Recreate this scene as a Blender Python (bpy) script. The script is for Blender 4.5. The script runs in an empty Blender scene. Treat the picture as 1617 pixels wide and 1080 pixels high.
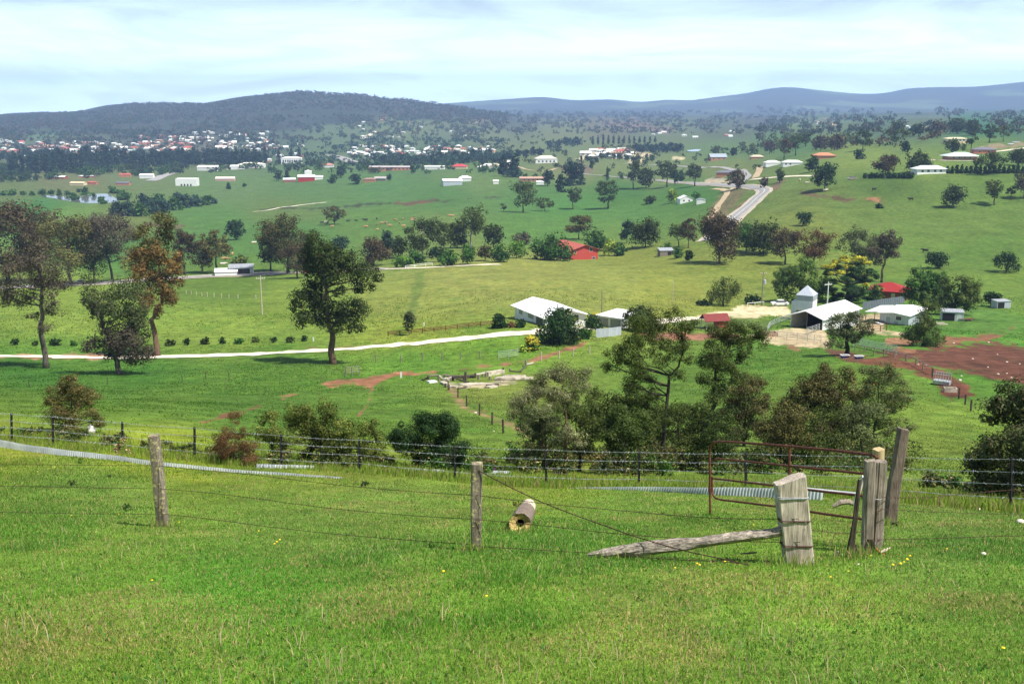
import bpy, math, random
import numpy as np
from mathutils import Vector, Matrix
rnd = random.Random(7)
RS = np.random.RandomState(11)
scene = bpy.context.scene
COL = scene.collection

# ------------------------------------------------------------------ camera
F = 1734.0; CX = 808.5; CY = 540.0; PITCH = math.radians(12.2)
SP, CP = math.sin(PITCH), math.cos(PITCH)
def pix_st(u, v):
    a = (np.asarray(v, float) - CY) / F
    y = CP - SP * a
    return (np.asarray(u, float) - CX) / F / y, (-SP - CP * a) / y
def project(x, y, z):
    d = CP * y - SP * z
    return CX + F * x / d, CY - F * (SP * y + CP * z) / d
cam_data = bpy.data.cameras.new('camera'); cam = bpy.data.objects.new('camera', cam_data)
COL.objects.link(cam); scene.camera = cam
cam_data.sensor_width = 36.0; cam_data.lens = 36.0 * F / 1617.0
cam_data.clip_start = 0.1; cam_data.clip_end = 60000
cam.rotation_euler = (math.pi / 2 - PITCH, 0, 0)

# ------------------------------------------------------------------ noise
def _hash(ix, iy, seed):
    n = (ix.astype(np.int64) * 374761393 + iy.astype(np.int64) * 668265263 + seed * 1274126177) & 0x7fffffff
    n = ((n ^ (n >> 13)) * 1274126177) & 0x7fffffff
    return ((n ^ (n >> 16)) & 0xffff) / 65535.0
def vnoise(x, y, seed=0):
    x = np.asarray(x, float); y = np.asarray(y, float)
    ix = np.floor(x); iy = np.floor(y); fx = x - ix; fy = y - iy
    fx = fx * fx * (3 - 2 * fx); fy = fy * fy * (3 - 2 * fy)
    a = _hash(ix, iy, seed); b = _hash(ix + 1, iy, seed); c = _hash(ix, iy + 1, seed); d = _hash(ix + 1, iy + 1, seed)
    return (a * (1 - fx) + b * fx) * (1 - fy) + (c * (1 - fx) + d * fx) * fy
def fbm(x, y, seed=0, oct=4):
    r = 0; a = 0.5; t = 0
    for o in range(oct):
        r = r + a * vnoise(x, y, seed + o * 17); t += a
        x = x * 2.03 + 5.1; y = y * 2.03 + 9.7; a *= 0.5
    return r / t

# ------------------------------------------------------------------ terrain height
PROF = {
 -150: [(42,695),(60,640),(100,618),(165,582),(205,540),(280,492),(380,465),(430,455),(560,405),(720,370),(920,338),(1150,316),(1450,290),(1900,265),(2500,240),(3000,222),(3700,205)],
 0: [(41.5,700),(60,645),(100,622),(165,582),(205,540),(280,490),(380,462),(430,452),(560,405),(720,370),(920,338),(1150,316),(1450,290),(1900,265),(2500,240),(3000,222),(3700,205)],
 200: [(40,716),(60,655),(100,625),(165,582),(205,540),(280,485),(400,455),(445,438),(560,402),(720,370),(920,340),(1150,316),(1450,290),(1900,265),(2500,240),(3000,220),(3700,202)],
 400: [(39,735),(60,675),(100,637),(165,578),(205,538),(280,485),(400,448),(455,433),(560,402),(720,371),(920,342),(1150,318),(1450,292),(1900,266),(2500,240),(3000,220),(3700,203)],
 600: [(37.5,745),(60,692),(100,640),(171,575),(200,543),(270,490),(380,442),(470,412),(580,388),(730,360),(930,330),(1200,300),(1550,272),(2000,253),(2500,238),(3000,222),(3700,205)],
 800: [(36,765),(60,712),(100,650),(150,595),(195,530),(250,480),(330,440),(480,405),(600,376),(760,347),(950,318),(1250,285),(1550,266),(2100,242),(3000,217),(4000,200),(6000,186)],
 1000: [(34.5,768),(60,716),(100,648),(150,592),(200,530),(270,480),(360,437),(480,406),(620,370),(800,338),(1000,310),(1250,285),(1550,265),(2100,241),(3000,215),(4000,200),(6000,185),(8000,178)],
 1200: [(33,772),(60,722),(100,650),(150,588),(200,535),(250,498),(285,480),(380,432),(480,375),(550,345),(740,300),(900,281),(1300,250),(2200,220),(3600,200),(6500,184),(9000,177)],
 1400: [(30,785),(60,725),(100,640),(150,568),(195,538),(240,508),(290,475),(360,437),(440,392),(540,345),(620,303),(690,278),(830,253),(1100,228),(1700,205),(2700,190),(5000,180),(9000,174)],
 1617: [(26.5,806),(60,735),(100,650),(150,572),(190,545),(240,508),(300,468),(360,435),(430,395),(520,348),(590,312),(650,282),(780,252),(1000,228),(1500,206),(2400,192),(4500,180),(9000,172)],
 1780: [(26,806),(60,738),(100,655),(150,576),(190,548),(240,510),(300,468),(360,435),(430,395),(520,348),(590,310),(650,280),(780,250),(1000,226),(1500,205),(2400,191),(4500,179),(9000,171)],
}
def plane_z(Y): return -1.65 - 0.315 * Y
_pts = []
for u, lst in PROF.items():
    for Y, v in lst:
        s, t = pix_st(u, v); _pts.append((float(s), math.log(Y), float(t)))
    last = lst[-1][0]
    for Y, v in (((5200, 193), (9000, 191), (15000, 190)) if u <= 200 else ((5200, 191), (9000, 178), (15000, 172.5))):
        if Y > last * 1.15:
            s, t = pix_st(u, v); _pts.append((float(s), math.log(Y), float(t)))
    s, _ = pix_st(u, 800)
    for Y in (4.5, 7, 11, 16, 21): _pts.append((float(s), math.log(Y), plane_z(Y) / Y))
_pts = np.array(_pts)
KS, KL = 1.5, 1.0
def _feat(s, L): return np.stack([s * KS, L * KL], -1)
def _kern(d2): return 0.5 * d2 * np.log(d2 + 1e-12)
_P = _feat(_pts[:, 0], _pts[:, 1]); _n = len(_P)
_D = ((_P[:, None] - _P[None]) ** 2).sum(-1)
_A = np.zeros((_n + 3, _n + 3)); _A[:_n, :_n] = _kern(_D) + np.eye(_n) * 2e-3
_Q = np.c_[np.ones(_n), _P]; _A[:_n, _n:] = _Q; _A[_n:, :_n] = _Q.T
_w = np.linalg.solve(_A, np.r_[_pts[:, 2], 0, 0, 0])
GS = np.linspace(-0.62, 0.62, 150); GL = np.linspace(math.log(4.5), math.log(17000), 420)
_gs, _gl = np.meshgrid(GS, GL, indexing='ij')
_g = _feat(_gs.ravel(), _gl.ravel())
GT = np.empty(len(_g))
for i in range(0, len(_g), 8000):
    q = _g[i:i + 8000]
    GT[i:i + 8000] = _kern(((q[:, None] - _P[None]) ** 2).sum(-1)) @ _w[:_n] + _w[_n] + q @ _w[_n + 1:]
GT = GT.reshape(_gs.shape)
def _bil(s, L):
    s = np.clip(s, -.545, .545)
    a = np.clip((s - GS[0]) / (GS[1] - GS[0]), 0, len(GS) - 1.001); b = np.clip((L - GL[0]) / (GL[1] - GL[0]), 0, len(GL) - 1.001)
    i = a.astype(int); j = b.astype(int); a = a - i; b = b - j
    return (GT[i, j] * (1 - a) + GT[i + 1, j] * a) * (1 - b) + (GT[i, j + 1] * (1 - a) + GT[i + 1, j + 1] * a) * b
def smooth(a, b, x):
    t = np.clip((x - a) / (b - a), 0, 1); return t * t * (3 - 2 * t)
R1 = np.array([(-400,200),(-120,192),(0,187),(60,180),(150,178),(200,166),(260,164),(330,166),(370,160),(400,154),(460,147),(500,145),(540,149),(580,150),(620,157),(660,161),(700,167),(750,174),(800,181),(850,188),(900,200),(2000,210)], float)
R2 = np.array([(-400,205),(250,195),(560,178),(690,165),(730,162),(800,157),(855,153),(900,159),(960,157),(1000,162),(1050,157),(1070,160),(1120,153),(1160,148),(1200,139),(1230,138),(1270,143),(1330,149),(1370,148),(1400,140),(1450,138),(1500,138),(1550,133),(1617,125),(1800,118),(2100,135)], float)
def _ridge(R, s):
    us = CX + F * s * 0.975
    v = np.interp(us, R[:, 0], R[:, 1]); v = (v + np.interp(us - 12, R[:, 0], R[:, 1]) + np.interp(us + 12, R[:, 0], R[:, 1])) / 3
    return pix_st(us, v)[1]
POND = None
def H(x, y):
    x = np.asarray(x, float); y = np.asarray(y, float); x, y = np.broadcast_arrays(x, y)
    Y = np.maximum(y, 4.6); s = x / Y
    z = _bil(s, np.log(Y)) * Y
    k = smooth(7, 16, np.sqrt(y * y + x * x * 0.3) * np.sign(y))
    z = plane_z(y) * (1 - k) + z * k
    # hill ranges
    n1 = fbm(x / 900, y / 900, 3, 5); n1b = fbm(x / 260, y / 420, 5, 4)
    b = smooth(3300, 5300, y) * (1 - smooth(5600, 7600, y))
    zr = _ridge(R1, s) * 5300
    hh = np.maximum(zr - z, 0) * b
    z = z + hh * (1 + (1 - b) * 1.3 * (n1 - 0.5)) + smooth(4, 60, hh) * (n1b - .5) * 14
    n2 = fbm(x / 2300, y / 2300, 9, 5)
    b2 = smooth(8500, 12800, y) * (1 - smooth(13300, 16500, y))
    zr2 = _ridge(R2, s) * 12800
    z = z + np.maximum(zr2 - z, 0) * b2 * (1 + (1 - b2) * 2.3 * (n2 - 0.5))
    # small undulation
    amp = np.clip(0.0035 * (y - 20), 0, 1.2)
    z = z + 7.0 * smooth(260, 600, y) * (1 - smooth(1300, 2200, y)) * (fbm(x / 120, y / 150, 25, 3) - .5)
    z = z + amp * (fbm(x / 28, y / 28, 21, 3) - 0.5) * smooth(20, 80, y) + 0.05 * (fbm(x / 1.7, y / 1.7, 31, 3) - .5)
    if POND is not None:
        px, py, rx, ry, pz = POND
        m = 1 - smooth(0.75, 1.6, np.sqrt(((x - px) / rx) ** 2 + ((y - py) / ry) ** 2))
        z = z * (1 - m) + pz * m
    return z
_RY = np.exp(np.linspace(math.log(4.7), math.log(15500), 1500))
def hit(u, v, Ymin=4.7):
    """ground point seen in direction (u, v)"""
    s, t = pix_st(u, v)
    Y = _RY[_RY >= Ymin]
    d = t * Y - H(s * Y, Y)
    neg = np.nonzero(d < 0)[0]
    if len(neg) == 0: k = len(Y) - 1; y = Y[k]
    elif neg[0] == 0: y = Y[0]
    else:
        k = neg[0]; a, b = d[k - 1], d[k]; y = Y[k - 1] + (Y[k] - Y[k - 1]) * a / (a - b)
    x = float(s * y); y = float(y)
    return Vector((x, y, float(H(x, y))))
def at(u, v, Y):
    s, t = pix_st(u, v); return Vector((float(s * Y), Y, float(t * Y)))
def gz(x, y): return float(H(x, y))
def pxm(Y): return Y * 1.02 / F      # metres per photo pixel at depth Y
_c = hit(128, 314)
POND = (_c.x + 4, _c.y - 4, 62.0, 75.0, _c.z - 0.4)

# ------------------------------------------------------------------ helpers
def link(o, parent=None):
    COL.objects.link(o)
    if parent is not None: o.parent = parent
    return o
def tag(o, label=None, cat=None, group=None, kind=None):
    if label: o['label'] = label
    if cat: o['category'] = cat
    if group: o['group'] = group
    if kind: o['kind'] = kind
    return o
def empty(name, loc, rz=0.0, label=None, cat=None, group=None):
    o = bpy.data.objects.new(name, None); o.empty_display_size = 0.2
    o.location = loc; o.rotation_euler = (0, 0, rz)
    link(o); return tag(o, label, cat, group)
def mesh_np(name, verts, faces, mats, mi=None, col=None, smooth_=False):
    """verts (n,3); faces (m,k) int array or list of lists"""
    me = bpy.data.meshes.new(name)
    verts = np.asarray(verts, np.float32)
    if isinstance(faces, np.ndarray):
        m, k = faces.shape; loops = faces.ravel().astype(np.int32)
        starts = np.arange(m, dtype=np.int32) * k; tot = np.full(m, k, np.int32)
    else:
        tot = np.array([len(f) for f in faces], np.int32); m = len(tot)
        loops = np.array([i for f in faces for i in f], np.int32); starts = np.r_[0, np.cumsum(tot)[:-1]].astype(np.int32)
    me.vertices.add(len(verts)); me.vertices.foreach_set('co', verts.ravel())
    me.loops.add(len(loops)); me.loops.foreach_set('vertex_index', loops)
    me.polygons.add(m); me.polygons.foreach_set('loop_start', starts); me.polygons.foreach_set('loop_total', tot)
    if mi is not None: me.polygons.foreach_set('material_index', np.asarray(mi, np.int32))
    me.polygons.foreach_set('use_smooth', np.full(m, bool(smooth_)))
    for mt in (mats if isinstance(mats, (list, tuple)) else [mats]): me.materials.append(mt)
    if col is not None:
        a = me.color_attributes.new('Col', 'FLOAT_COLOR', 'POINT')
        c = np.ones((len(verts), 4), np.float32); c[:, :3] = col; a.data.foreach_set('color', c.ravel())
    me.update(); me.validate(); return me
class MB:
    """collects simple solids, builds ONE mesh object"""
    def __init__(s): s.v = []; s.f = []; s.m = []; s.mats = []
    def _mi(s, m):
        if m not in s.mats: s.mats.append(m)
        return s.mats.index(m)
    def add(s, vs, fs, m):
        b = len(s.v); i = s._mi(m)
        s.v += [tuple(p) for p in vs]
        for f in fs: s.f.append([b + k for k in f]); s.m.append(i)
        return s
    def box(s, x0, y0, z0, x1, y1, z1, m):
        return s.add([(x0,y0,z0),(x1,y0,z0),(x1,y1,z0),(x0,y1,z0),(x0,y0,z1),(x1,y0,z1),(x1,y1,z1),(x0,y1,z1)],
              [(3,2,1,0),(4,5,6,7),(0,1,5,4),(1,2,6,5),(2,3,7,6),(3,0,4,7)], m)
    def slab(s, pts, thick, m):
        """polygon (ccw seen from its normal) given a thickness against the normal"""
        P = [Vector(p) for p in pts]; n = (P[1] - P[0]).cross(P[2] - P[0]).normalized(); k = len(P)
        Q = [p - n * thick for p in P]
        return s.add(P + Q, [list(range(k)), list(range(2 * k - 1, k - 1, -1))] + [[i, i + k, (i + 1) % k + k, (i + 1) % k] for i in range(k)], m)
    def tube(s, pts, rad, m, n=7, cap=True):
        pts = [Vector(p) for p in pts]; k = len(pts)
        rad = [rad] * k if not hasattr(rad, '__len__') else rad
        vs = []; up = None
        for i, p in enumerate(pts):
            d = (pts[min(i + 1, k - 1)] - pts[max(i - 1, 0)]).normalized()
            if up is None: up = d.orthogonal().normalized()
            else: up = (up - d * up.dot(d)).normalized()
            w = d.cross(up)
            for j in range(n):
                a = 2 * math.pi * j / n; vs.append(p + (up * math.cos(a) + w * math.sin(a)) * rad[i])
        fs = [[i * n + j, i * n + (j + 1) % n, (i + 1) * n + (j + 1) % n, (i + 1) * n + j] for i in range(k - 1) for j in range(n)]
        if cap: fs += [list(range(n - 1, -1, -1)), list(range((k - 1) * n, k * n))]
        return s.add(vs, fs, m)
    def mesh(s, name, sm=False): return mesh_np(name, np.array(s.v, np.float32), s.f, s.mats, s.m, smooth_=sm)
    def build(s, name, parent=None, sm=False):
        return link(bpy.data.objects.new(name, s.mesh(name, sm)), parent)

# ------------------------------------------------------------------ materials
_MC = {}
def mat(name, col, rough=0.8, var=0.15, scale=3.0, metal=0.0, spec=0.3, bump=0.0, coord='Object', stretch=(1,1,1), col2=None, th=(0.35, 0.65)):
    if name in _MC: return _MC[name]
    m = bpy.data.materials.new(name); m.use_nodes = True; nt = m.node_tree; N = nt.nodes; L = nt.links
    b = N['Principled BSDF']; b.inputs['Roughness'].default_value = rough; b.inputs['Metallic'].default_value = metal
    b.inputs['Specular IOR Level'].default_value = spec
    tc = N.new('ShaderNodeTexCoord'); mp = N.new('ShaderNodeMapping'); mp.inputs['Scale'].default_value = stretch
    L.new(tc.outputs[coord], mp.inputs['Vector'])
    nz = N.new('ShaderNodeTexNoise'); nz.inputs['Scale'].default_value = scale; nz.inputs['Detail'].default_value = 5
    L.new(mp.outputs[0], nz.inputs['Vector'])
    cr = N.new('ShaderNodeValToRGB'); e = cr.color_ramp.elements
    e[0].position, e[1].position = th
    c2 = col2 if col2 else tuple(c * (1 + var) for c in col)
    c1 = col if col2 else tuple(c * (1 - var) for c in col)
    e[0].color = (*c1, 1); e[1].color = (*c2, 1)
    L.new(nz.outputs['Fac'], cr.inputs['Fac']); L.new(cr.outputs[0], b.inputs['Base Color'])
    if bump:
        bp = N.new('ShaderNodeBump'); bp.inputs['Strength'].default_value = bump; bp.inputs['Distance'].default_value = 0.02
        L.new(nz.outputs['Fac'], bp.inputs['Height']); L.new(bp.outputs[0], b.inputs['Normal'])
    _MC[name] = m; return m
# ------------------------------------------------------------------ world, sun, haze
SUN_EL, SUN_AZ = 58.0, 124.0          # azimuth clockwise from the view direction (+Y)
w = bpy.data.worlds.new('World'); scene.world = w; w.use_nodes = True
nt = w.node_tree; N = nt.nodes; L = nt.links; N.clear()
out = N.new('ShaderNodeOutputWorld'); bg = N.new('ShaderNodeBackground'); bg.inputs['Strength'].default_value = 0.1
sky = N.new('ShaderNodeTexSky'); sky.sky_type = 'NISHITA'; sky.sun_disc = False
sky.sun_elevation = math.radians(SUN_EL); sky.sun_rotation = math.radians(SUN_AZ)
sky.altitude = 100; sky.air_density = 1.0; sky.dust_density = 1.2; sky.ozone_density = 1.0
tc = N.new('ShaderNodeTexCoord'); sx = N.new('ShaderNodeSeparateXYZ'); L.new(tc.outputs['Generated'], sx.inputs[0])
# thin veil of high cloud, thicker towards the horizon
mp = N.new('ShaderNodeMapping'); mp.inputs['Scale'].default_value = (5.0, 5.0, 34.0); mp.inputs['Rotation'].default_value = (0, .05, 0)
L.new(tc.outputs['Generated'], mp.inputs['Vector'])
nz = N.new('ShaderNodeTexNoise'); nz.inputs['Scale'].default_value = 1.0; nz.inputs['Detail'].default_value = 10; nz.inputs['Roughness'].default_value = 0.6
nz.inputs['Distortion'].default_value = 0.9
L.new(mp.outputs[0], nz.inputs['Vector'])
cr = N.new('ShaderNodeMapRange'); cr.inputs['From Min'].default_value = .34; cr.inputs['From Max'].default_value = .66; cr.inputs['To Min'].default_value = -.46; cr.inputs['To Max'].default_value = .14
L.new(nz.outputs['Fac'], cr.inputs['Value'])
ve = N.new('ShaderNodeMapRange'); ve.inputs['From Min'].default_value = .0; ve.inputs['From Max'].default_value = .40; ve.inputs['To Min'].default_value = 1.12; ve.inputs['To Max'].default_value = .16
L.new(sx.outputs['Z'], ve.inputs['Value'])
ca = N.new('ShaderNodeMath'); ca.operation = 'ADD'; ca.use_clamp = True; L.new(cr.outputs[0], ca.inputs[0]); L.new(ve.outputs[0], ca.inputs[1])
mx = N.new('ShaderNodeMixRGB'); mx.inputs['Color2'].default_value = (10.6, 13.2, 14.6, 1)
L.new(sky.outputs[0], mx.inputs['Color1']); L.new(ca.outputs[0], mx.inputs['Fac'])
hb = N.new('ShaderNodeMapRange'); hb.inputs['From Min'].default_value = -.01; hb.inputs['From Max'].default_value = .085; hb.inputs['To Min'].default_value = 1.9; hb.inputs['To Max'].default_value = .56
L.new(sx.outputs['Z'], hb.inputs['Value'])
hs = N.new('ShaderNodeVectorMath'); hs.operation = 'SCALE'; L.new(mx.outputs[0], hs.inputs[0]); L.new(hb.outputs[0], hs.inputs['Scale'])
L.new(hs.outputs[0], bg.inputs['Color']); L.new(bg.outputs[0], out.inputs['Surface'])
sd = bpy.data.lights.new('sun', 'SUN'); sd.energy = 5.0; sd.angle = math.radians(0.55); sd.color = (1.0, 0.95, 0.86)
so = bpy.data.objects.new('sun', sd); COL.objects.link(so); so.location = (60, -20, 80)
el, az = math.radians(SUN_EL), math.radians(SUN_AZ)
tosun = Vector((math.cos(el) * math.sin(az), math.cos(el) * math.cos(az), math.sin(el)))
so.rotation_euler = tosun.to_track_quat('Z', 'Y').to_euler()
vs = scene.view_settings; vs.view_transform = 'Standard'; vs.look = 'None'; vs.exposure = 0.72; vs.gamma = 1.0
scene.cycles.use_denoising = True
scene.cycles.max_bounces = 6; scene.cycles.transparent_max_bounces = 8; scene.cycles.volume_bounces = 0
scene.cycles.diffuse_bounces = 3; scene.cycles.glossy_bounces = 2; scene.cycles.transmission_bounces = 4
scene.cycles.caustics_reflective = False; scene.cycles.caustics_refractive = False

hz = MB()
hm = bpy.data.materials.new('haze'); hm.use_nodes = True; hn = hm.node_tree.nodes
for n_ in list(hn):
    if n_.type != 'OUTPUT_MATERIAL': hn.remove(n_)
pv = hn.new('ShaderNodeVolumePrincipled'); pv.inputs['Color'].default_value = (0.42, 0.62, 1.0, 1)
HAZE = 1.05e-4
pv.inputs['Density'].default_value = HAZE; pv.inputs['Anisotropy'].default_value = 0.0
hm.node_tree.links.new(pv.outputs[0], hn['Material Output'].inputs['Volume'])
hz.box(-17500, -60, -135, 17500, 17200, 420, hm)
tag(hz.build('haze'), 'pale blue summer haze over the valley', 'haze', kind='stuff')

# ------------------------------------------------------------------ ground cover (colour of what grows or lies there, with shade under the left gums painted in)
# (u, v, r, g, b) albedo samples over the view, blended
GC = np.array([
 (100,1040,.105,.20,.025),(500,1040,.095,.215,.024),(900,1040,.115,.22,.028),(1400,1040,.10,.205,.028),
 (100,930,.10,.22,.026),(400,920,.075,.21,.022),(800,930,.105,.225,.026),(1300,940,.115,.23,.028),(1600,930,.095,.205,.028),
 (100,850,.11,.215,.03),(500,850,.10,.20,.032),(900,850,.10,.205,.03),(1500,850,.09,.19,.03),
 (150,780,.10,.19,.03),(600,800,.105,.20,.032),(1000,800,.10,.20,.03),(1500,790,.10,.18,.032),
 (0,690,.15,.22,.022),(250,715,.16,.23,.02),(560,730,.13,.20,.025),(900,755,.14,.22,.025),(1400,770,.11,.19,.03),
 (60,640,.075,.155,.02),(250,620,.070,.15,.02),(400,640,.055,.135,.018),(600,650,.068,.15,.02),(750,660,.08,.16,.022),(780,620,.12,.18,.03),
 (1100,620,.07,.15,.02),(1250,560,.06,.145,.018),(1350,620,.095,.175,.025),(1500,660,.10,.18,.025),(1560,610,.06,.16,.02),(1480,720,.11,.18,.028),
 (60,590,.035,.12,.015),(230,600,.035,.12,.015),(450,585,.06,.145,.018),(650,570,.07,.18,.02),(760,560,.09,.20,.022),  # first two samples: tree shade under the left gums, put into the colour
 (100,555,.07,.17,.022),(100,510,.135,.22,.036),(100,470,.125,.21,.032),(330,520,.125,.215,.033),(370,450,.07,.14,.02),(450,470,.11,.19,.028),
 (650,480,.15,.21,.042),(750,440,.165,.215,.05),(850,430,.155,.20,.045),(950,450,.155,.21,.045),(1050,460,.15,.20,.036),(640,530,.15,.22,.03),
 (1150,425,.12,.175,.032),(1000,405,.13,.18,.034),(1300,400,.10,.165,.03),(1400,500,.06,.16,.02),(1550,540,.06,.17,.02),(1600,560,.06,.17,.02),
 (1500,455,.09,.165,.028),(1600,440,.085,.16,.026),(1550,400,.06,.13,.022),(1450,380,.078,.15,.028),(1500,350,.075,.14,.028),(1350,330,.075,.135,.028),
 (1270,350,.10,.15,.03),(1250,310,.08,.135,.028),(1400,290,.05,.105,.02),(1550,300,.068,.135,.025),(1450,262,.10,.17,.035),(1350,250,.11,.18,.036),(1550,235,.08,.15,.03),
 (200,395,.05,.14,.028),(350,380,.055,.14,.03),(100,345,.085,.17,.03),(60,330,.035,.13,.025),(200,355,.085,.13,.03),(330,350,.055,.14,.03),(450,360,.05,.14,.03),
 (450,340,.075,.13,.03),(600,350,.065,.145,.03),(700,370,.09,.155,.035),(850,360,.06,.15,.03),(1000,340,.055,.145,.03),(1000,365,.075,.155,.03),(900,325,.05,.15,.03),
 (1080,302,.04,.125,.022),(980,303,.04,.12,.022),(850,310,.05,.135,.03),(600,300,.055,.14,.035),(750,285,.075,.145,.04),(500,300,.06,.135,.035),(350,295,.07,.14,.04),
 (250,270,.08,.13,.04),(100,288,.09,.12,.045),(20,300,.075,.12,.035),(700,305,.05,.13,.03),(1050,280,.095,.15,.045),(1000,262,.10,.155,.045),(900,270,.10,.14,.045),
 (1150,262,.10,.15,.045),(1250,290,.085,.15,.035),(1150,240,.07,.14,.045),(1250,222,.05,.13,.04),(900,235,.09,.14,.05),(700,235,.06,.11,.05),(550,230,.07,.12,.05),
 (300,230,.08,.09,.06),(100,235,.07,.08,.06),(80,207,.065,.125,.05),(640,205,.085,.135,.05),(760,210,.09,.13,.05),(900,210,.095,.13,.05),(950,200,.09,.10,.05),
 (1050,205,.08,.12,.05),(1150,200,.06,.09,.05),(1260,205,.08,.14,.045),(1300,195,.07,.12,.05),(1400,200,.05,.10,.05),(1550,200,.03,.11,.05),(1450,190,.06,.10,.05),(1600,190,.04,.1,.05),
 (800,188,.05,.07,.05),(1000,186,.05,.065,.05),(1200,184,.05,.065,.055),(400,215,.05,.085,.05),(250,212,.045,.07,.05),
], float)
def cover_colour(u, v, chunk=20000):
    out = np.empty((len(u), 3))
    for i in range(0, len(u), chunk):
        uu = u[i:i + chunk, None]; vv = v[i:i + chunk, None]
        sc = 28 + 0.10 * np.clip(vv - 180, 0, 700)
        d2 = ((uu - GC[None, :, 0]) / (sc * 2.4)) ** 2 + ((vv - GC[None, :, 1]) / sc) ** 2
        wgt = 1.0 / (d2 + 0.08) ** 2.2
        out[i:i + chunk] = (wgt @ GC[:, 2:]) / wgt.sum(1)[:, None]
    return out
DIRT = [  # (polygon in the view, colour, softness px)
 ([(1390,560),(1440,548),(1500,535),(1490,545),(1560,535),(1617,550),(1680,560),(1680,625),(1600,605),(1540,592),(1470,580),(1420,570)],(.125,.052,.033),9),
 ([(1335,572),(1400,560),(1440,572),(1500,590),(1530,612),(1520,628),(1500,625),(1470,600),(1420,580),(1370,570)],(.15,.06,.035),4),
 ([(1480,605),(1515,608),(1535,622),(1500,630),(1485,620)],(.13,.045,.03),4),
 ([(1400,536),(1430,532),(1445,540),(1440,548),(1400,544)],(.28,.15,.08),4),
 ([(1405,546),(1445,550),(1450,556),(1410,553)],(.26,.13,.07),3),
 ([(1480,545),(1495,533),(1540,530),(1590,522),(1600,510),(1606,500),(1602,520),(1580,532),(1530,540)],(.22,.10,.055),3),
 ([(1232,541),(1262,540),(1262,553),(1245,552)],(.26,.14,.08),4),
 ([(1300,545),(1345,552),(1372,560),(1340,568),(1310,560)],(.12,.06,.035),4),
 ([(507,606),(545,600),(575,598),(600,592),(640,588),(690,585),(690,588),(650,592),(605,600),(590,610),(575,612),(560,605),(520,612)],(.30,.14,.075),2.5),
 ([(440,627),(470,620),(470,623),(445,630)],(.26,.13,.07),2.5),
 ([(586,613),(590,613),(575,650),(568,658),(566,656),(580,635)],(.22,.12,.06),2),
 ([(720,583),(760,577),(800,573),(840,566),(870,558),(915,545),(925,540),(915,550),(870,562),(845,570),(800,575)],(.26,.12,.07),2.5),
 ([(1010,525),(1060,524),(1140,525),(1170,530),(1170,537),(1100,536),(1030,535)],(.27,.13,.08),3),
 ([(700,600),(730,608),(760,605),(790,600),(820,598),(815,605),(780,608),(740,612),(715,612)],(.33,.28,.17),2.5),
 ([(795,595),(820,590),(822,600),(800,602)],(.55,.46,.34),2.5),
 ([(705,610),(715,612),(740,645),(800,665),(850,690),(840,692),(780,665),(728,645)],(.25,.18,.08),4),
 ([(310,668),(350,655),(410,640),(412,642),(350,660)],(.16,.075,.04),2.5),
 ([(0,560),(60,561),(160,558),(200,562),(140,568),(60,566),(0,564)],(.34,.20,.11),2.5),
 ([(480,549),(540,548),(600,543),(606,545),(540,552),(490,553)],(.18,.14,.05),3),
 ([(380,331),(470,328),(600,322),(680,316),(760,313),(805,310),(690,319),(630,322),(560,327),(470,331)],(.045,.055,.025),2),
 ([(620,320),(650,317),(700,318),(640,324)],(.12,.07,.04),2),
 ([(60,348),(130,345),(200,352),(215,362),(150,360)],(.11,.11,.04),6),
 ([(230,352),(300,358),(310,361),(230,358)],(.12,.09,.045),3),
 ([(1250,306),(1320,309),(1395,318),(1398,320),(1310,315)],(.11,.07,.04),2.5),
 ([(1355,312),(1390,314),(1388,318),(1356,316)],(.32,.15,.08),2.5),
 ([(1178,318),(1200,300),(1195,295),(1205,305),(1180,340),(1150,352),(1142,350),(1160,325)],(.17,.13,.07),3),
 ([(1212,298),(1232,286),(1240,284),(1226,300),(1215,303)],(.14,.10,.06),3),
 ([(1110,350),(1135,310),(1150,300),(1165,298),(1180,300),(1165,320),(1140,348),(1120,358)],(.15,.13,.06),3),
 ([(990,256),(1000,248),(1020,250),(1010,257),(992,258)],(.5,.42,.24),2),
 ([(925,240),(990,236),(1030,244),(1030,249),(985,247),(930,250),(912,252)],(.48,.40,.25),2),
 ([(1060,247),(1078,248),(1078,252),(1060,251)],(.5,.42,.25),1.5),
 ([(1540,232),(1600,226),(1617,224),(1617,232),(1540,238)],(.24,.19,.11),3),
 ([(885,262),(920,258),(935,268),(925,275),(890,268)],(.15,.11,.07),3),
 ([(940,192),(1010,190),(1060,205),(1040,208),(960,200)],(.17,.12,.08),6),
 ([(745,182),(780,180),(790,190),(750,192)],(.25,.17,.11),4),
 ([(360,190),(400,184),(430,186),(400,192)],(.30,.22,.18),4),
 ([(1105,288),(1130,280),(1160,284),(1165,290),(1110,293)],(.40,.34,.24),2),
 ([(1100,497),(1150,492),(1172,484),(1200,482),(1246,484),(1250,497),(1205,499),(1150,505),(1100,505)],(.62,.52,.32),2.5),
 ([(1440,500),(1505,520),(1617,525),(1617,505),(1500,470)],(.085,.17,.03),12),
 ([(1060,510),(1110,500),(1210,505),(1210,520),(1100,520)],(.11,.16,.04),6),
 ([(1180,530),(1230,520),(1300,520),(1310,546),(1260,548),(1210,540)],(.45,.36,.22),3),
 ([(1355,500),(1395,492),(1400,520),(1440,528),(1400,530),(1350,525)],(.42,.33,.20),4),
 ([(640,505),(648,470),(656,430),(672,425),(668,470),(655,505)],(.13,.175,.036),7),
]
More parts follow.
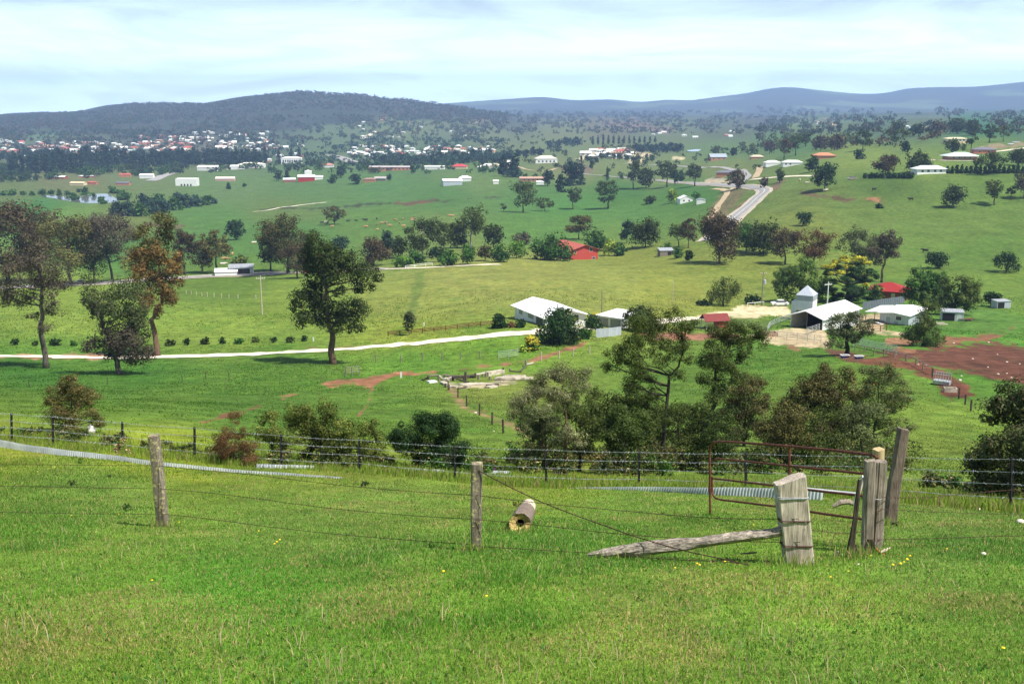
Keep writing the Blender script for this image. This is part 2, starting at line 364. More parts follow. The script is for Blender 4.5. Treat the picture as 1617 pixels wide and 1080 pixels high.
def poly_sd(u, v, poly):
    """signed pixel distance, positive inside"""
    P = np.array(poly, float); n = len(P); ins = np.zeros(len(u), bool); dm = np.full(len(u), 1e9)
    for i in range(n):
        x1, y1 = P[i]; x2, y2 = P[(i + 1) % n]
        c = ((y1 > v) != (y2 > v)) & (u < (x2 - x1) * (v - y1) / ((y2 - y1) if y2 != y1 else 1e-9) + x1)
        ins ^= c
        dx, dy = x2 - x1, y2 - y1; l = max(dx * dx + dy * dy, 1e-9)
        t = np.clip(((u - x1) * dx + (v - y1) * dy) / l, 0, 1)
        dm = np.minimum(dm, np.hypot(u - x1 - t * dx, v - y1 - t * dy))
    return np.where(ins, dm, -dm)
sig = np.r_[-np.exp(np.linspace(math.log(2.4), math.log(.57), 22))[:-1], np.linspace(-.57, .57, 800), np.exp(np.linspace(math.log(.57), math.log(2.4), 22))[1:]]
Yr = np.r_[np.linspace(-25, 2, 12), np.exp(np.linspace(math.log(3), math.log(16800), 860))]
sg, yg = np.meshgrid(sig, Yr, indexing='xy'); xg = sg * np.sqrt(yg * yg + 36)
zg = H(xg, yg)
gv = np.stack([xg.ravel(), yg.ravel(), zg.ravel()], -1)
nc, nr = len(sig), len(Yr)
ii = np.arange(nr - 1)[:, None] * nc + np.arange(nc - 1)[None]
gf = np.stack([ii, ii + 1, ii + 1 + nc, ii + nc], -1).reshape(-1, 4)
dok = np.maximum(CP * gv[:, 1] - SP * gv[:, 2], 1.0)
gu = np.clip(CX + F * gv[:, 0] / dok, -400, 2000); gvv = np.clip(CY - F * (SP * gv[:, 1] + CP * gv[:, 2]) / dok, 100, 1250)
pert = 0.006 * gv[:, 1] + 1.0
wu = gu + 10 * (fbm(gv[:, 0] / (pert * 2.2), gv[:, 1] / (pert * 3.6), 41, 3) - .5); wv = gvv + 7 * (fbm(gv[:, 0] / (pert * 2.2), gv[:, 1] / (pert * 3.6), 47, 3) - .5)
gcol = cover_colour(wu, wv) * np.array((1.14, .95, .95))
fine = fbm(gv[:, 0] / (pert * .55), gv[:, 1] / (pert * .9), 53, 3) - .5
coarse = fbm(gv[:, 0] / (pert * 3.0), gv[:, 1] / (pert * 3.2), 57, 4) - .46
for poly, c, soft in DIRT:
    P = np.array(poly); m = (gu > P[:, 0].min() - 20) & (gu < P[:, 0].max() + 20) & (gvv > P[:, 1].min() - 20) & (gvv < P[:, 1].max() + 20) & (gv[:, 1] > 20)
    if not m.any(): continue
    d = poly_sd(wu[m], wv[m], poly) + fine[m] * soft * 3.0 + (coarse[m] * soft * 3.2 if soft > 3.5 and poly[0][0] > 1250 else 0)
    k = smooth(-soft * .5, soft * .6, d)[:, None]
    gcol[m] = gcol[m] * (1 - k) + np.array(c) * (k * (0.85 + .5 * fine[m][:, None]))
# forest on the ranges
R1v = np.interp(gu, R1[:, 0], R1[:, 1])
fn = fbm(gv[:, 0] / 150, gv[:, 1] / 260, 61, 4); fn2 = fbm(gv[:, 0] / 420, gv[:, 1] / 700, 63, 4)
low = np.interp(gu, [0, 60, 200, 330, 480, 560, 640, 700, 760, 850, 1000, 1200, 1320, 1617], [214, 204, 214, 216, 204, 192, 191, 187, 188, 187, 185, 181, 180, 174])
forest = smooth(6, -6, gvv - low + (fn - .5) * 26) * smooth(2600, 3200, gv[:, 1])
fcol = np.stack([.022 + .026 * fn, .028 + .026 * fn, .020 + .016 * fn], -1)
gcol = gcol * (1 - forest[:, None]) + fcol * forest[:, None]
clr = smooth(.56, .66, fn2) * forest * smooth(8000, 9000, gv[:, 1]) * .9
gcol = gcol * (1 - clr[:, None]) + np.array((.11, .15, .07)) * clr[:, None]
gcol = np.clip(gcol, .005, 1)

gm = bpy.data.materials.new('pasture'); gm.use_nodes = True; nt = gm.node_tree; N = nt.nodes; L = nt.links
b = N['Principled BSDF']; b.inputs['Roughness'].default_value = 0.95; b.inputs['Specular IOR Level'].default_value = 0.1
at_ = N.new('ShaderNodeAttribute'); at_.attribute_name = 'Col'
geo = N.new('ShaderNodeNewGeometry')
def _noise(scale, detail, sxyz):
    mp = N.new('ShaderNodeMapping'); mp.inputs['Scale'].default_value = sxyz; L.new(geo.outputs['Position'], mp.inputs['Vector'])
    n = N.new('ShaderNodeTexNoise'); n.inputs['Scale'].default_value = scale; n.inputs['Detail'].default_value = detail; n.inputs['Roughness'].default_value = .74
    L.new(mp.outputs[0], n.inputs['Vector']); return n
def _range(n, a, b_, lo=.3, hi=.7):
    r = N.new('ShaderNodeMapRange'); r.inputs['From Min'].default_value = lo; r.inputs['From Max'].default_value = hi
    r.inputs['To Min'].default_value = a; r.inputs['To Max'].default_value = b_; L.new(n.outputs['Fac'], r.inputs['Value']); return r
n1 = _noise(0.07, 5, (1, .7, 0)); n2 = _noise(.5, 6, (1, .7, 0)); n3 = _noise(5, 4, (1, 1, 0))
n5 = _noise(.16, 6, (1, .55, 0)); r5 = _range(n5, 0, .8, .52, .66); r1 = _range(n1, .74, 1.24); r2 = _range(n2, .50, 1.50); r3 = _range(n3, .72, 1.3)
ma = N.new('ShaderNodeMath'); ma.operation = 'MULTIPLY'; L.new(r1.outputs[0], ma.inputs[0]); L.new(r2.outputs[0], ma.inputs[1])
mb_ = N.new('ShaderNodeMath'); mb_.operation = 'MULTIPLY'; L.new(ma.outputs[0], mb_.inputs[0]); L.new(r3.outputs[0], mb_.inputs[1])
vm = N.new('ShaderNodeVectorMath'); vm.operation = 'SCALE'; L.new(at_.outputs['Color'], vm.inputs[0]); L.new(mb_.outputs[0], vm.inputs['Scale'])
# drier, yellower tufts here and there
n4 = _noise(.9, 5, (1, .6, 0)); r4 = _range(n4, 0, .55, .56, .78)
yl = N.new('ShaderNodeMixRGB'); yl.blend_type = 'MULTIPLY'; yl.inputs['Color2'].default_value = (1.55, 1.06, 1.15, 1)
gl = N.new('ShaderNodeMixRGB'); gl.blend_type = 'MULTIPLY'; gl.inputs['Color2'].default_value = (.52, .78, .62, 1); L.new(r5.outputs[0], gl.inputs['Fac']); L.new(vm.outputs[0], gl.inputs['Color1'])   # lusher, darker patches of grass
L.new(r4.outputs[0], yl.inputs['Fac']); L.new(gl.outputs[0], yl.inputs['Color1']); L.new(yl.outputs[0], b.inputs['Base Color'])
bp = N.new('ShaderNodeBump'); bp.inputs['Strength'].default_value = .6; bp.inputs['Distance'].default_value = .55; L.new(n2.outputs['Fac'], bp.inputs['Height']); L.new(bp.outputs[0], b.inputs['Normal'])
go = link(bpy.data.objects.new('ground', mesh_np('ground', gv, gf, gm, col=gcol, smooth_=True)))
tag(go, kind='structure')
def col_at(u, v):
    return cover_colour(np.atleast_1d(np.asarray(u, float)), np.atleast_1d(np.asarray(v, float)))
# ------------------------------------------------------------------ trees
lm = bpy.data.materials.new('foliage'); lm.use_nodes = True; nt = lm.node_tree; N = nt.nodes; L = nt.links
b = N['Principled BSDF']; b.inputs['Roughness'].default_value = .6; b.inputs['Specular IOR Level'].default_value = .12
at_ = N.new('ShaderNodeAttribute'); at_.attribute_name = 'Col'
oi = N.new('ShaderNodeObjectInfo'); mr = N.new('ShaderNodeMapRange'); mr.inputs['To Min'].default_value = .8; mr.inputs['To Max'].default_value = 1.25
L.new(oi.outputs['Random'], mr.inputs['Value'])
geo = N.new('ShaderNodeNewGeometry'); nz = N.new('ShaderNodeTexNoise'); nz.inputs['Scale'].default_value = .35; nz.inputs['Detail'].default_value = 3
L.new(geo.outputs['Position'], nz.inputs['Vector'])
mr2 = N.new('ShaderNodeMapRange'); mr2.inputs['From Min'].default_value = .3; mr2.inputs['From Max'].default_value = .7; mr2.inputs['To Min'].default_value = .75; mr2.inputs['To Max'].default_value = 1.25
L.new(nz.outputs['Fac'], mr2.inputs['Value'])
mm = N.new('ShaderNodeMath'); mm.operation = 'MULTIPLY'; L.new(mr.outputs[0], mm.inputs[0]); L.new(mr2.outputs[0], mm.inputs[1])
vm = N.new('ShaderNodeVectorMath'); vm.operation = 'SCALE'; L.new(at_.outputs['Color'], vm.inputs[0]); L.new(mm.outputs[0], vm.inputs['Scale'])
L.new(vm.outputs[0], b.inputs['Base Color'])
tr = N.new('ShaderNodeBsdfTranslucent'); L.new(vm.outputs[0], tr.inputs['Color'])
ms = N.new('ShaderNodeMixShader'); ms.inputs[0].default_value = .22
L.new(b.outputs[0], ms.inputs[1]); L.new(tr.outputs[0], ms.inputs[2]); L.new(ms.outputs[0], N['Material Output'].inputs['Surface'])
LEAF = lm
BARK = {
 'grey': mat('grey_bark', (.10,.085,.07), .9, .4, 6, stretch=(1,1,.25)),
 'dark': mat('dark_bark', (.035,.028,.022), .9, .4, 6, stretch=(1,1,.25)),
 'brown': mat('brown_bark', (.12,.075,.05), .9, .35, 6, stretch=(1,1,.25)),
 'pale': mat('pale_bark', (.42,.38,.32), .8, .25, 4, stretch=(1,1,.25)),
}
PAL = {  # darker leaf, lighter leaf
 'gumdark': ((.014,.026,.008),(.050,.070,.018)), 'gumolive': ((.026,.040,.012),(.082,.105,.028)),
 'gumbrown': ((.040,.028,.018),(.095,.066,.040)), 'gumorange': ((.085,.050,.020),(.20,.118,.050)),
 'gumgrey': ((.034,.046,.022),(.105,.120,.055)), 'purple': ((.042,.034,.030),(.10,.080,.068)),
 'pale': ((.055,.065,.035),(.21,.21,.13)), 'green': ((.016,.050,.010),(.055,.125,.022)),
 'bright': ((.045,.105,.018),(.115,.21,.035)), 'pine': ((.007,.020,.014),(.022,.048,.032)),
 'deep': ((.008,.022,.008),(.026,.058,.018)), 'willow': ((.035,.065,.016),(.095,.145,.035)),
 'yellow': ((.26,.22,.015),(.62,.50,.05)), 'lime': ((.13,.19,.03),(.30,.36,.07)),
 'redbrown': ((.055,.030,.018),(.17,.085,.045)), 'olivebrown': ((.032,.032,.012),(.120,.105,.040)),
 'oliveyel': ((.035,.060,.012),(.16,.18,.045)), 'blueg': ((.012,.030,.026),(.040,.075,.055)),
}
PAL = {k: (tuple(x * w_ for x, w_ in zip(a, (.85, .92, .7))), tuple(x * w_ for x, w_ in zip(b_, (1.3, 1.36, 1.05)))) for k, (a, b_) in PAL.items()}
PAL['goldtip'] = ((.12,.14,.015),(.56,.50,.05)); PAL['yellow'] = ((.30,.25,.02),(.70,.58,.06))
def rand_dirs(rs, n):
    d = rs.normal(size=(n, 3)); return d / np.linalg.norm(d, axis=1)[:, None]
def leaf_arrays(lumps, n, ls, pal, rs, elong=1.5, up=.35, squash=.85, accent=None, droop=0.0, subk=10):
    lumps = np.array(lumps, float); k = len(lumps); lumps[:, 3] *= 1.6; r = lumps[:, 3]
    cs = lumps[:, None, :3] + rand_dirs(rs, k * subk).reshape(k, subk, 3) * (r[:, None, None] * rs.uniform(.35, .78, (k, subk, 1))) * np.array([1, 1, squash])
    sr = r[:, None] * rs.uniform(.28, .56, (k, subk)); sb = rs.uniform(.72, 1.28, (k, subk)); smx = rs.uniform(-.2, .2, (k, subk))
    p = r ** 2 / (r ** 2).sum(); li = rs.choice(k, n, p=p); si = rs.randint(0, subk, n)
    d = rand_dirs(rs, n); rad = sr[li, si] * rs.uniform(.25, 1, n) ** .5
    pos = cs[li, si] + d * rad[:, None] * np.array([1, 1, squash])
    if droop: pos[:, 2] -= rs.exponential(droop, n) * r[li]
    nrm = d * 1.0 + rand_dirs(rs, n) * .5 + (pos - lumps[li, :3]) / r[li][:, None] * .8 + np.array([0, 0, up])
    nrm /= np.linalg.norm(nrm, axis=1)[:, None]
    ax = np.cross(nrm, rand_dirs(rs, n)); ax /= np.linalg.norm(ax, axis=1)[:, None] + 1e-9; bx = np.cross(nrm, ax)
    s = ls * rs.uniform(.55, 1.35, n)[:, None]
    A = ax * s * .5 * elong ** .5; B = bx * s * .5 / elong ** .5
    V = np.stack([pos - A, pos - B + A * .1, pos + A, pos + B - A * .1], 1).reshape(-1, 3)
    c1, c2 = np.array(PAL[pal][0]), np.array(PAL[pal][1])
    t = np.clip(rs.beta(1.6, 1.9, n) + smx[li, si], 0, 1)[:, None]
    c = (c1 * (1 - t) + c2 * t) * sb[li, si][:, None]
    if accent:
        ac, prob, top = accent
        h = (pos[:, 2] - lumps[li, 2]) / r[li]
        q = rs.uniform(size=n) < (prob * np.clip((h - top) * 2.2, 0, 1) if top is not None else prob)
        c[q] = np.array(ac) * rs.uniform(.7, 1.2, (q.sum(), 1))
    return V, np.repeat(c, 4, 0)
def crown_mesh(name, *a, **k):
    V, c = leaf_arrays(*a, **k)
    return mesh_np(name, V, np.arange(len(V)).reshape(-1, 4), LEAF, col=c)
def limb_pts(p0, p1, rs, n=5, sag=.0, wob=.06):
    p0 = Vector(p0); p1 = Vector(p1); d = p1 - p0; l = d.length; out = []
    mid = p0 + Vector((d.x * .62, d.y * .62, d.z * .40))
    for i in range(n):
        t = i / (n - 1); q = p0.lerp(mid, t).lerp(mid.lerp(p1, t), t)
        if 0 < i < n - 1: q += Vector(rs.uniform(-1, 1, 3)) * l * wob
        out.append(q)
    return out
def trunk_mesh(name, lumps, rs, tr, bark, spine=None, fork=.45, twigs=2, sides=7):
    """spine: polyline of the main stem (metres); every clump of leaves hangs on a limb of it"""
    mb = MB(); lumps = np.asarray(lumps, float); top = lumps[:, 2].max()
    if spine is None:
        i = int(np.argmax(lumps[:, 2] - np.abs(lumps[:, 0]) * .3)); tp = lumps[i]
        spine = [(0, 0, 0), (rs.uniform(-.02, .02) * top, 0, top * .2), (tp[0] * .25 + rs.uniform(-.03, .03) * top, tp[1] * .3, top * fork), (tp[0] * .7, tp[1] * .7, top * (.5 + fork * .45)), (tp[0], tp[1], tp[2])]
    sp = [Vector(p) for p in spine]
    fine_ = []
    for i in range(len(sp) - 1):
        for j in range(3): fine_.append(sp[i].lerp(sp[i + 1], j / 3) + (Vector(rs.uniform(-1, 1, 3)) * tr * .35 if i + j else Vector()))
    fine_.append(sp[-1]); fine_[0] = fine_[0] - Vector((0, 0, .25 * tr + .1))
    n = len(fine_)
    ra = [tr * (1.25 if i == 0 else 1) * max(.14, (1 - .86 * (i / (n - 1)) ** .9)) for i in range(n)]
    mb.tube(fine_, ra, bark, sides)
    for (x, y, z, r) in lumps:
        c = Vector((x, y, z)); best = None
        for i in range(max(1, n // 6), n):
            q = fine_[i]
            if q.z > c.z - .05 * r: continue
            dd = (c - q).length + max(0, q.z - (c.z - .25 * math.hypot(c.x - q.x, c.y - q.y))) * 1.5
            if best is None or dd < best[0]: best = (dd, i)
        i = best[1] if best else max(1, n // 6)
        l = (c - fine_[i]).length
        if l < .3 * r: continue
        r0 = min(ra[i] * .62, tr * .08 + l * .021)
        pts = limb_pts(fine_[i], c, rs, 5)
        mb.tube(pts, [r0 * (1 - .8 * t / 4) for t in range(5)], bark, 5, cap=False)
        for _ in range(twigs):
            e = c + Vector(rand_dirs(rs, 1)[0]) * r * .8; s0 = pts[2].lerp(pts[4], rs.uniform(0, 1))
            mb.tube([s0, s0.lerp(e, .5) + Vector(rs.uniform(-1, 1, 3)) * r * .1, e], [r0 * .35, r0 * .22, r0 * .08], bark, 4, cap=False)
    return mb.mesh(name, True)
def shape_lumps(shape, W, Hh, rs):
    o = []
    if shape == 'gum':
        for i in range(rs.randint(17, 22)):
            z = rs.uniform(.34, .93); e = .37 * math.sin(math.pi * min(1, (z - .22) / .86)) + .11; a = rs.uniform(0, 2 * math.pi); q = e * rs.uniform(.35, 1.0)
            o.append((q * math.cos(a) * W, q * math.sin(a) * W, z * Hh, rs.uniform(.12, .19) * min(W, Hh)))
        o.append((rs.uniform(-.1, .1) * W, 0, .88 * Hh, .15 * min(W, Hh)))
    elif shape == 'round':
        for i in range(22):
            z = rs.uniform(.24, .86); e = .38 * math.sin(math.pi * min(1, z * .95)) ; a = 2.4 * i + rs.uniform(-.4, .4); q = e * rs.uniform(.3, 1.0)
            o.append((q * math.cos(a) * W, q * math.sin(a) * W, z * Hh, rs.uniform(.15, .23) * min(W, Hh * 1.2)))
        o.append((0, 0, .86 * Hh, .15 * Hh))
    elif shape == 'bush':
        for i in range(22):
            z = rs.uniform(.08, .80); e = .41 * math.cos((z - .2) * 1.35); a = 2.4 * i + rs.uniform(-.5, .5); q = e * rs.uniform(.3, 1.0)
            o.append((q * math.cos(a) * W, q * math.sin(a) * W, z * Hh, rs.uniform(.15, .24) * min(W, Hh * 1.3)))
        o.append((0, 0, .8 * Hh, .18 * Hh)); 
    elif shape == 'poplar':
        for i in range(11):
            z = .1 + .085 * i; e = .5 * (1 - abs(z - .45) * .9)
            o.append((rs.uniform(-.1, .1) * W, rs.uniform(-.1, .1) * W, z * Hh, max(.1, e * .75) * W))
    elif shape == 'pine':
        for i in range(17):
            z = .10 + .05 * i; e = .40 * (1 - z) ** .55 + .02; a = 2.4 * i; q = e * rs.uniform(.3, 1)
            o.append((q * math.cos(a) * W, q * math.sin(a) * W, z * Hh, (.10 + .14 * (1 - z)) * min(W, Hh)))
        o.append((0, 0, .92 * Hh, .08 * Hh))
    elif shape == 'willow':
        for i in range(16):
            z = rs.uniform(.22, .84); e = .42 * math.cos((z - .25) * 1.25); a = 2.4 * i + rs.uniform(-.4, .4); q = e * rs.uniform(.5, 1)
            o.append((q * math.cos(a) * W, q * math.sin(a) * W, z * Hh, rs.uniform(.13, .2) * min(W, Hh)))
        o.append((0, 0, .84 * Hh, .15 * Hh))
    return np.array(o)
SHP = {'gum': dict(elong=2.0, squash=.8), 'round': dict(), 'bush': dict(), 'poplar': dict(squash=1.3, up=.1), 'pine': dict(squash=.75, up=.2), 'willow': dict(elong=2.4, squash=1.0, droop=.22)}
COVER = {'gum': 2.1, 'round': 3.6, 'bush': 5.0, 'poplar': 3.0, 'pine': 4.0, 'willow': 2.4}
_PROTO = {}
def tree_meshes(shape, pal, ratio, n, bark, var, merged=False):
    key = (shape, pal, round(ratio * 3) / 3, n, bark, var, merged)
    if key in _PROTO: return _PROTO[key]
    rs = np.random.RandomState((hash(shape + pal) if False else sum(map(ord, shape + pal))) * 31 + var * 7 + n % 97)
    Hh = 10.0; W = 10.0 * key[2]; lum = shape_lumps(shape, W, Hh, rs)
    ls = math.sqrt(W * Hh * 2.2 * COVER[shape] / n)
    cm_ = crown_mesh(shape + '_crown', lum, n, ls, pal, rs, **SHP[shape])
    tr_ = {'gum': .028, 'round': .024, 'bush': .012, 'poplar': .02, 'pine': .022, 'willow': .03}[shape] * Hh
    tm = None
    if not merged: tm = trunk_mesh(shape + '_trunk', lum, rs, tr_, BARK[bark], twigs=0 if n < 1500 else 1, sides=6, fork=.4)
    _PROTO[key] = (cm_, tm, W, Hh); return _PROTO[key]
_VAR = [0]
NAMES = {'gum': 'gum_tree', 'round': 'leafy_tree', 'bush': 'shrub', 'poplar': 'poplar_tree', 'pine': 'pine_tree', 'willow': 'willow_tree'}
def tree(u, vb, wpx, hpx, shape, pal, label, group=None, bark='dark', name=None, cat=None, Ymin=38, var=None, parts=True):
    p = hit(u, vb, Ymin); m = pxm(p.y); W, Hh = wpx * m, hpx * m
    A = wpx * hpx * .4
    n = int(min(9000, max(180, A * 3.0))); n = [180, 300, 500, 800, 1300, 2100, 3400, 5500, 9000][int(np.argmin([abs(math.log(n / q)) for q in (180, 300, 500, 800, 1300, 2100, 3400, 5500, 9000)]))]
    _VAR[0] += 1
    cm_, tm, Wp, Hp = tree_meshes(shape, pal, max(.34, W / Hh), n, bark, (_VAR[0] % 3) if var is None else var)
    nm = name or NAMES[shape]; ct = cat or ('shrub' if shape == 'bush' else 'tree')
    e = empty(nm, (p.x, p.y, p.z - .05), rnd.uniform(0, 6.28), label, ct, group); e.scale = (W / Wp, W / Wp, Hh / Hp)
    link(bpy.data.objects.new('trunk' if shape != 'bush' else 'stem', tm), e); link(bpy.data.objects.new('crown' if shape != 'bush' else 'foliage', cm_), e)
    return e
def hero(name, cat, label, u0, v0, k, base, lumps, pal, n, tr_px, bark='dark', spine=None, group=None, Ymin=38, seed=0, depth=.45, cover=2.0, elong=1.9, accent=None, fork=.4, squash=.85, twigs=3, subk=10, up=.35, extra=None, grow=1.0, part=('trunk', 'crown')):
    """tree whose clumps of leaves were measured in the photograph: (x, y, r) in a crop that starts at (u0, v0) and is k times enlarged"""
    rs = np.random.RandomState(900 + seed)
    bu, bv = u0 + base[0] / k, v0 + base[1] / k
    p = hit(bu, bv, Ymin); m = pxm(p.y)
    xs = np.array([l[0] for l in lumps]); w = (xs.max() - xs.min()) / k * m
    lum = []
    for i, (x, y, r) in enumerate(lumps):
        du = (x - base[0]) / k * m; dz = (base[1] - y) / k * m; rr = r / k * m
        dy = rs.uniform(-1, 1) * depth * w * .5 * math.sqrt(max(.1, 1 - (2 * du / (w + 1e-6)) ** 2 * .6))
        lum.append((du, dy, dz, rr * grow))
    lum = np.array(lum)
    area = sum(math.pi * (l[3]) ** 2 for l in lum)
    n = int(n * 2.0); ls = math.sqrt(area * 3.8 * cover / n)
    e = empty(name, p, 0, label, cat, group)
    sp = None
    if spine is not None: sp = [((x - base[0]) / k * m, (rs.uniform(-.05, .05) * w if i > 1 else 0), (base[1] - y) / k * m) for i, (x, y) in enumerate(spine)]
    link(bpy.data.objects.new(part[0], trunk_mesh('stem', lum, rs, tr_px * m, BARK[bark], sp, fork, twigs, 8)), e)
    if extra:
        V1, C1 = leaf_arrays(lum[:extra[1]], int(n * extra[2]), ls, extra[0], rs, elong, up, squash, accent, 0, subk)
        V2, C2 = leaf_arrays(lum[extra[1]:], n - int(n * extra[2]), ls, pal, rs, elong, up, squash, accent, 0, subk)
        V, C = np.r_[V1, V2], np.r_[C1, C2]
        cm_ = mesh_np('crown', V, np.arange(len(V)).reshape(-1, 4), LEAF, col=C)
    else: cm_ = crown_mesh('crown', lum, n, ls, pal, rs, elong, up, squash, accent, 0, subk)
    link(bpy.data.objects.new(part[1], cm_), e)
    return e
Z5 = (0, 320, 3.6); Z6 = (400, 320, 3.6); ZA = (800, 470, 3.725); ZB = (1090, 500, 4.153); ZC = (1420, 560, 4.5); ZF = (0, 560, 3.6); ZG = (400, 560, 3.6); Z8 = (1200, 320, 3.6)
hero('gum_tree', 'tree', 'tall sparse purple-grey gum with a bare straight trunk beside the gravel drive', *Z5, (262, 940),
 [(230,300,90),(330,330,80),(150,430,90),(280,430,90),(370,440,70),(90,540,60),(170,540,60),(60,470,60),(340,540,45),(310,610,45),(310,690,35),(240,240,60),(200,640,30),(130,330,60),(290,230,40)],
 'purple', 8500, 5.2, 'grey', [(262,940),(261,840),(258,700),(264,620),(275,520),(285,430),(270,330),(250,240)], grow=1.02, seed=1, cover=1.2, twigs=5)
hero('gum_tree', 'tree', 'low spreading grey gum with foliage down to its foot, between purple and orange gums', *Z5, (683, 975),
 [(640,480,80),(700,560,80),(590,560,60),(770,520,70),(560,640,30),(740,660,80),(800,620,50),(820,720,60),(760,800,80),(700,830,70),(600,800,60),(550,800,40),(820,850,50),(640,870,40),(720,730,60),(640,700,40),(530,560,40)],
 'purple', 8500, 5.0, 'grey', [(683,975),(672,900),(650,790),(610,710),(600,640),(570,580),(620,500)], grow=1.14, seed=2, cover=1.5, twigs=5, extra=('gumgrey', 8, .45))
hero('gum_tree', 'tree', 'gum with rusty orange leaves and a leaning forked trunk beside the drive', *Z5, (893, 872),
 [(960,130,60),(1000,110,40),(850,150,40),(900,190,50),(960,200,40),(830,250,50),(900,260,60),(820,340,60),(900,340,60),(850,400,60),(950,300,45),(1010,300,50),(1040,350,40),(1000,400,50),(920,450,60),(850,480,50),(1000,470,50),(960,530,50),(900,560,45),(860,540,40),(930,610,25)],
 'gumorange', 8500, 5.2, 'brown', [(893,872),(888,780),(878,660),(900,610),(940,560),(950,450),(940,300),(950,150)], grow=1.14, seed=3, cover=1.6, twigs=4, extra=('olivebrown', 5, .2))
hero('gum_tree', 'tree', 'big dark green gum standing alone on the slope below the gravel drive', *Z6, (452, 918),
 [(400,210,55),(370,280,60),(330,320,50),(450,300,60),(530,300,45),(560,340,50),(640,390,60),(690,400,38),(640,460,45),(400,380,70),(350,440,60),(280,540,50),(350,530,60),(410,560,55),(350,640,60),(420,640,60),(540,620,60),(600,590,50),(520,650,50),(580,700,40),(480,700,35),(520,490,32),(480,400,55),(250,580,30),(280,640,25),(470,350,55)],
 'gumdark', 13000, 6.0, 'brown', [(452,918),(448,830),(450,740),(440,650),(425,540),(430,430),(410,320),(400,230)], grow=1.14, seed=4, cover=2.1, depth=.5, accent=((.09,.10,.04), .10, None))
# gully trees
hero('gum_tree', 'tree', 'tall open gum with dark forking limbs, tallest of the gully trees', *ZA, (925, 990),
 [(780,90,60),(740,140,50),(830,130,60),(700,240,50),(620,280,45),(600,370,36),(660,330,36),(740,330,50),(750,430,55),(720,480,40),(890,150,45),(960,60,40),(980,130,55),(1040,120,40),(1010,240,50),(940,260,45),(900,330,40),(960,390,35),(1040,310,30),(850,210,40),(800,210,50),(860,560,32),(830,470,36),(910,230,36)],
 'gumolive', 15000, 4.6, 'dark', [(925,990),(915,860),(915,740),(932,600),(945,440),(990,370),(1020,270),(1000,150)], grow=1.22, seed=5, cover=1.55, depth=.6, twigs=4)
hero('gum_tree', 'tree', 'open gum with a curved dark trunk, in the gully in front of the red shed', *ZB, (10, 890),
 [(150,100,60),(220,70,60),(300,90,60),(400,80,55),(440,130,45),(330,160,50),(240,170,60),(140,200,60),(100,270,60),(60,360,45),(180,300,60),(250,280,45),(330,240,45),(280,350,45),(160,420,50),(120,480,45),(200,500,45),(60,560,50),(20,640,50),(60,700,45),(-40,600,45)],
 'gumolive', 14000, 4.6, 'dark', [(10,890),(60,760),(150,560),(145,430),(150,320),(210,200),(240,100)], grow=1.22, seed=6, cover=1.7, depth=.6, twigs=4)
hero('gum_sapling', 'tree', 'thin pale-leaved gum sapling, leftmost of the gully trees behind the wire fence', *ZA, (222, 985),
 [(100,580,60),(60,650,45),(130,680,60),(200,640,60),(180,750,50),(110,750,40),(240,720,40),(160,520,50),(60,590,36)],
 'pale', 6500, 3.0, 'brown', [(222,985),(218,860),(205,760),(180,660),(160,560)], grow=1.15, seed=7, cover=1.5, depth=.7, twigs=4, accent=((.20,.13,.09), .10, None))
hero('gum_sapling', 'tree', 'pale grey-green gum sapling with a straight brown trunk, second from the left in the gully', *ZA, (345, 1035),
 [(250,430,60),(330,410,60),(420,430,55),(450,480,40),(220,500,60),(300,520,60),(380,520,55),(290,600,50),(370,610,40),(380,760,50),(330,800,50),(420,800,40),(300,850,40),(280,720,35),(170,470,40)],
 'pale', 9500, 3.2, 'brown', [(345,1035),(345,900),(345,760),(350,680),(320,560),(330,430)], grow=1.15, seed=8, cover=1.6, depth=.7, twigs=4, accent=((.20,.12,.08), .08, None))
hero('wattle_tree', 'tree', 'broad dense dark green tree with leaning stems, in front of the tallest gully gum', *ZA, (690, 935),
 [(480,620,50),(540,580,60),(620,600,60),(700,540,60),(780,540,50),(840,600,60),(600,690,70),(700,680,80),(800,690,70),(870,700,50),(500,720,60),(560,780,60),(660,790,60),(760,800,50),(450,690,40),(520,540,30),(860,780,50),(900,860,60),(930,680,40),(990,640,50),(850,930,60),(960,930,50)],
 'gumolive', 15000, 3.2, 'dark', [(690,935),(670,850),(660,740),(690,620),(700,540)], grow=1.22, seed=9, cover=2.1, depth=.6)
hero('gum_sapling', 'tree', 'rounded gum sapling with some brown leaves behind the left end of the rusty gate', *ZB, (355, 850),
 [(350,420,55),(420,450,60),(460,520,50),(300,480,60),(270,560,60),(350,560,70),(430,600,60),(250,650,60),(330,680,70),(420,700,50),(210,720,45),(290,760,45),(400,770,40)],
 'olivebrown', 10000, 2.6, 'dark', grow=1.22, seed=10, cover=1.75, depth=.8, accent=((.30,.22,.12), .07, None))
hero('gum_sapling', 'tree', 'large bushy gum with brown-tinged leaves directly behind the rusty gate', *ZB, (890, 915),
 [(720,370,60),(800,390,70),(900,380,60),(970,350,50),(1000,420,50),(680,450,60),(760,480,70),(860,480,80),(960,500,70),(640,560,60),(720,600,80),(830,600,80),(930,610,80),(580,640,60),(660,700,80),(770,710,80),(880,720,80),(960,720,60),(540,720,50),(600,770,60),(1020,660,50),(480,720,50),(1040,800,50),(560,850,50),(660,840,50)],
 'olivebrown', 20000, 3.0, 'dark', grow=1.22, seed=11, cover=1.9, depth=.75, accent=((.24,.22,.12), .06, None))
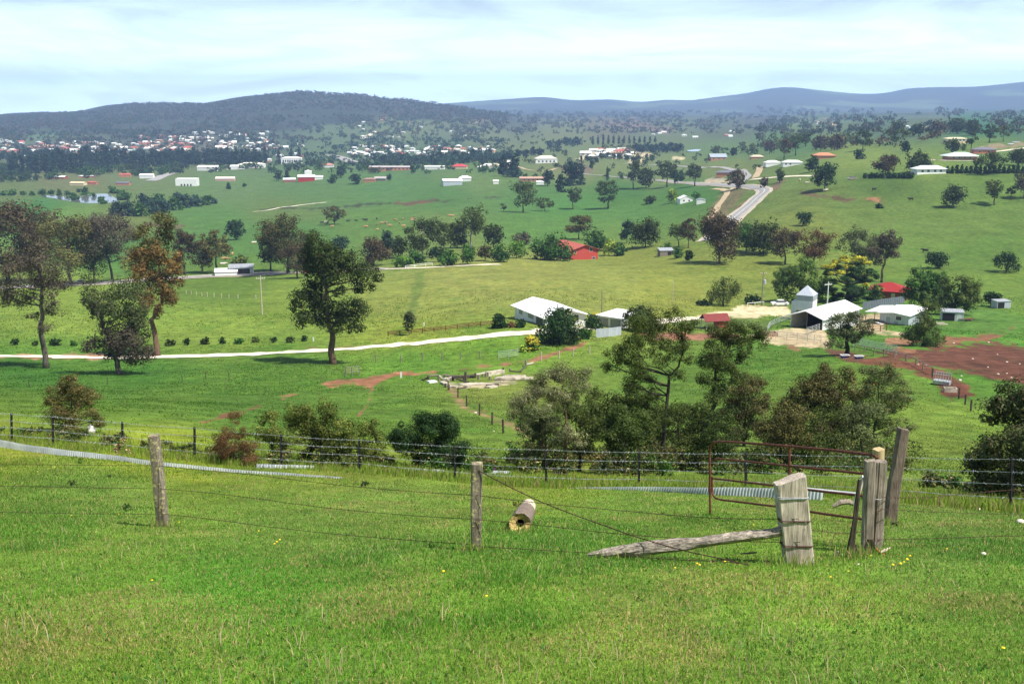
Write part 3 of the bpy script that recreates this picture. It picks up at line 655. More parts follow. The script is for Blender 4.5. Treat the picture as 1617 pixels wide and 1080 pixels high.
hero('gum_sapling', 'tree', 'loose grey-green gum with a few orange leaves behind the split gate post', *ZB, (1190, 880),
 [(1150,360,50),(1210,330,60),(1290,370,60),(1330,430,50),(1360,520,50),(1280,480,60),(1180,470,70),(1090,430,50),(1080,520,60),(1200,570,60),(1290,560,45),(1100,610,60),(1180,670,45),(1260,700,45),(1340,690,40),(1420,700,36),(1320,750,36),(1120,720,50)],
 'gumgrey', 12000, 3.0, 'dark', grow=1.22, seed=12, cover=1.45, depth=.8, accent=((.45,.17,.03), .025, None))
hero('gum_shrub', 'shrub', 'big dense leathery-leaved gum shrub over the wire fence beside the last picket', *ZC, (800, 1030),
 [(760,330,100),(860,260,100),(660,420,90),(700,540,120),(820,500,130),(900,400,120),(600,560,60),(640,690,110),(780,700,130),(900,700,120),(560,780,70),(500,800,55),(650,850,90),(780,870,110),(900,880,100),(560,880,55),(1000,560,120),(1000,800,110)],
 'gumgrey', 13000, 3.0, 'dark', grow=1.15, seed=13, cover=2.2, depth=.8, Ymin=31, accent=((.16,.11,.06), .10, None), part=('stem', 'foliage'))
# shrubs along the far side of the wire fence
hero('shrub', 'shrub', 'upright brown and olive shrub behind the wire fence, below the purple-grey gums', *ZF, (420, 440),
 [(440,110,36),(400,170,55),(470,190,55),(340,220,55),(420,250,80),(500,260,50),(340,310,60),(450,330,70),(390,380,50),(520,350,40),(545,385,40),(290,240,30)],
 'olivebrown', 9000, 2.0, 'dark', seed=14, cover=2.0, depth=.8, accent=((.22,.14,.06), .10, None), part=('stem', 'foliage'), group='shrubs behind the wire fence')
hero('shrub', 'shrub', 'dry red-brown thorny shrub behind the wire fence, left of the olive bushes', *ZF, (1340, 625),
 [(1330,370,40),(1260,470,55),(1320,480,60),(1380,440,40),(1420,520,50),(1300,540,45),(1440,580,45),(1230,520,30),(1400,600,40)],
 'redbrown', 7000, 1.6, 'brown', seed=15, cover=1.6, depth=.9, part=('stem', 'foliage'), group='shrubs behind the wire fence')
hero('shrub', 'shrub', 'wide olive shrub with yellowish new growth behind the wire fence', *ZG, (380, 620),
 [(80,370,55),(60,450,60),(250,320,60),(220,390,70),(320,400,80),(430,300,55),(440,390,80),(540,360,55),(540,440,70),(360,480,80),(260,480,60),(480,520,70),(380,560,60),(560,520,50),(650,400,40),(690,390,30),(660,450,40),(140,460,60),(700,500,40),(740,520,40),(120,540,50),(640,540,45)],
 'oliveyel', 15000, 2.0, 'dark', seed=16, cover=2.2, depth=.6, accent=((.30,.30,.07), .22, .35), part=('stem', 'foliage'), group='shrubs behind the wire fence')
hero('shrub', 'shrub', 'rounded very dark green shrub behind the wire fence, left of the lichened grey post', *ZG, (1010, 650),
 [(1040,350,70),(1100,370,70),(960,370,55),(900,440,70),(830,470,60),(1000,460,90),(1120,460,80),(1180,520,50),(900,540,70),(1040,560,80),(1150,590,50),(820,520,40),(960,610,50),(1080,620,50)],
 'deep', 14000, 2.2, 'dark', seed=17, cover=2.6, depth=.9, accent=((.05,.13,.02), .25, .5), part=('stem', 'foliage'), group='shrubs behind the wire fence')
# around the farm
hero('golden_cypress', 'tree', 'golden cypress with layered dark branches and bright yellow tips, left of the red roof', *Z8, (500, 570),
 [(395,368,34),(450,348,26),(500,330,36),(560,326,36),(612,345,28),(480,362,28),(540,398,32),(480,432,24),(600,428,28),(560,446,20),(520,462,18),(375,388,22),(440,392,20),
  (400,400,45),(440,380,40),(500,365,40),(560,365,45),(610,385,35),(630,415,30),(470,410,50),(550,415,55),(600,450,45),(400,450,40),(370,430,25),(480,475,60),(560,485,60),(620,500,45),(430,505,50),(640,545,40),(560,545,50),(470,545,45),(410,548,35)],
 'deep', 9000, 5, 'dark', seed=18, cover=2.6, squash=.42, depth=.9, up=.8, subk=9, twigs=1, extra=('goldtip', 13, .26), grow=.86)
hero('pepper_tree', 'tree', 'wide light green pepper tree behind the silo', *Z8, (230, 565),
 [(140,400,45),(190,380,45),(250,350,45),(280,370,40),(110,440,40),(170,450,50),(240,430,55),(310,440,50),(340,490,40),(130,500,45),(200,510,55),(280,510,50),(330,540,35),(100,480,30)],
 'willow', 5500, 4, 'dark', seed=19, cover=2.4, depth=.7)
hero('pepper_tree', 'tree', 'dense green tree behind the long silver shed roof', *Z8, (930, 610),
 [(900,420,45),(960,410,45),(1010,420,40),(870,470,50),(930,480,60),(1000,470,50),(850,520,40),(900,540,50),(970,540,60),(1040,440,25)],
 'willow', 4200, 4, 'dark', seed=20, cover=2.5, depth=.7, extra=('green', 6, .5))
hero('pepper_tree', 'tree', 'bushy green tree leaning over the small tin shed', *Z8, (1095, 640),
 [(1060,480,45),(1110,460,40),(1160,470,45),(1200,490,35),(1080,540,55),(1150,540,50),(1190,560,40),(1060,590,45),(1120,600,45),(1215,530,25),(1180,600,25)],
 'gumolive', 4200, 4, 'dark', seed=21, cover=2.4, depth=.7)
hero('yard_tree', 'tree', 'forked grey-green tree standing in front of the open dairy shed', *Z8, (492, 865),
 [(460,660,45),(520,650,45),(420,680,40),(490,710,50),(560,690,40),(390,730,40),(440,740,40),(550,740,40),(380,780,30),(600,720,25),(470,640,30),(500,760,28),(430,790,20)],
 'gumgrey', 5500, 4, 'dark', [(492,865),(492,800),(490,740),(500,690),(480,650)], seed=22, cover=1.9, depth=.8)
hero('yard_tree', 'tree', 'loose green tree on the red dirt in front of the silver shed', *Z8, (930, 815),
 [(930,600,40),(980,590,30),(900,640,40),(870,680,45),(940,670,45),(850,730,45),(920,740,55),(980,740,45),(880,780,40),(960,790,40),(1010,770,25),(820,750,25)],
 'willow', 5000, 4, 'dark', seed=23, cover=1.8, depth=.8, extra=('gumolive', 6, .5))
# house garden
tree(882, 543, 74, 57, 'bush', 'deep', 'huge dark green garden bush in front of the white farmhouse', bark='dark', name='garden_bush')
tree(891, 540, 46, 58, 'bush', 'oliveyel', 'yellow-tipped conifer behind the huge dark bush at the farmhouse', name='garden_conifer', cat='tree')
tree(936, 519, 34, 22, 'bush', 'deep', 'dark hedge shrub between the white farmhouse and the garage', name='garden_shrub')
tree(939, 513, 17, 20, 'bush', 'yellow', 'yellow flowering shrub beside the garage', name='flowering_shrub')
tree(839, 553, 28, 25, 'bush', 'yellow', 'bright yellow flowering shrub at the end of the drive', name='flowering_shrub')
tree(840, 554, 24, 16, 'bush', 'green', 'green base shrub under the bright yellow shrub by the drive', name='garden_shrub')
tree(826, 556, 11, 14, 'bush', 'lime', 'small yellow-green shrub next to the bright yellow shrub', name='flowering_shrub')
tree(789, 518, 27, 25, 'bush', 'deep', 'round dark shrub at the end of the brown rail fence', name='garden_shrub')
tree(823, 517, 20, 14, 'bush', 'deep', 'small clipped dark shrub below the farmhouse windows', name='garden_shrub')
tree(808, 517, 20, 9, 'bush', 'redbrown', 'reddish low shrub beside the farmhouse corner', name='garden_shrub')
tree(925, 535, 30, 16, 'bush', 'green', 'low green hedge in front of the iron fence by the garage', name='garden_shrub')
tree(985, 517, 24, 22, 'bush', 'oliveyel', 'yellowish shrub against the garage doors', name='flowering_shrub')
tree(646, 529, 22, 40, 'round', 'gumgrey', 'small upright grey-brown tree at the brown rail fence', bark='brown')
tree(1012, 523, 62, 40, 'bush', 'gumolive', 'leafy olive shrub in front of the garage roof', name='garden_shrub')
tree(1186, 480, 32, 15, 'bush', 'deep', 'dark hedge clump beside the pole with the transformer', name='garden_shrub')
tree(1142, 483, 50, 46, 'willow', 'gumolive', 'drooping olive tree in the paddock left of the transformer pole')
tree(1112, 483, 32, 10, 'bush', 'deep', 'low dark shrub under the drooping olive tree', name='garden_shrub')
tree(1384, 474, 20, 26, 'bush', 'oliveyel', 'yellow-green shrub in front of the red-roofed house', name='garden_shrub')
tree(1408, 472, 16, 10, 'bush', 'deep', 'small dark shrub under the red house window', name='garden_shrub')
# row of young shrubs along the drive
for i, (u, v) in enumerate([(25,545),(55,546),(87,546),(118,546),(268,546),(295,545),(325,544),(351,543),(378,543),(405,541),(432,541),(458,541),(482,539)]):
    tree(u + (i * 5 % 3) - 1, v, [17, 11, 16, 12, 18, 14, 15, 11, 16, 12, 14, 16, 11][i], [10, 8, 12, 9, 11, 12, 13, 12, 11, 10, 9, 10, 11][i], ['bush', 'round'][i * 3 % 5 == 0], ['deep', 'gumdark', 'deep', 'green', 'gumolive'][i % 5], name='young_shrub', cat='shrub', label='small round shrub in the row planted along the gravel drive', group='young shrubs along the drive', var=i % 3)
# middle distance
MID = [
 (62,446,84,92,'gum','gumbrown','dark brown gum filling the gap right of the biggest road gum','dark'),
 (150,448,64,76,'gum','gumdark','low dark gum between the olive-brown and the purple-brown gum','dark'),
 (12,448,132,124,'gum','gumbrown','big dark brown gum at the left edge of the road','dark'),
 (112,450,104,104,'gum','olivebrown','olive-brown gum beside the road behind the purple-grey gum','dark'),
 (178,446,88,102,'gum','purple','dark purple-brown gum beside the road left of the orange gum','dark'),
 (292,434,40,70,'gum','gumbrown','narrow dark brown gum showing behind the orange gum','dark'),
 (320,432,44,50,'gum','gumbrown','bushy brown gum on the far side of the road by the low shed','brown'),
 (343,432,44,70,'gum','olivebrown','tall brown gum with a bare stem by the open shed','brown'),
 (373,379,31,31,'round','deep','lone round dark green tree in the far green paddock','dark'),
 (379,424,28,20,'bush','oliveyel','yellow-green bush behind the open shed','dark'),
 (455,432,92,90,'gum','olivebrown','broad olive-brown gum beside the road left of the big dark gum','dark'),
 (428,428,42,60,'round','gumdark','dark leafy tree at the left foot of the broad olive-brown gum','dark'),
 (470,440,52,52,'gum','gumbrown','brown-crowned gum on the road bank beside the red car','brown'),
 (537,400,30,27,'round','blueg','small blue-green tree showing above the big dark gum','dark'),
 (528,355,34,27,'gum','olivebrown','lone spreading tree among the cattle','dark'),
 (590,420,50,44,'round','gumbrown','rounded red-brown tree on the far side of the road','dark'),
 (611,405,22,42,'round','blueg','narrow blue-green tree right of the rounded red-brown tree','dark'),
 (630,408,28,34,'round','gumdark','dark tree between the blue-green tree and the spreading gum','dark'),
 (668,407,64,60,'gum','gumdark','dark spreading gum with a pale trunk above the orchard trees','pale'),
 (701,402,26,50,'gum','gumolive','slim olive gum next to the dark spreading gum','brown'),
 (744,392,52,62,'gum','gumolive','tall gum with a white trunk above the orchard trees','pale'),
 (722,392,36,42,'round','gumdark','dark rounded tree under the left of the white-trunked gum','dark'),
 (779,390,34,36,'round','gumdark','dark rounded tree under the right of the white-trunked gum','dark'),
 (637,422,40,18,'bush','bright','bright green roadside bush left of the orchard','dark'),
 (656,416,34,20,'bush','green','green roadside bush beside the white gate','dark'),
 (690,414,24,24,'bush','deep','dark shrub at the left end of the orchard row','dark'),
 (707,420,44,26,'round','green','low green fruit tree, first of the orchard row','dark'),
 (739,418,26,30,'round','green','upright green fruit tree, second of the orchard row','dark'),
 (766,412,28,24,'round','olivebrown','brownish fruit tree in the orchard row','dark'),
 (790,414,36,28,'round','green','green fruit tree right of the brownish one','dark'),
 (816,408,36,26,'round','bright','bright green fruit tree left of the wide garden tree','dark'),
 (826,392,30,26,'round','purple','dull grey-purple tree behind the bright green fruit tree','dark'),
 (870,411,66,42,'bush','green','wide dark green garden tree hiding the left of the red farmhouse','dark'),
 (914,378,62,36,'gum','olivebrown','broad olive-brown gum behind the red farmhouse roof','dark'),
 (942,396,42,32,'round','green','green leafy tree right behind the red farmhouse','dark'),
 (962,404,22,24,'round','lime','round yellow-green tree beside the red farmhouse','dark'),
 (979,404,20,20,'bush','green','dark green shrub right of the yellow-green tree','dark'),
 (990,384,20,37,'round','blueg','narrow dark blue-green tree left of the rounded paddock tree','dark'),
 (1019,391,54,42,'round','gumdark','rounded dark tree in the paddock right of the red farmhouse','dark'),
 (1052,400,22,16,'bush','green','green shrub over a small hut in the paddock','dark'),
 (1070,408,20,18,'round','green','small round paddock tree left of its smaller companion','dark'),
 (1088,412,15,17,'round','deep','smallest paddock tree left of the big red-brown tree','dark'),
 (1072,390,36,36,'gum','gumolive','slim olive tree behind the small paddock trees','dark'),
 (1087,392,26,46,'gum','gumbrown','narrow brown gum left of the big red-brown tree','brown'),
 (1136,416,72,76,'round','gumbrown','big red-brown tree with a short trunk below the highway','brown'),
 (1178,398,50,44,'round','green','green tree right behind the big red-brown tree','dark'),
 (1205,402,58,50,'round','gumolive','dense olive tree above the pepper tree','dark'),
 (1240,418,56,54,'gum','gumbrown','brown gum with thin trunks left of its redder neighbour','dark'),
 (1284,424,56,60,'gum','redbrown','reddish brown gum nearest the golden cypress','dark'),
 (1352,424,66,62,'gum','gumgrey','pale grey gum behind the golden cypress','pale'),
 (1392,446,54,78,'gum','purple','tall grey-brown gum above the red-roofed house','brown'),
 (1270,357,25,20,'round','deep','lone small round tree in the paddock right of the highway','dark'),
 (1389,329,14,7,'bush','deep','low dark bush on the open hillside','dark'),
 (1480,424,40,25,'round','deep','wide lone tree with a clear trunk beside the creek line','dark'),
 (1589,430,46,32,'willow','deep','lone weeping willow near the creek line','dark'),
 (1567,484,34,24,'round','deep','small spreading tree beside the furthest tin shed','dark'),
 (1505,328,34,35,'round','gumdark','lone dark tree with a leaning crown on the green hillside','brown'),
 (1570,324,28,39,'gum','gumolive','lone tall tree on the green hillside right of the leaning one','brown'),
 (1596,314,14,20,'gum','gumolive','slim young tree near the hillside edge','brown'),
 (1616,314,34,40,'gum','purple','grey-brown tree at the right edge of the hillside','brown'),
 (1302,301,38,40,'round','deep','big dark round tree beside the hillside road','dark'),
 (1231,289,15,21,'round','gumdark','small dark tree beside the highway bend','dark'),
 (1163,299,28,29,'round','gumbrown','dark brown tree on the cutting left of the highway bend','dark'),
 (1207,297,18,15,'round','purple','small purple-brown tree just above the highway bend','dark'),
 (826,336,40,46,'gum','gumolive','olive gum in the middle paddock, left of a small companion','brown'),
 (860,334,28,20,'gum','gumolive','small gum right beside the olive gum in the middle paddock','brown'),
 (904,331,25,34,'gum','gumolive','thin gum with a clear trunk in the middle paddock','brown'),
 (960,330,34,42,'gum','gumdark','dark lone gum in the middle paddock','dark'),
 (1027,322,22,12,'round','gumdark','low dark tree left of the white cottage','dark'),
 (1061,321,19,21,'round','lime','round yellow tree beside the white cottage','dark'),
 (1099,314,12,11,'round','green','small green tree between cottage and annex','dark'),
 (1000,298,23,42,'gum','gumdark','tall gum above the dark green crop, left of a rounder tree','dark'),
 (1020,297,28,30,'round','gumdark','rounded gum above the dark green crop','dark'),
 (1053,296,30,38,'gum','gumdark','tall dark gum in the line above the crop','dark'),
 (1066,292,14,24,'round','deep','narrow dark tree in the line above the crop','dark'),
 (1076,286,10,16,'pine','deep','small conical tree in the line above the crop','dark'),
 (1097,294,24,33,'gum','gumdark','dark gum at the right end of the line above the crop','dark'),
 (865,294,18,25,'round','deep','dark tree left of the large dark mass','dark'),
 (885,304,20,28,'pine','deep','pointed dark tree below the large dark mass','dark'),
 (905,293,29,37,'bush','pine','large dark rounded pine mass by the side road','dark'),
 (918,292,7,42,'poplar','pine','tall thin dark poplar touching the large dark mass','dark'),
 (935,268,9,15,'round','deep','small dark tree above the side road','dark'),
 (959,286,6,20,'poplar','deep','single small poplar below the side road','dark'),
 (796,278,20,32,'pine','pine','tall dark pine, left of a pair','dark'),
 (812,280,26,36,'pine','pine','broad dark pine, right of a pair','dark'),
 (795,334,9,12,'gum','gumolive','tiny lone tree in the middle of the green paddock','dark'),
 (562,291,22,15,'round','deep','dark rounded tree beside the small farm roofs','dark'),
 (525,290,15,13,'round','deep','dark bush right of the red barn','dark'),
 (538,281,16,19,'round','deep','dark tree behind the red barn','dark'),
 (615,285,9,10,'round','deep','small dark tree in the paddock below the long brick building','dark'),
 (651,274,10,12,'round','deep','small dark tree right of the long brick building','dark'),
 (440,286,13,17,'round','deep','dark tree left of the red barn','dark'),
 (453,284,10,14,'pine','deep','narrow dark tree beside the white farm sheds','dark'),
 (361,299,8,10,'pine','deep','tiny conical tree in the paddock, right of the white block','dark'),
 (386,297,7,7,'round','deep','tiny round tree in the paddock near the fence line','dark'),
 (1282,272,22,24,'round','deep','dark tree beside the orange-roofed hillside house','dark'),
 (1356,252,18,15,'round','deep','leafy tree alone on the bright hillside','dark'),
 (1430,241,15,17,'round','deep','small tree at the edge of the bright hillside','dark'),
 (1398,276,34,30,'round','gumbrown','dull brown tree clump left of the long white house','dark'),
 (1450,272,54,30,'round','gumdark','wide dark trees behind the long white house','dark'),
 (1413,262,14,14,'gum','gumolive','small tree left of the wide dark trees','dark'),
 (1505,242,34,20,'round','gumdark','dark tree in front of the cream house','dark'),
 (1533,237,16,26,'gum','gumdark','dark tree at the right end of the cream house','dark'),
 (1562,226,20,27,'gum','gumdark','left of two dark trees on the upper hillside','dark'),
 (1584,224,18,25,'gum','gumolive','right of two dark trees on the upper hillside','brown'),
 (1560,276,42,34,'gum','gumdark','dark trees right of the verandah house','dark'),
 (1608,262,36,26,'round','gumdark','dark tree clump by the hillside drive','dark'),
 (1215,243,24,18,'round','gumbrown','brown bushy tree left of the tall hillside gum','dark'),
 (1238,252,20,31,'gum','gumbrown','tall brown gum with a bare trunk on the hillside','brown'),
 (1256,246,30,30,'gum','gumdark','dark gum right of the tall brown hillside gum','dark'),
 (1272,232,20,22,'gum','gumdark','dark gum behind the hillside gums','dark'),
 (1296,238,30,22,'round','gumbrown','brown clump of gum above the orange-roofed house','dark'),
 (1322,237,30,22,'round','gumbrown','dark brown gum right of the brown clump','dark'),
 (1362,238,26,28,'gum','gumdark','tall dark gum over the bright hillside','dark'),
 (1415,228,30,22,'gum','gumolive','olive gum at the top of the bright hillside','dark'),
 (1417,214,30,20,'round','gumdark','dark tree in the upper row of the right hill','dark'),
 (1450,216,26,18,'round','gumdark','dark tree in the upper row right of the olive gum','dark'),
 (1480,215,30,22,'round','gumbrown','brown tree in the upper row left of the cream house','dark'),
 (1512,212,34,24,'round','gumdark','broad dark tree above the cream house','dark'),
 (1536,214,28,22,'round','gumdark','dark tree above the right end of the cream house','dark'),
 (1030,256,8,10,'round','blueg','small tree below the dark grove','dark'),
 (1130,246,18,14,'gum','gumgrey','pale grey tree left of the brown hillside house','grey'),
 (1158,246,14,12,'round','gumdark','dark bush right of the brown hillside house','dark'),
 (1170,242,16,16,'gum','gumgrey','pale grey tree right of the brown hillside house','grey'),
 (1188,242,15,14,'gum','gumgrey','second pale grey tree further from the brown hillside house','grey'),
]
for (u, v, wp, hp, shp, pal, lab, bk) in MID: tree(u, v, wp * 1.06, hp * 1.03, shp, pal, lab, bark=bk)
for (u, v, wp, hp, pal, lab) in [(862,742,76,104,'gumgrey','thin grey sapling low between the two pale gum saplings'),(915,744,84,112,'gumolive','leafy olive sapling right of the pale gum saplings'),(985,748,96,120,'gumdark','dark leafy sapling below the broad dark green tree'),(1078,742,90,118,'gumolive','olive sapling filling the gap right of the tallest gully gum'),(1128,744,80,106,'gumdark','dark sapling behind the left end of the rusty gate'),(1232,738,100,112,'olivebrown','brown-tinged sapling between the rounded and the large bushy gum'),(1290,738,96,100,'gumolive','olive sapling low behind the middle of the rusty gate'),(1362,740,92,112,'gumgrey','grey sapling behind the hinge end of the rusty gate')]:
    tree(u, v, wp, hp, 'gum', pal, lab, 'saplings in the gully', bark='dark', name='gum_sapling')
# planted row beside the hillside lawn
for i in range(17):
    u = 1496 + i * 7.4; v = 274 + (i % 2) * .5
    tree(u, v, 9, 11 + (i * 5 % 4), 'pine', 'deep', 'small conifer in the planted windbreak row right of the long white house', 'windbreak conifers on the right hill', var=i % 3)
for i in range(9):
    u = 1366 + i * 9; tree(u, 282 + (i * 3 % 3), 9 + (i % 3) * 2, 9, 'bush', 'deep', 'small dark shrub in the line along the fence left of the long white house', 'shrubs along the right hill fence', var=i % 3)
# shrubs around the pond
for i, (u, v, wp, hp) in enumerate([(5,309,16,10),(19,309,20,13),(36,308,14,9),(51,309,12,9),(67,308,17,13),(82,307,14,10),(94,309,9,14),(107,309,12,11),(117,316,22,16),(134,308,16,16),(148,311,10,9),(162,322,22,16),(180,306,20,15),(124,304,10,8)]):
    tree(u, v, wp * .8, hp * .75, 'bush', 'green', 'dark green willow bush standing at the edge of the pond', 'bushes round the pond', name='pond_shrub', var=i % 3)
for i, (u, v, wp, hp) in enumerate([(196,316,24,16),(185,340,26,22),(203,341,26,24),(222,342,24,22),(240,338,26,24),(258,336,24,22),(275,332,24,22),(292,328,24,22),(308,326,22,18),(326,324,22,14),(338,322,12,10),(226,326,24,20),(250,322,24,16),(280,320,22,16)]):
    tree(u, v, wp, hp, 'bush', 'blueg' if i % 3 else 'green', 'bushy tree in the thicket right of the pond', 'thicket trees right of the pond', name='thicket_tree', cat='tree', var=i % 3)
# pines in front of the town, poplars and the dark grove
for i in range(46):
    u = 18 + i * 8.5 + rnd.uniform(-3, 3); hp = rnd.uniform(20, 34); v = 268 - 0.026 * u + rnd.uniform(-3, 5)
    if u > 210: v = 264 - 0.03 * (u - 210) + rnd.uniform(-2, 2); hp = rnd.uniform(19, 27)
    if u < 130: v += 6; hp *= 1.1
    tree(u, v, rnd.uniform(11, 17), hp, 'pine', 'pine', 'dark pine in the long band of pines in front of the town', 'pines in front of the town', var=i % 3)
for i, (u, v, hp) in enumerate([(404,262,22),(419,258,24),(440,258,22),(460,252,16),(473,254,20),(383,258,22)]):
    tree(u, v, 6.5, hp, 'poplar', 'pine', 'tall dark poplar standing among the buildings left of the road bend', 'poplars by the town edge', var=i % 3)
for i in range(24):
    u = 596 + i * 9.0 + rnd.uniform(-3, 3); v = 259 + rnd.uniform(-3, 3) - .03 * (u - 600); hp = rnd.uniform(9, 17)
    tree(u, v, rnd.uniform(10, 16), hp, 'round' if i % 2 else 'pine', 'pine' if i % 3 else 'blueg', 'dark tree in the tree belt between the middle suburb and the paddocks', 'tree belt below the middle suburb', name='belt_tree', var=i % 3)
for i in range(13):
    u = 936 + i * 8.2; hp = 15 - i * .45 if i > 1 else 13
    tree(u, 229 - i * .25, 4.6, hp, 'poplar', 'pine', 'dark poplar in the straight row across the far paddock', 'poplar row in the far paddock', var=i % 3)
for i in range(12):
    u = 1004 + i * 6.3; tree(u, 240 + (i % 3) * 1.2 - .1 * i, 14, 13, 'round', 'pine', 'dark tree in the grove beyond the pale building site', 'dark grove in the far valley', name='grove_tree', var=i % 3)
for i, (u, v) in enumerate([(806,250),(818,248),(830,250),(842,246),(853,246),(868,236),(880,234),(893,229),(901,232),(912,230)]):
    tree(u, v, 15, 12, 'round', 'pine', 'dark tree in the belt left of the pale building site', 'tree belt left of the building site', name='belt_tree', var=i % 3)
for i in range(10):
    u = 925 + i * 9 + rnd.uniform(-3, 3); tree(u, rnd.uniform(250, 258), 10, rnd.uniform(7, 12), 'round', 'gumdark', 'small tree scattered over the pale building site', 'trees on the building site', name='site_tree', var=i % 3)

# trees too many and too far to count: one mass per wood
def wood(name, label, spots, pal, cat='wood', faces=46):
    rs = np.random.RandomState(len(spots)); V = []; C = []
    us = np.array([s[0] for s in spots], float); 
    for (u, v, wp, hp) in spots:
        p = hit(u, v, 300); m = pxm(p.y); W, Hh = wp * m, hp * m
        k = 4; lum = np.c_[rs.uniform(-.28, .28, k) * W, rs.uniform(-.28, .28, k) * W, rs.uniform(.35, .75, k) * Hh, np.full(k, .3 * min(W, Hh * 1.2))]
        a, c = leaf_arrays(lum, faces, math.sqrt(W * Hh * 2.2 / faces), pal if isinstance(pal, str) else pal[rs.randint(len(pal))], rs, subk=3)
        V.append(a + np.array(p)); C.append(c)
    V = np.concatenate(V); C = np.concatenate(C)
    o = link(bpy.data.objects.new(name, mesh_np(name, V, np.arange(len(V)).reshape(-1, 4), LEAF, col=C)))
    return tag(o, label, cat, kind='stuff')
def scat(n, box, wp, hp, seed, dens=None):
    rs = np.random.RandomState(seed); o = []
    while len(o) < n:
        u = rs.uniform(box[0], box[2]); v = rs.uniform(box[1], box[3])
        if dens is not None and rs.uniform() > dens(u, v): continue
        o.append((u, v, rs.uniform(*wp), rs.uniform(*hp)))
    return o
def clumpy(s, th=.5):
    return lambda u, v: 1.0 if fbm(np.array([u / 26.]), np.array([v / 8.]), s, 3)[0] > th else .06
wood('town_trees', 'dark garden trees mixed among the houses of the far town', scat(860, (-160, 208, 440, 252), (5, 11), (4, 7.5), 1), ('pine', 'blueg', 'gumbrown'))
wood('suburb_trees', 'dark garden trees among the houses of the middle suburb', scat(420, (430, 222, 800, 264), (6, 12), (5, 9), 2, clumpy(5, .45)), ('pine', 'blueg'))
wood('foothill_woods', 'scattered bush covering the foot of the left range', scat(1850, (-200, 184, 760, 224), (5, 10), (3.5, 6.5), 3, clumpy(9, .46)), ('gumdark', 'gumbrown', 'blueg'))
wood('valley_woods', 'scattered bush along the far valley floor', scat(900, (740, 178, 1290, 212), (5, 10), (3, 5.5), 4, clumpy(13, .45)), ('gumdark', 'gumbrown', 'blueg'))
wood('paddock_trees', 'dots of trees over the far paddocks', scat(90, (560, 205, 1000, 236), (4, 8), (4, 7), 5), ('gumdark', 'blueg'))
wood('hill_woods', 'bush over the crest of the right hill', scat(470, (1195, 178, 1800, 214), (8, 15), (6, 11), 6, clumpy(17, .47)), ('gumdark', 'gumbrown', 'blueg'))
wood('hillside_bush', 'rough trees over the middle of the right hill', scat(60, (1195, 214, 1480, 236), (12, 22), (9, 15), 7, clumpy(19, .5)), ('gumdark', 'gumbrown', 'gumolive'))
def crest(n, seed):
    rs = np.random.RandomState(seed); o = []
    for i in range(n): u = rs.uniform(-5, 800); o.append((u, np.interp(u, R1[:, 0], R1[:, 1]) + .4 + 26 * rs.uniform() ** 1.7, rs.uniform(5, 10), rs.uniform(2.2, 4.6)))
    return o
wood('range_forest', 'tree canopy covering the left range', crest(2600, 5), ('gumdark', 'gumbrown', 'purple'), faces=22)
wood('pine_belt', 'dense dark pines massed behind the front row before the town', scat(290, (-120, 254, 425, 264), (10, 16), (15, 25), 8), ('pine',), faces=90)
wood('suburb_belt', 'dense dark trees massed below the middle suburb', scat(110, (590, 250, 800, 261), (10, 16), (8, 15), 9), ('pine', 'blueg'), faces=80)
wood('farm_trees', 'garden trees around the outlying houses below the town', scat(300, (0, 266, 440, 296), (9, 16), (6, 12), 10, lambda u, v: 1.0 if (v < 290 - .05 * u and fbm(np.array([u / 22.]), np.array([v / 9.]), 23, 3)[0] > .42) else .0), ('green', 'pine', 'gumdark'), faces=80)
wood('farm_trees', 'garden trees around the farm buildings right of the town', scat(170, (425, 256, 800, 282), (9, 15), (6, 11), 12, lambda u, v: 1.0 if (v < 276 and fbm(np.array([u / 22.]), np.array([v / 9.]), 29, 3)[0] > .43) else .0), ('green', 'pine', 'gumdark'), faces=80)
wood('valley_trees', 'trees along the lanes and fences of the middle valley', scat(110, (800, 236, 1210, 284), (8, 15), (6, 12), 13, clumpy(31, .56)), ('gumdark', 'blueg', 'gumolive'), faces=80)
wood('roadside_trees', 'brown gums along the road past the left edge of the view', scat(11, (-260, 440, -50, 462), (80, 120), (80, 120), 14), ('gumbrown', 'olivebrown', 'purple'), faces=1400)
# ------------------------------------------------------------------ materials of built things
WHITE = mat('white_paint', (.74,.74,.72), .55, .06, 2); CREAMW = mat('cream_paint', (.62,.52,.32), .6, .1, 2)
ROOFW = mat('white_iron_roof', (.66,.66,.64), .45, .06, .9, stretch=(5,.35,.35), col2=(.82,.82,.80), th=(.3,.55)); ROOFG = mat('grey_iron', (.40,.42,.45), .45, .18, 1.2, .3, stretch=(5,.4,.4))
SILV = mat('galvanised_iron', (.46,.50,.56), .45, .16, 1.5, .25, stretch=(6,6,.4)); ROOFR = mat('red_roof_tiles', (.27,.020,.018), .6, .2, 6)
BRICKR = mat('red_brick', (.30,.075,.05), .85, .2, 8); BRICKO = mat('orange_brick', (.42,.19,.11), .85, .18, 8); ROOFO = mat('faded_red_roof', (.40,.10,.07), .6, .2, 2)
DARK = mat('painted_inside_shade', (.012,.012,.014), .9, .2, 2); GLASS = mat('window_glass', (.035,.045,.06), .12, .3, 1, spec=.5); GREYD = mat('grey_door', (.30,.30,.26), .6, .08, 3)  # DARK puts the shade of interiors into a near-black colour
TIMB = mat('weathered_timber', (.20,.17,.14), .9, .4, 7, stretch=(4,4,.4)); TIMBD = mat('dark_old_timber', (.07,.055,.045), .9, .4, 7); TIMBP = mat('pale_timber', (.42,.37,.30), .9, .3, 7)
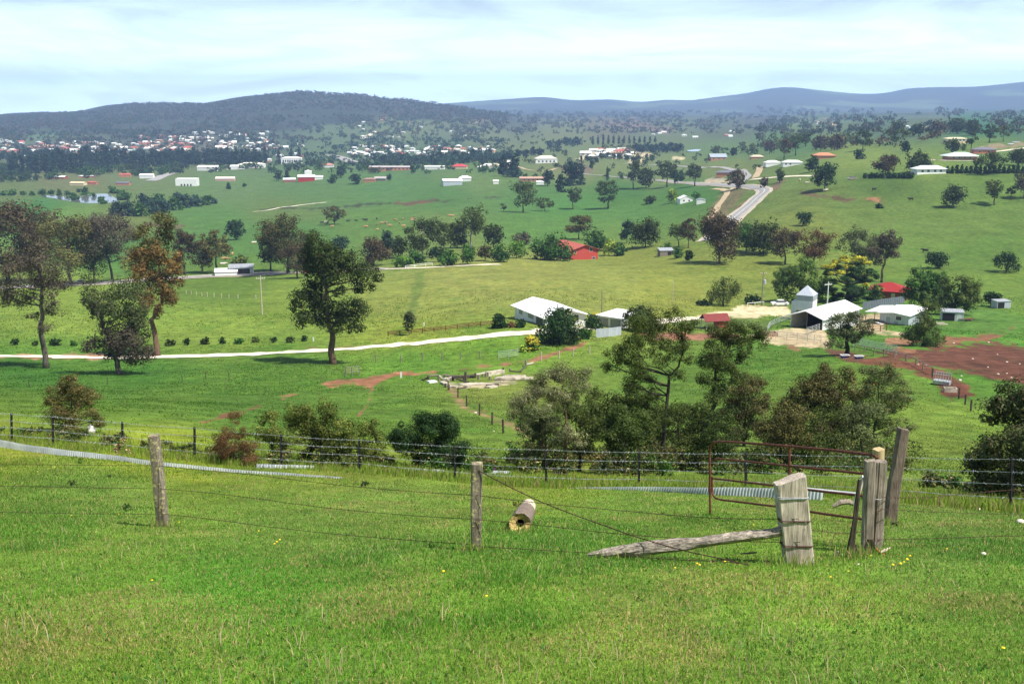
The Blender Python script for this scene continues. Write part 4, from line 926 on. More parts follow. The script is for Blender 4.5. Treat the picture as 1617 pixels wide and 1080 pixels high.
RUSTF = mat('red_brown_rail', (.14,.045,.025), .9, .35, 6); CONC = mat('pale_concrete', (.26,.22,.17), .9, .25, 1.3, col2=(.54,.48,.38), th=(.36,.6)); PIPE = mat('galvanised_pipe', (.50,.52,.54), .4, .15, 3, .5); PIPEG = mat('green_grey_pipe', (.32,.42,.38), .5, .2, 3, .3)
ASPH = mat('asphalt', (.27,.26,.255), .9, .18, .6, coord='Object'); GRAV = mat('white_gravel', (.46,.38,.25), .95, .18, .55, col2=(.68,.62,.49), th=(.3, .5)); GRAVT = mat('tan_gravel', (.42,.32,.20), .95, .25, .9); SHOULD = mat('road_shoulder', (.44,.38,.29), .95, .22, .8)
LINE = mat('road_paint', (.75,.75,.72), .7, .12, 1); RED = mat('red_paint', (.34,.02,.018), .5, .2, 2); REDW = mat('red_boards', (.42,.06,.045), .7, .18, 3); BLUE = mat('blue_plastic', (.05,.06,.30), .5, .1, 3)
CARW = mat('white_car_paint', (.76,.77,.77), .25, .03, 2, spec=.5); CARB = mat('bronze_car_paint', (.34,.28,.24), .25, .05, 2, spec=.5); CARR = mat('red_car_paint', (.45,.02,.02), .25, .05, 2, spec=.5); TYRE = mat('tyre_rubber', (.02,.02,.02), .9, .2, 4)
WATER = mat('pond_water', (.10,.11,.12), .08, .2, .02, spec=.6, col2=(.16,.15,.14))

# ------------------------------------------------------------------ roads and tracks (laid on the ground)
def catmull(P, n):
    P = [Vector(p) for p in P]; P = [P[0] * 2 - P[1]] + P + [P[-1] * 2 - P[-2]]; out = []
    for i in range(1, len(P) - 2):
        for j in range(n):
            t = j / n; a, b, c, d = P[i - 1:i + 3]
            out.append(.5 * ((2 * b) + (c - a) * t + (2 * a - 5 * b + 4 * c - d) * t * t + (3 * b - a - 3 * c + d) * t ** 3))
    out.append(P[-2]); return out
def strip(name, px, width, m, lift=.0, off=0.0, ragged=.0, sub=10, seed=0, kind='structure'):
    pts = [hit(u, v, 60) for u, v in px]; c = catmull([(p.x, p.y, 0) for p in pts], sub); nn = len(c); V = []; K = 7
    w_ = width if hasattr(width, '__len__') else [width, width]
    for i, p in enumerate(c):
        d = (c[min(i + 1, nn - 1)] - c[max(i - 1, 0)]).normalized(); nrm = Vector((-d.y, d.x, 0))
        wd = w_[0] + (w_[-1] - w_[0]) * i / (nn - 1)
        for j in range(K):
            s = (j / (K - 1) - .5) * wd
            if ragged and j in (0, K - 1): s *= 1 + ragged * (float(vnoise(i * .45 + j, seed * 3.1 + j, 5)) - .5) * 2
            q = p + nrm * (s + off); V.append((q.x, q.y, 0))
    V = np.array(V); V[:, 2] = H(V[:, 0], V[:, 1]) + .05 + .0005 * V[:, 1] * (.5) + lift
    f = np.array([[i * K + j, i * K + j + 1, (i + 1) * K + j + 1, (i + 1) * K + j] for i in range(nn - 1) for j in range(K - 1)])
    o = link(bpy.data.objects.new(name, mesh_np(name, V, f, m, smooth_=True)))
    return tag(o, kind=kind)
strip('driveway', [(-260,557),(-150,558),(-60,561),(0,562.5),(60,563),(120,565),(180,565),(270,563),(360,561),(440,557.5),(520,553),(600,547),(680,540),(760,532),(840,525),(870,522),(905,519),(945,518)], (3.0, 6.0), GRAV, ragged=.45, seed=1)
strip('driveway', [(975,516),(1010,512),(1060,506),(1105,502)], 5, GRAV, ragged=.2, seed=2)
LR = [(-260,477),(-150,469),(-60,462),(0,455.5),(60,452.5),(120,449.5),(180,446),(250,441.5),(330,437),(400,433.5),(470,430.5),(540,428),(610,425)]
strip('road_shoulder', LR, (17, 12), SHOULD, ragged=.08, seed=3)
strip('road', LR, (11, 6), ASPH, lift=.12)
strip('track', [(600,426),(650,424),(700,421.5),(740,419.5),(790,418)], 4, GRAV, ragged=.2)
HW = [(1122,380),(1135,366),(1150,352.5),(1164,340.5),(1178,329),(1194,314.5),(1205,305.5),(1207,301),(1202,298),(1190,296.2),(1170,294.8),(1140,293),(1101,291),(1060,287.5),(1020,284),(985,280.5),(950,277.5),(922,275),(890,269)]
strip('road_shoulder', HW, (13.5, 6.5), SHOULD, ragged=.08, seed=4)
strip('road', HW, (8.8, 4.5), ASPH, lift=.18)
for o_ in (-3.5, 3.5): strip('road_marking', HW[:9], .2, LINE, lift=.3, off=o_)
for o_ in (-.2, .2): strip('road_marking', HW[:9], .18, LINE, lift=.3, off=o_)
strip('dirt_track', [(1120,350),(1127,338),(1136,323),(1145,311),(1148,305),(1142,300),(1125,299)], 4.4, GRAVT, ragged=.2, seed=5)
strip('dirt_track', [(1146,306),(1155,299),(1165,294.5)], 4, GRAVT, ragged=.2, seed=6)
strip('road', [(985,258.5),(1050,262),(1112,265.5),(1160,269),(1177,274),(1181,279),(1176,284),(1168,291)], 6, mat('pale_asphalt', (.30,.29,.28), .9, .15, .5))
strip('track', [(1200,264),(1198,272),(1193,281)], 6, GRAVT)
strip('track', [(1186,284),(1210,282),(1238,279.5),(1282,278.5)], 5, GRAV)
strip('track', [(1640,232),(1617,234.7),(1581,239),(1535,242),(1500,244)], 5, GRAV, ragged=.2)
strip('track', [(1470,253),(1491,254),(1520,254.5),(1550,254)], 4, GRAV)
strip('track', [(1280,190),(1295,194),(1319,199)], 9, GRAVT)
strip('track', [(400,335),(437,329.5),(475,324.5),(515,320)], (3.5, 3), GRAV, ragged=.3)
strip('road', [(238,286),(252,281),(272,274)], 16, mat('pale_asphalt', (.30,.29,.28)))
strip('track', [(880,266),(860,271),(830,268),(815,262)], 5, GRAVT)
strip('road', [(520,245),(540,250),(557,257)], 22, mat('pale_asphalt', (.30,.29,.28)))
strip('track', [(572,220),(583,214),(593,208)], 16, GRAV)
# pond
def flat_poly(name, px, z, m):
    V = []
    for u, v in px:
        s, t = pix_st(u, v); Y = z / float(t); V.append((float(s) * Y, Y, z))
    o = link(bpy.data.objects.new(name, mesh_np(name, np.array(V), [list(range(len(V)))], m))); return tag(o, kind='structure')
flat_poly('pond_water', [(64,309.5),(80,308),(100,310),(118,312),(135,309),(150,306.5),(168,306),(176,309),(184,314),(186,319),(178,321.5),(160,321),(140,321.5),(118,319),(95,315),(76,312)][::-1], POND[4] + .22, WATER)
flat_poly('dam_water', [(1085,237.5),(1098,236),(1112,236),(1113,238),(1100,239.5),(1086,239.5)][::-1], hit(1100, 238).z + .8, WATER)

# ------------------------------------------------------------------ buildings
def prism_roof(mb, w, d, h, rise, axis, ov, th, m):
    W2, D2 = w / 2 + ov, d / 2 + ov
    if axis == 'y':
        k = rise / (w / 2); zl = h - ov * k
        mb.slab([(-W2, -D2, zl), (0, -D2, h + rise), (0, D2, h + rise), (-W2, D2, zl)][::-1], -th, m); mb.slab([(W2, -D2, zl), (W2, D2, zl), (0.004, D2, h + rise), (0.004, -D2, h + rise)], th, m)
    elif axis == 'x':
        k = rise / (d / 2); zl = h - ov * k
        mb.slab([(-W2, -D2, zl), (W2, -D2, zl), (W2, 0, h + rise), (-W2, 0, h + rise)], -th, m); mb.slab([(W2, D2, zl), (-W2, D2, zl), (-W2, .004, h + rise), (W2, .004, h + rise)], -th, m)
    elif axis == 'hip':
        r = max(.2, abs(w - d) / 2); z0 = h - .02
        A, B = ((-r if w > d else 0), (0 if w > d else -r)), ((r if w > d else 0), (0 if w > d else r))
        c = [(-W2, -D2, z0), (W2, -D2, z0), (W2, D2, z0), (-W2, D2, z0), (A[0], A[1], h + rise), (B[0], B[1], h + rise), (-W2, -D2, z0 - th), (W2, -D2, z0 - th), (W2, D2, z0 - th), (-W2, D2, z0 - th)]
        f = [(0,1,5,4),(1,2,5),(2,3,4,5),(3,0,4)] if w > d else [(0,1,4),(1,2,5,4),(2,3,5),(3,0,4,5)]
        mb.add(c, f + [(6,7,1,0),(7,8,2,1),(8,9,3,2),(9,6,0,3),(9,8,7,6)], m)
    elif axis == 'flat':
        mb.slab([(-W2, -D2, h), (W2, -D2, h + .0), (W2, D2, h + rise), (-W2, D2, h + rise)], -th, m)
def walls(mb, w, d, h, rise, axis, m, skirt=1.2):
    x, y = w / 2, d / 2
    if axis == 'y': mb.add([(-x,-y,-skirt),(x,-y,-skirt),(x,-y,h),(0,-y,h+rise),(-x,-y,h),(-x,y,-skirt),(x,y,-skirt),(x,y,h),(0,y,h+rise),(-x,y,h)], [(0,1,2,3,4),(9,8,7,6,5),(1,6,7,2),(5,0,4,9)], m)
    elif axis == 'x': mb.add([(-x,-y,-skirt),(-x,y,-skirt),(-x,y,h),(-x,0,h+rise),(-x,-y,h),(x,-y,-skirt),(x,y,-skirt),(x,y,h),(x,0,h+rise),(x,-y,h)], [(4,3,2,1,0),(5,6,7,8,9),(0,5,9,4),(1,2,7,6)], m)
    else: mb.box(-x, -y, -skirt, x, y, h + (rise * .0), m)
def house(name, label, cat, loc, rz, w, d, h, rise, axis, wm, rm, ov=.5, th=.14, openings=(), group=None, front=True, chimney=None, extra=None):
    """openings: (kind, face, along, z, width, height, material); face f/l/r"""
    R = Matrix.Rotation(rz, 3, 'Z'); p = Vector(loc)
    if front: p = p + R @ Vector((0, d / 2, 0))
    p.z = min(gz(p.x, p.y) + .1, gz(*(p + R @ Vector((0, -d / 2, 0))).xy) + .5)
    e = empty(name, p, rz, label, cat, group)
    b_ = MB(); walls(b_, w, d, h, rise, axis, wm); wall = b_.build('wall', e)
    r_ = MB(); prism_roof(r_, w, d, h, rise, axis, ov, th, rm); roof = r_.build('roof', e)
    for (kind, face, a, z, ww, hh, m) in openings:
        def q(a0, z0, o): return {'f': (a0, -d / 2 - o, z0), 'l': (-w / 2 - o, -a0, z0), 'r': (w / 2 + o, a0, z0)}[face]
        def pan(a0, z0, a1, z1, o, mm, mb):
            A, B, C_, D_ = q(a0, z0, o), q(a1, z0, o), q(a1, z1, o), q(a0, z1, o); mb.slab([A, B, C_, D_], o, mm)
        mb = MB()
        if kind == 'window':
            pan(a - ww / 2 - .08, z - .08, a + ww / 2 + .08, z + hh + .08, .03, WHITE, mb); wo = mb.build('window', e)
            m2 = MB(); pan(a - ww / 2, z, a + ww / 2, z + hh, .045, m or GLASS, m2); m2.build('pane', wo)
        else: pan(a - ww / 2, z, a + ww / 2, z + hh, .03, m or GREYD, mb); mb.build(kind, e)
    if chimney:
        x, y, z0, z1, s, m = chimney; c_ = MB(); c_.box(x - s, y - s, z0, x + s, y + s, z1, m); c_.build('chimney', roof)
    if extra: extra(e)
    return e
D = math.radians
house('farmhouse', 'white farmhouse with a broad white gable roof and two big windows, behind the dark bush', 'house', hit(893, 514), D(24), 8.8, 14.5, 2.4, 1.25, 'y', WHITE, ROOFW, .7,
      openings=[('window','l',-4.2,.9,1.7,1.5,GREYD),('window','l',.6,.9,2.6,1.5,GREYD),('door','l',4.6,.1,3.0,2.1,mat('painted_porch_shade', (.16,.11,.11), .8)),('window','f',-1.5,1.0,1.6,1.2,None),('window','f',2.2,1.0,1.2,1.2,None)], chimney=(-.6, -5.5, 2.8, 4.4, .32, WHITE))  # the wide dark door panel is the porch's shade, painted flat
def gar(e):
    m = MB(); m.box(-.25, -2.53 , -.6, .25, -2.41, 2.45, WHITE); m.build('door_post', e)
house('garage', 'low white double garage with grey doors beside the farmhouse', 'garage', hit(962, 517), D(-40), 5.8, 7.0, 2.25, .25, 'flat', WHITE, ROOFW, .3,
      openings=[('door','f',-1.45,.02,2.4,1.95,GREYD),('door','f',1.45,.02,2.4,1.95,GREYD)])
# open dairy shed
def dairy():
    w, d, h, rise = 7.4, 17.0, 2.4, 1.25; rz = D(-42); R = Matrix.Rotation(rz, 3, 'Z'); p = hit(1272, 519) + R @ Vector((0, d / 2, 0)); p.z = hit(1272, 519).z + .1
    e = empty('dairy_shed', p, rz, 'white dairy shed with an open dark front and white iron roof', 'shed')
    m = MB(); x, y = w / 2, d / 2
    m.box(-x, -y + .5, -2, -x + .15, y, h, WHITE); m.box(x - .15, -y + .05, -2, x, y, h, WHITE)
    m.add([(-x + .15, y - .15, -2), (x - .15, y - .15, -2), (x - .15, y - .15, h), (0, y - .15, h + rise), (-x + .15, y - .15, h)], [(0,1,2,3,4)], WHITE)
    m.box(-x + .16, -y * .1, -2, x - .16, -y * .1 + .12, h, DARK); m.build('wall', e)  # near-black sheet across the middle paints the shade deep in the shed
    r_ = MB(); prism_roof(r_, w, d, h, rise, 'y', .45, .14, ROOFW); r_.build('roof', e)
    for a in (0.1,): 
        t = MB(); t.tube([(a, -y + .25, -2), (a, -y + .25, h + rise - .2)], .08, TIMB); t.build('post', e)
    t = MB(); t.box(x, y - 4.0, .8, x + .05, y - 3.3, 1.9, GREYD); t.build('window', e)
    t = MB(); t.box(x, y - 2.2, 0, x + .06, y - 1.4, 2.0, SILV); t.build('door', e)
    return e
dairy()
def verandah(e):
    m = MB(); m.slab([(-6.4, -5.9, 2.55), (-3.5, -5.9, 2.9), (-3.5, 4, 2.9), (-6.4, 4, 2.55)], .12, ROOFW); v = m.build('verandah_roof', e)
    for y in (-5.6, 0, 3.7):
        t = MB(); t.tube([(-6.2, y, -1.5), (-6.2, y, 2.46)], .07, TIMB); t.build('post', v)
    t = MB(); t.box(-2.7, -5.85, -1, 2.6, -5.7, .65, TIMB); t.build('timber_base', e)
house('silver_shed', 'silver corrugated iron shed with a flat white roof and a small dark window', 'shed', hit(1411, 513), D(-38), 6.2, 11.2, 2.75, .35, 'y', SILV, ROOFW, .45,
      openings=[('window','f',1.0,1.5,1.2,.8,None),('door','f',-1.3,0,.9,1.9,mat('iron_door', (.30,.36,.38), .6)),('door','f',.5,0,.0+.9,1.2,mat('iron_door', (.30,.36,.38)))], extra=verandah)
# feed silo
def silo():
    p = hit(1272, 505); e = empty('feed_silo', p, D(-30), 'square feed silo with a pointed iron roof standing on legs behind the dairy shed', 'silo')
    s = 1.85
    m = MB(); m.box(-s, -s, 2.4, s, s, 4.55, WHITE); b0 = m.build('bin', e)
    m = MB(); m.box(-s - .01, -s - .01, 4.55, s + .01, s + .01, 5.75, ROOFG); m.build('iron_band', e)
    m = MB(); q = s + .12; m.add([(-q,-q,5.75),(q,-q,5.75),(q,q,5.75),(-q,q,5.75),(0,0,7.8)], [(0,1,4),(1,2,4),(2,3,4),(3,0,4),(3,2,1,0)], SILV); m.build('roof', e)
    m = MB(); m.add([(-s,-s,2.4),(s,-s,2.4),(s,s,2.4),(-s,s,2.4),(-.3,-.3,1.1),(.3,-.3,1.1),(.3,.3,1.1),(-.3,.3,1.1)], [(1,0,4,5),(2,1,5,6),(3,2,6,7),(0,3,7,4),(4,7,6,5)], ROOFG); m.build('hopper', e)
    for x in (-1, 1):
        for y in (-1, 1):
            t = MB(); t.box(x * s - .1, y * s - .1, -.6, x * s + .1, y * s + .1, 2.4, PIPE); t.build('leg', e)
    t = MB(); t.box(-s - 1.0, -s + .1, -.5, -s - .02, s - .4, 4.2, WHITE); t.build('side_bin', e)
silo()
house('brick_house', 'red brick house with a bright red hip roof behind the golden cypress', 'house', hit(1401, 474), D(-24), 9.5, 8, 2.5, 1.9, 'hip', BRICKR, ROOFR, .5, openings=[('window','r',-2,.9,1.2,1.2,None),('window','f',4,.9,1.4,1.2,None),('door','f',1.4,0,1.0,2.0,CREAMW)])
house('red_farmhouse', 'red two-storey farmhouse with a faded red gable roof among garden trees', 'house', hit(923, 410), D(24), 13.5, 22, 4.9, 2.2, 'y', REDW, ROOFO, .8,
      openings=[('window','f',3.2,4.0,1.5,1.6,None),('window','f',4.6,.4,1.4,1.0,None),('window','f',-4.6,3.2,.8,1.3,None),('door','l',-9.0,0,2.0,2.2,DARK),('window','l',-7,3.4,2.4,1.4,None),('door','l',-4.0,0,2.6,1.9,DARK)])
house('tin_shed', 'small tin shed with a dark open front and pale door under the bushy tree', 'shed', hit(1504, 507), D(-14), 4.6, 3.0, 2.0, .25, 'flat', SILV, ROOFG, .15, .06, [('painted_opening','f',-.9,.0,2.6,1.75,DARK),('door','f',1.3,0,1.0,1.8,mat('pale_green_door', (.55,.62,.55), .6))])  # open front is a flat panel coloured as interior shade
house('tin_shed', 'furthest little tin shed alone in the paddock beside a small tree', 'shed', hit(1585, 487), D(10), 3.7, 2.6, 1.75, .15, 'flat', SILV, ROOFG, .12, .06, [('painted_opening','f',-.8,0,1.8,1.5,DARK)])
house('open_shed', 'long low shed with a dark open front across the road', 'shed', hit(381, 434), D(12), 10, 6, 3.0, .8, 'flat', SILV, ROOFG, .3, .1, [('painted_opening','f',-.4,.0,8.0,2.6,DARK)])
house('low_shed', 'low white-roofed lean-to left of the dark open shed', 'shed', hit(357, 436), D(12), 9, 5, 1.7, .9, 'flat', WHITE, ROOFW, .3, .1)
def gazebo():
    p = hit(1128, 519); e = empty('red_shed', p, D(12), 'open red garden shed with a red gable roof behind the gully gums', 'shed')
    m = MB(); m.box(.4, -1.45, -.8, 2.4, 1.5, 1.9, REDW); m.build('wall', e)
    r_ = MB(); prism_roof(r_, 4.9, 3.2, 1.9, 1.1, 'x', .2, .1, mat('dull_red_roof', (.16,.022,.02), .6, .2, 3)); r_.build('roof', e)
    for y in (-1.6, 1.6):
        t = MB(); t.tube([(-2.25, y * .9, -.8), (-2.25, y * .9, 1.85)], .07, WHITE); t.build('post', e)
gazebo()
house('hut', 'small grey hut under the green shrub in the paddock', 'hut', hit(1053, 404), D(8), 6, 4, 2.2, .8, 'flat', TIMB, ROOFG, .2, .1, [('painted_opening','f',1.2,0,1.6,1.7,DARK)])
house('cottage', 'small white gabled cottage beside the round yellow tree', 'house', hit(1084, 320), D(8), 9.5, 8, 3.0, 2.2, 'y', WHITE, ROOFW, .3, openings=[('window','f',-2,1,1.2,1.2,None),('window','f',2,1,1.2,1.2,None)])
house('annex', 'tiny white shed right of the white cottage', 'shed', hit(1107, 322), D(-6), 6, 5, 2.6, .8, 'y', WHITE, ROOFG, .2)
WIN4 = [('window','f',x,.9,1.5,1.3,None) for x in (-6, -2.2, 2.2, 6)]
house('ranch_house', 'long low white house with a pale hip roof beside the windbreak row', 'house', hit(1471, 275), D(8), 19, 8, 2.8, 2.0, 'hip', WHITE, mat('pale_grey_roof', (.62,.66,.64), .5), .8, openings=WIN4)
house('verandah_house', 'wide house with a pale green hip roof and shaded brick verandah', 'house', hit(1521, 253), D(2), 20, 12, 2.6, 2.6, 'hip', BRICKO, mat('pale_green_roof', (.52,.60,.56), .5), 2.0, openings=[('window','f',x,.7,1.6,1.5,None) for x in (-7,-3,1,5)])
house('brick_bungalow', 'red-orange brick house with a dark grey roof on the right hill', 'house', hit(1555, 243), D(-6), 17, 9, 3.0, 1.8, 'hip', mat('bright_brick', (.48,.17,.11), .8), mat('slate_roof', (.14,.14,.17), .6), .5, openings=[('window','f',-4,.8,1.5,1.2,None),('window','f',3,.8,1.5,1.2,None)])
house('cream_house', 'cream two-storey house with rows of windows at the top of the right hill', 'house', hit(1511, 228), D(4), 20, 9, 5.0, 1.2, 'hip', CREAMW, mat('cream_roof', (.62,.54,.36), .6), .5, openings=[('window','f',x,2.8,2.2,1.4,None) for x in (-7.5,-4,-.5,3,6.5)])
house('orange_roof_house', 'orange-roofed brick house among dark trees on the right hill', 'house', hit(1302, 251), D(-8), 19, 11, 3.0, 2.4, 'hip', BRICKO, mat('orange_roof', (.50,.20,.11), .7), .6)
house('white_bungalow', 'left of two small white houses behind the hillside hedge', 'house', hit(1221, 262), D(4), 14, 8, 3, 1.8, 'hip', WHITE, ROOFW, .4)
house('white_bungalow', 'right of two small white houses behind the hillside hedge', 'house', hit(1252, 262), D(-4), 17, 8, 3, 1.8, 'hip', WHITE, ROOFW, .4, openings=WIN4[:2])
house('brick_house', 'brown brick house with a blue-grey gabled roof on the middle rise', 'house', hit(1135, 253), D(8), 22, 12, 4, 4.0, 'x', BRICKO, mat('blue_grey_roof', (.28,.33,.38), .6), .5, openings=[('window','f',x,1,2,1.8,None) for x in (-7,0,7)])
house('roadside_house', 'dark roofed house by the highway junction', 'house', hit(1148, 278), D(-8), 19, 9, 3, 1.8, 'hip', BRICKO, mat('slate_roof', (.14,.14,.17)), .6)
house('farm_cabin', 'small tan cabin right of the brown brick house', 'house', hit(1196, 251), D(0), 15, 7, 2.4, 2.0, 'hip', BRICKO, mat('tan_roof', (.55,.45,.33), .7), .5)
# middle distance buildings
house('red_barn', 'red barn with white gable roof in the paddocks below the town', 'barn', hit(484, 287), D(10), 22, 14, 6, 2.6, 'x', RED, ROOFW, .5)
house('white_silo', 'white round-topped store behind the red barn', 'silo', hit(487, 281), D(10), 10, 10, 8.5, 2.0, 'hip', WHITE, ROOFW, .2)
house('farm_shed', 'white farm shed attached left of the red barn', 'shed', hit(457, 288), D(10), 16, 10, 3.5, 1.8, 'x', mat('dull_red_boards', (.28,.10,.08), .8), ROOFW, .4)
house('farm_shed', 'white farm shed attached right of the red barn', 'shed', hit(503, 284), D(10), 12, 10, 3.5, 1.6, 'x', WHITE, ROOFW, .4)
house('brick_block', 'very long orange brick building with a row of windows and pale roof', 'building', hit(615, 270), D(-2), 58, 10, 5, 1.6, 'x', mat('orange_block', (.50,.20,.11), .8), mat('lilac_roof', (.42,.38,.38), .7), .4, openings=[('window','f',-25 + i * 5.6,1.6,2.4,2.0,None) for i in range(10)])
house('bungalow', 'house with a salmon-red roof right of the road bend', 'house', hit(516, 265), D(5), 22, 12, 4, 3, 'hip', WHITE, mat('salmon_roof', (.44,.20,.16), .7), .5)
house('office_block', 'big white rounded building at the town edge', 'building', hit(460, 259), D(5), 36, 16, 10, 2.5, 'hip', WHITE, ROOFW, .3, openings=[('window','f',-14 + i * 4,3,2.2,4,None) for i in range(8)])
house('red_roof_house', 'house with a crimson roof at the right end of the middle suburb', 'house', hit(725, 267), D(-6), 21, 11, 3.5, 3, 'hip', CREAMW, mat('crimson_roof', (.50,.05,.06), .7), .5)
house('long_shed', 'long low white shed left of the crimson roof', 'shed', hit(686, 268), D(-4), 28, 9, 4, 1.2, 'x', WHITE, ROOFW, .4)
house('poultry_shed', 'grey-roofed farm shed in the paddock below the crimson roof', 'shed', hit(715, 293), D(14), 21, 9, 5, 2, 'x', SILV, ROOFW, .4)
house('farm_house', 'small white house behind the grey-roofed farm shed', 'house', hit(734, 287), D(0), 14, 9, 4, 2.2, 'hip', WHITE, ROOFW, .4)
house('bungalow', 'white house at the edge of the paddock by the tall pines', 'house', hit(782, 266), D(-5), 16, 10, 4, 2.4, 'hip', WHITE, mat('cream_roof', (.62,.54,.36)), .4)
house('hay_shed', 'little white hay shed below the tall pines', 'shed', hit(783, 291), D(0), 6, 5, 3.2, 1, 'x', WHITE, ROOFW, .3)
house('bungalow', 'brown roofed farmhouse right of the dark rounded tree', 'house', hit(583, 288), D(4), 15, 8, 3, 2, 'hip', BRICKO, mat('brown_roof', (.25,.16,.12), .7), .5)
house('farm_shed', 'grey-brown shed beside the brown roofed farmhouse', 'shed', hit(600, 286), D(-6), 14, 8, 3, 2, 'x', TIMB, mat('dull_iron', (.34,.32,.30), .7), .5)
house('long_house', 'long low orange-roofed house below the white mansion', 'house', hit(842, 287), D(3), 30, 9, 3.4, 1.6, 'x', BRICKO, mat('faded_orange_roof', (.40,.25,.19), .7), .6, openings=[('window','f',-10 + i * 5,.8,2,1.8,None) for i in range(5)])
house('tin_shed', 'little white shed below the long orange-roofed house', 'shed', hit(853, 292), D(0), 8, 5, 2.8, 1, 'flat', WHITE, ROOFW, .2)
house('mansion', 'white mansion with a pale hip roof left of the building site', 'house', hit(863, 258), D(6), 34, 18, 7, 4.5, 'hip', WHITE, mat('pale_tan_roof', (.60,.55,.45), .7), .6, openings=[('window','f',-12 + i * 6,1.5,2.6,2.6,None) for i in range(5)])
house('white_block', 'bare white flat-roofed block alone at the paddock edge', 'building', hit(294, 294), D(2), 27, 14, 9, .4, 'flat', WHITE, ROOFW, .1, openings=[('painted_opening','f',-6 + i * 4,0,2.0,2.6,DARK) for i in range(4)])
house('stables', 'low pink-roofed stable block right of the white block', 'building', hit(355, 286), D(2), 26, 10, 3.2, 2.2, 'x', mat('pink_wall', (.50,.32,.26), .8), mat('pink_roof', (.70,.60,.55), .7), .4)
for (u, v, w, hh, rm, wm, lab) in [(231,282,19,6,ROOFW,WHITE,'white two-storey house with posts near the grey road'),(197,280,16,5,ROOFO,BRICKO,'house with an orange roof among dark trees above the pond'),(87,283,26,4,ROOFW,BRICKR,'long white roofed shed left of the pond houses'),(121,293,19,4,CREAMW,CREAMW,'cream house with a curved drive above the pond'),(144,292,13,4,ROOFO,BRICKO,'small pink house right of the cream house above the pond'),(193,293,17,4,mat('slate_roof',(.14,.14,.17)),BRICKO,'dark roofed house above the right end of the pond'),(136,281,22,3.5,ROOFW,BRICKO,'low house with a white gable behind the cream house'),
        (327,270,34,8,ROOFW,WHITE,'large white-roofed hall left of the town gate'),(372,268,30,7,ROOFW,WHITE,'white hall left of the biggest white roof'),(396,266,44,9,mat('bright_cream_roof',(.80,.76,.64),.6),WHITE,'biggest white-roofed hall in front of the pines')]:
    house('hall' if w > 28 else 'house', lab, 'building' if w > 28 else 'house', hit(u, v), D(rnd.uniform(-8, 8)), w, w * .5, hh * .7, hh * .35, 'x' if u % 2 else 'hip', wm, rm, .4)
# the far town: too small to show parts
def proto_house(wm, rm, k):
    mb = MB(); w, d, h = (13, 9, 3.4) if k else (17, 10, 3.8)
    mb.box(-w / 2, -d / 2, -3, w / 2, d / 2, h, wm)
    mb.box(-w * .32, -d / 2 - .1, .8, -w * .12, -d / 2, 2.3, GLASS); mb.box(w * .12, -d / 2 - .1, .8, w * .32, -d / 2, 2.3, GLASS)
    prism_roof(mb, w, d, h, 2.4, 'hip' if k else 'x', .6, .2, rm); return mb.mesh('town_house')
PR = {'white': [proto_house(WHITE, ROOFW, 0), proto_house(CREAMW, ROOFW, 1), proto_house(WHITE, mat('pale_grey_roof', (.62,.66,.64)), 1)],
      'red': [proto_house(BRICKO, mat('salmon_roof', (.44,.20,.16)), 1), proto_house(CREAMW, ROOFO, 0), proto_house(BRICKO, mat('faded_orange_roof', (.40,.25,.19)), 0)]}
def town(n, box, mix, where, seed, dens=None, sc=(.65, 1.0)):
    rs = np.random.RandomState(seed); k = 0
    for (u, v, a, b_) in sorted(scat(n, box, (0, 1), (0, 1), seed, dens), key=lambda s: s[1]):
        c = 'white' if rs.uniform() < mix else 'red'; p = hit(u, v, 300); me = PR[c][rs.randint(3)]
        o = link(bpy.data.objects.new('town_house', me)); o.location = (p.x, p.y, p.z + .2); o.rotation_euler = (0, 0, rs.uniform(-.6, .6)); s = rs.uniform(*sc); o.scale = (s, s, s)
        tag(o, ('tiny white-roofed house ' if c == 'white' else 'tiny red-roofed house ') + where, 'house', ('white' if c == 'white' else 'red') + ' roofs ' + where)
town(40, (0, 222, 60, 254), .65, 'at the left end of the far town', 1)
town(62, (60, 226, 215, 248), .65, 'in the far town above the long pine band', 2)
town(58, (215, 214, 300, 242), .45, 'in the reddish middle of the far town', 3)
town(72, (300, 208, 425, 238), .85, 'on the pale slope at the right of the far town', 4)
town(18, (405, 225, 480, 262), .7, 'between the poplars at the right end of the far town', 5)
town(66, (552, 232, 700, 250), .82, 'in the middle suburb right of the road bend', 6)
town(22, (690, 232, 780, 246), .7, 'at the right end of the middle suburb', 7)
town(14, (560, 187, 760, 218), .7, 'scattered over the green foothills beyond the suburb', 8)
town(9, (1030, 208, 1160, 219), .75, 'in the hamlet at the far side of the valley', 9)
town(22, (925, 239, 1000, 252), .8, 'on the pale building site beyond the crossroads', 10, None, (.9, 1.3))
town(8, (1280, 188, 1480, 206), .5, 'among the woods on the crest of the right hill', 11, None, (.45, .7))
town(8, (760, 258, 800, 268), .8, 'beside the tall dark pines', 12, None, (.7, .9))

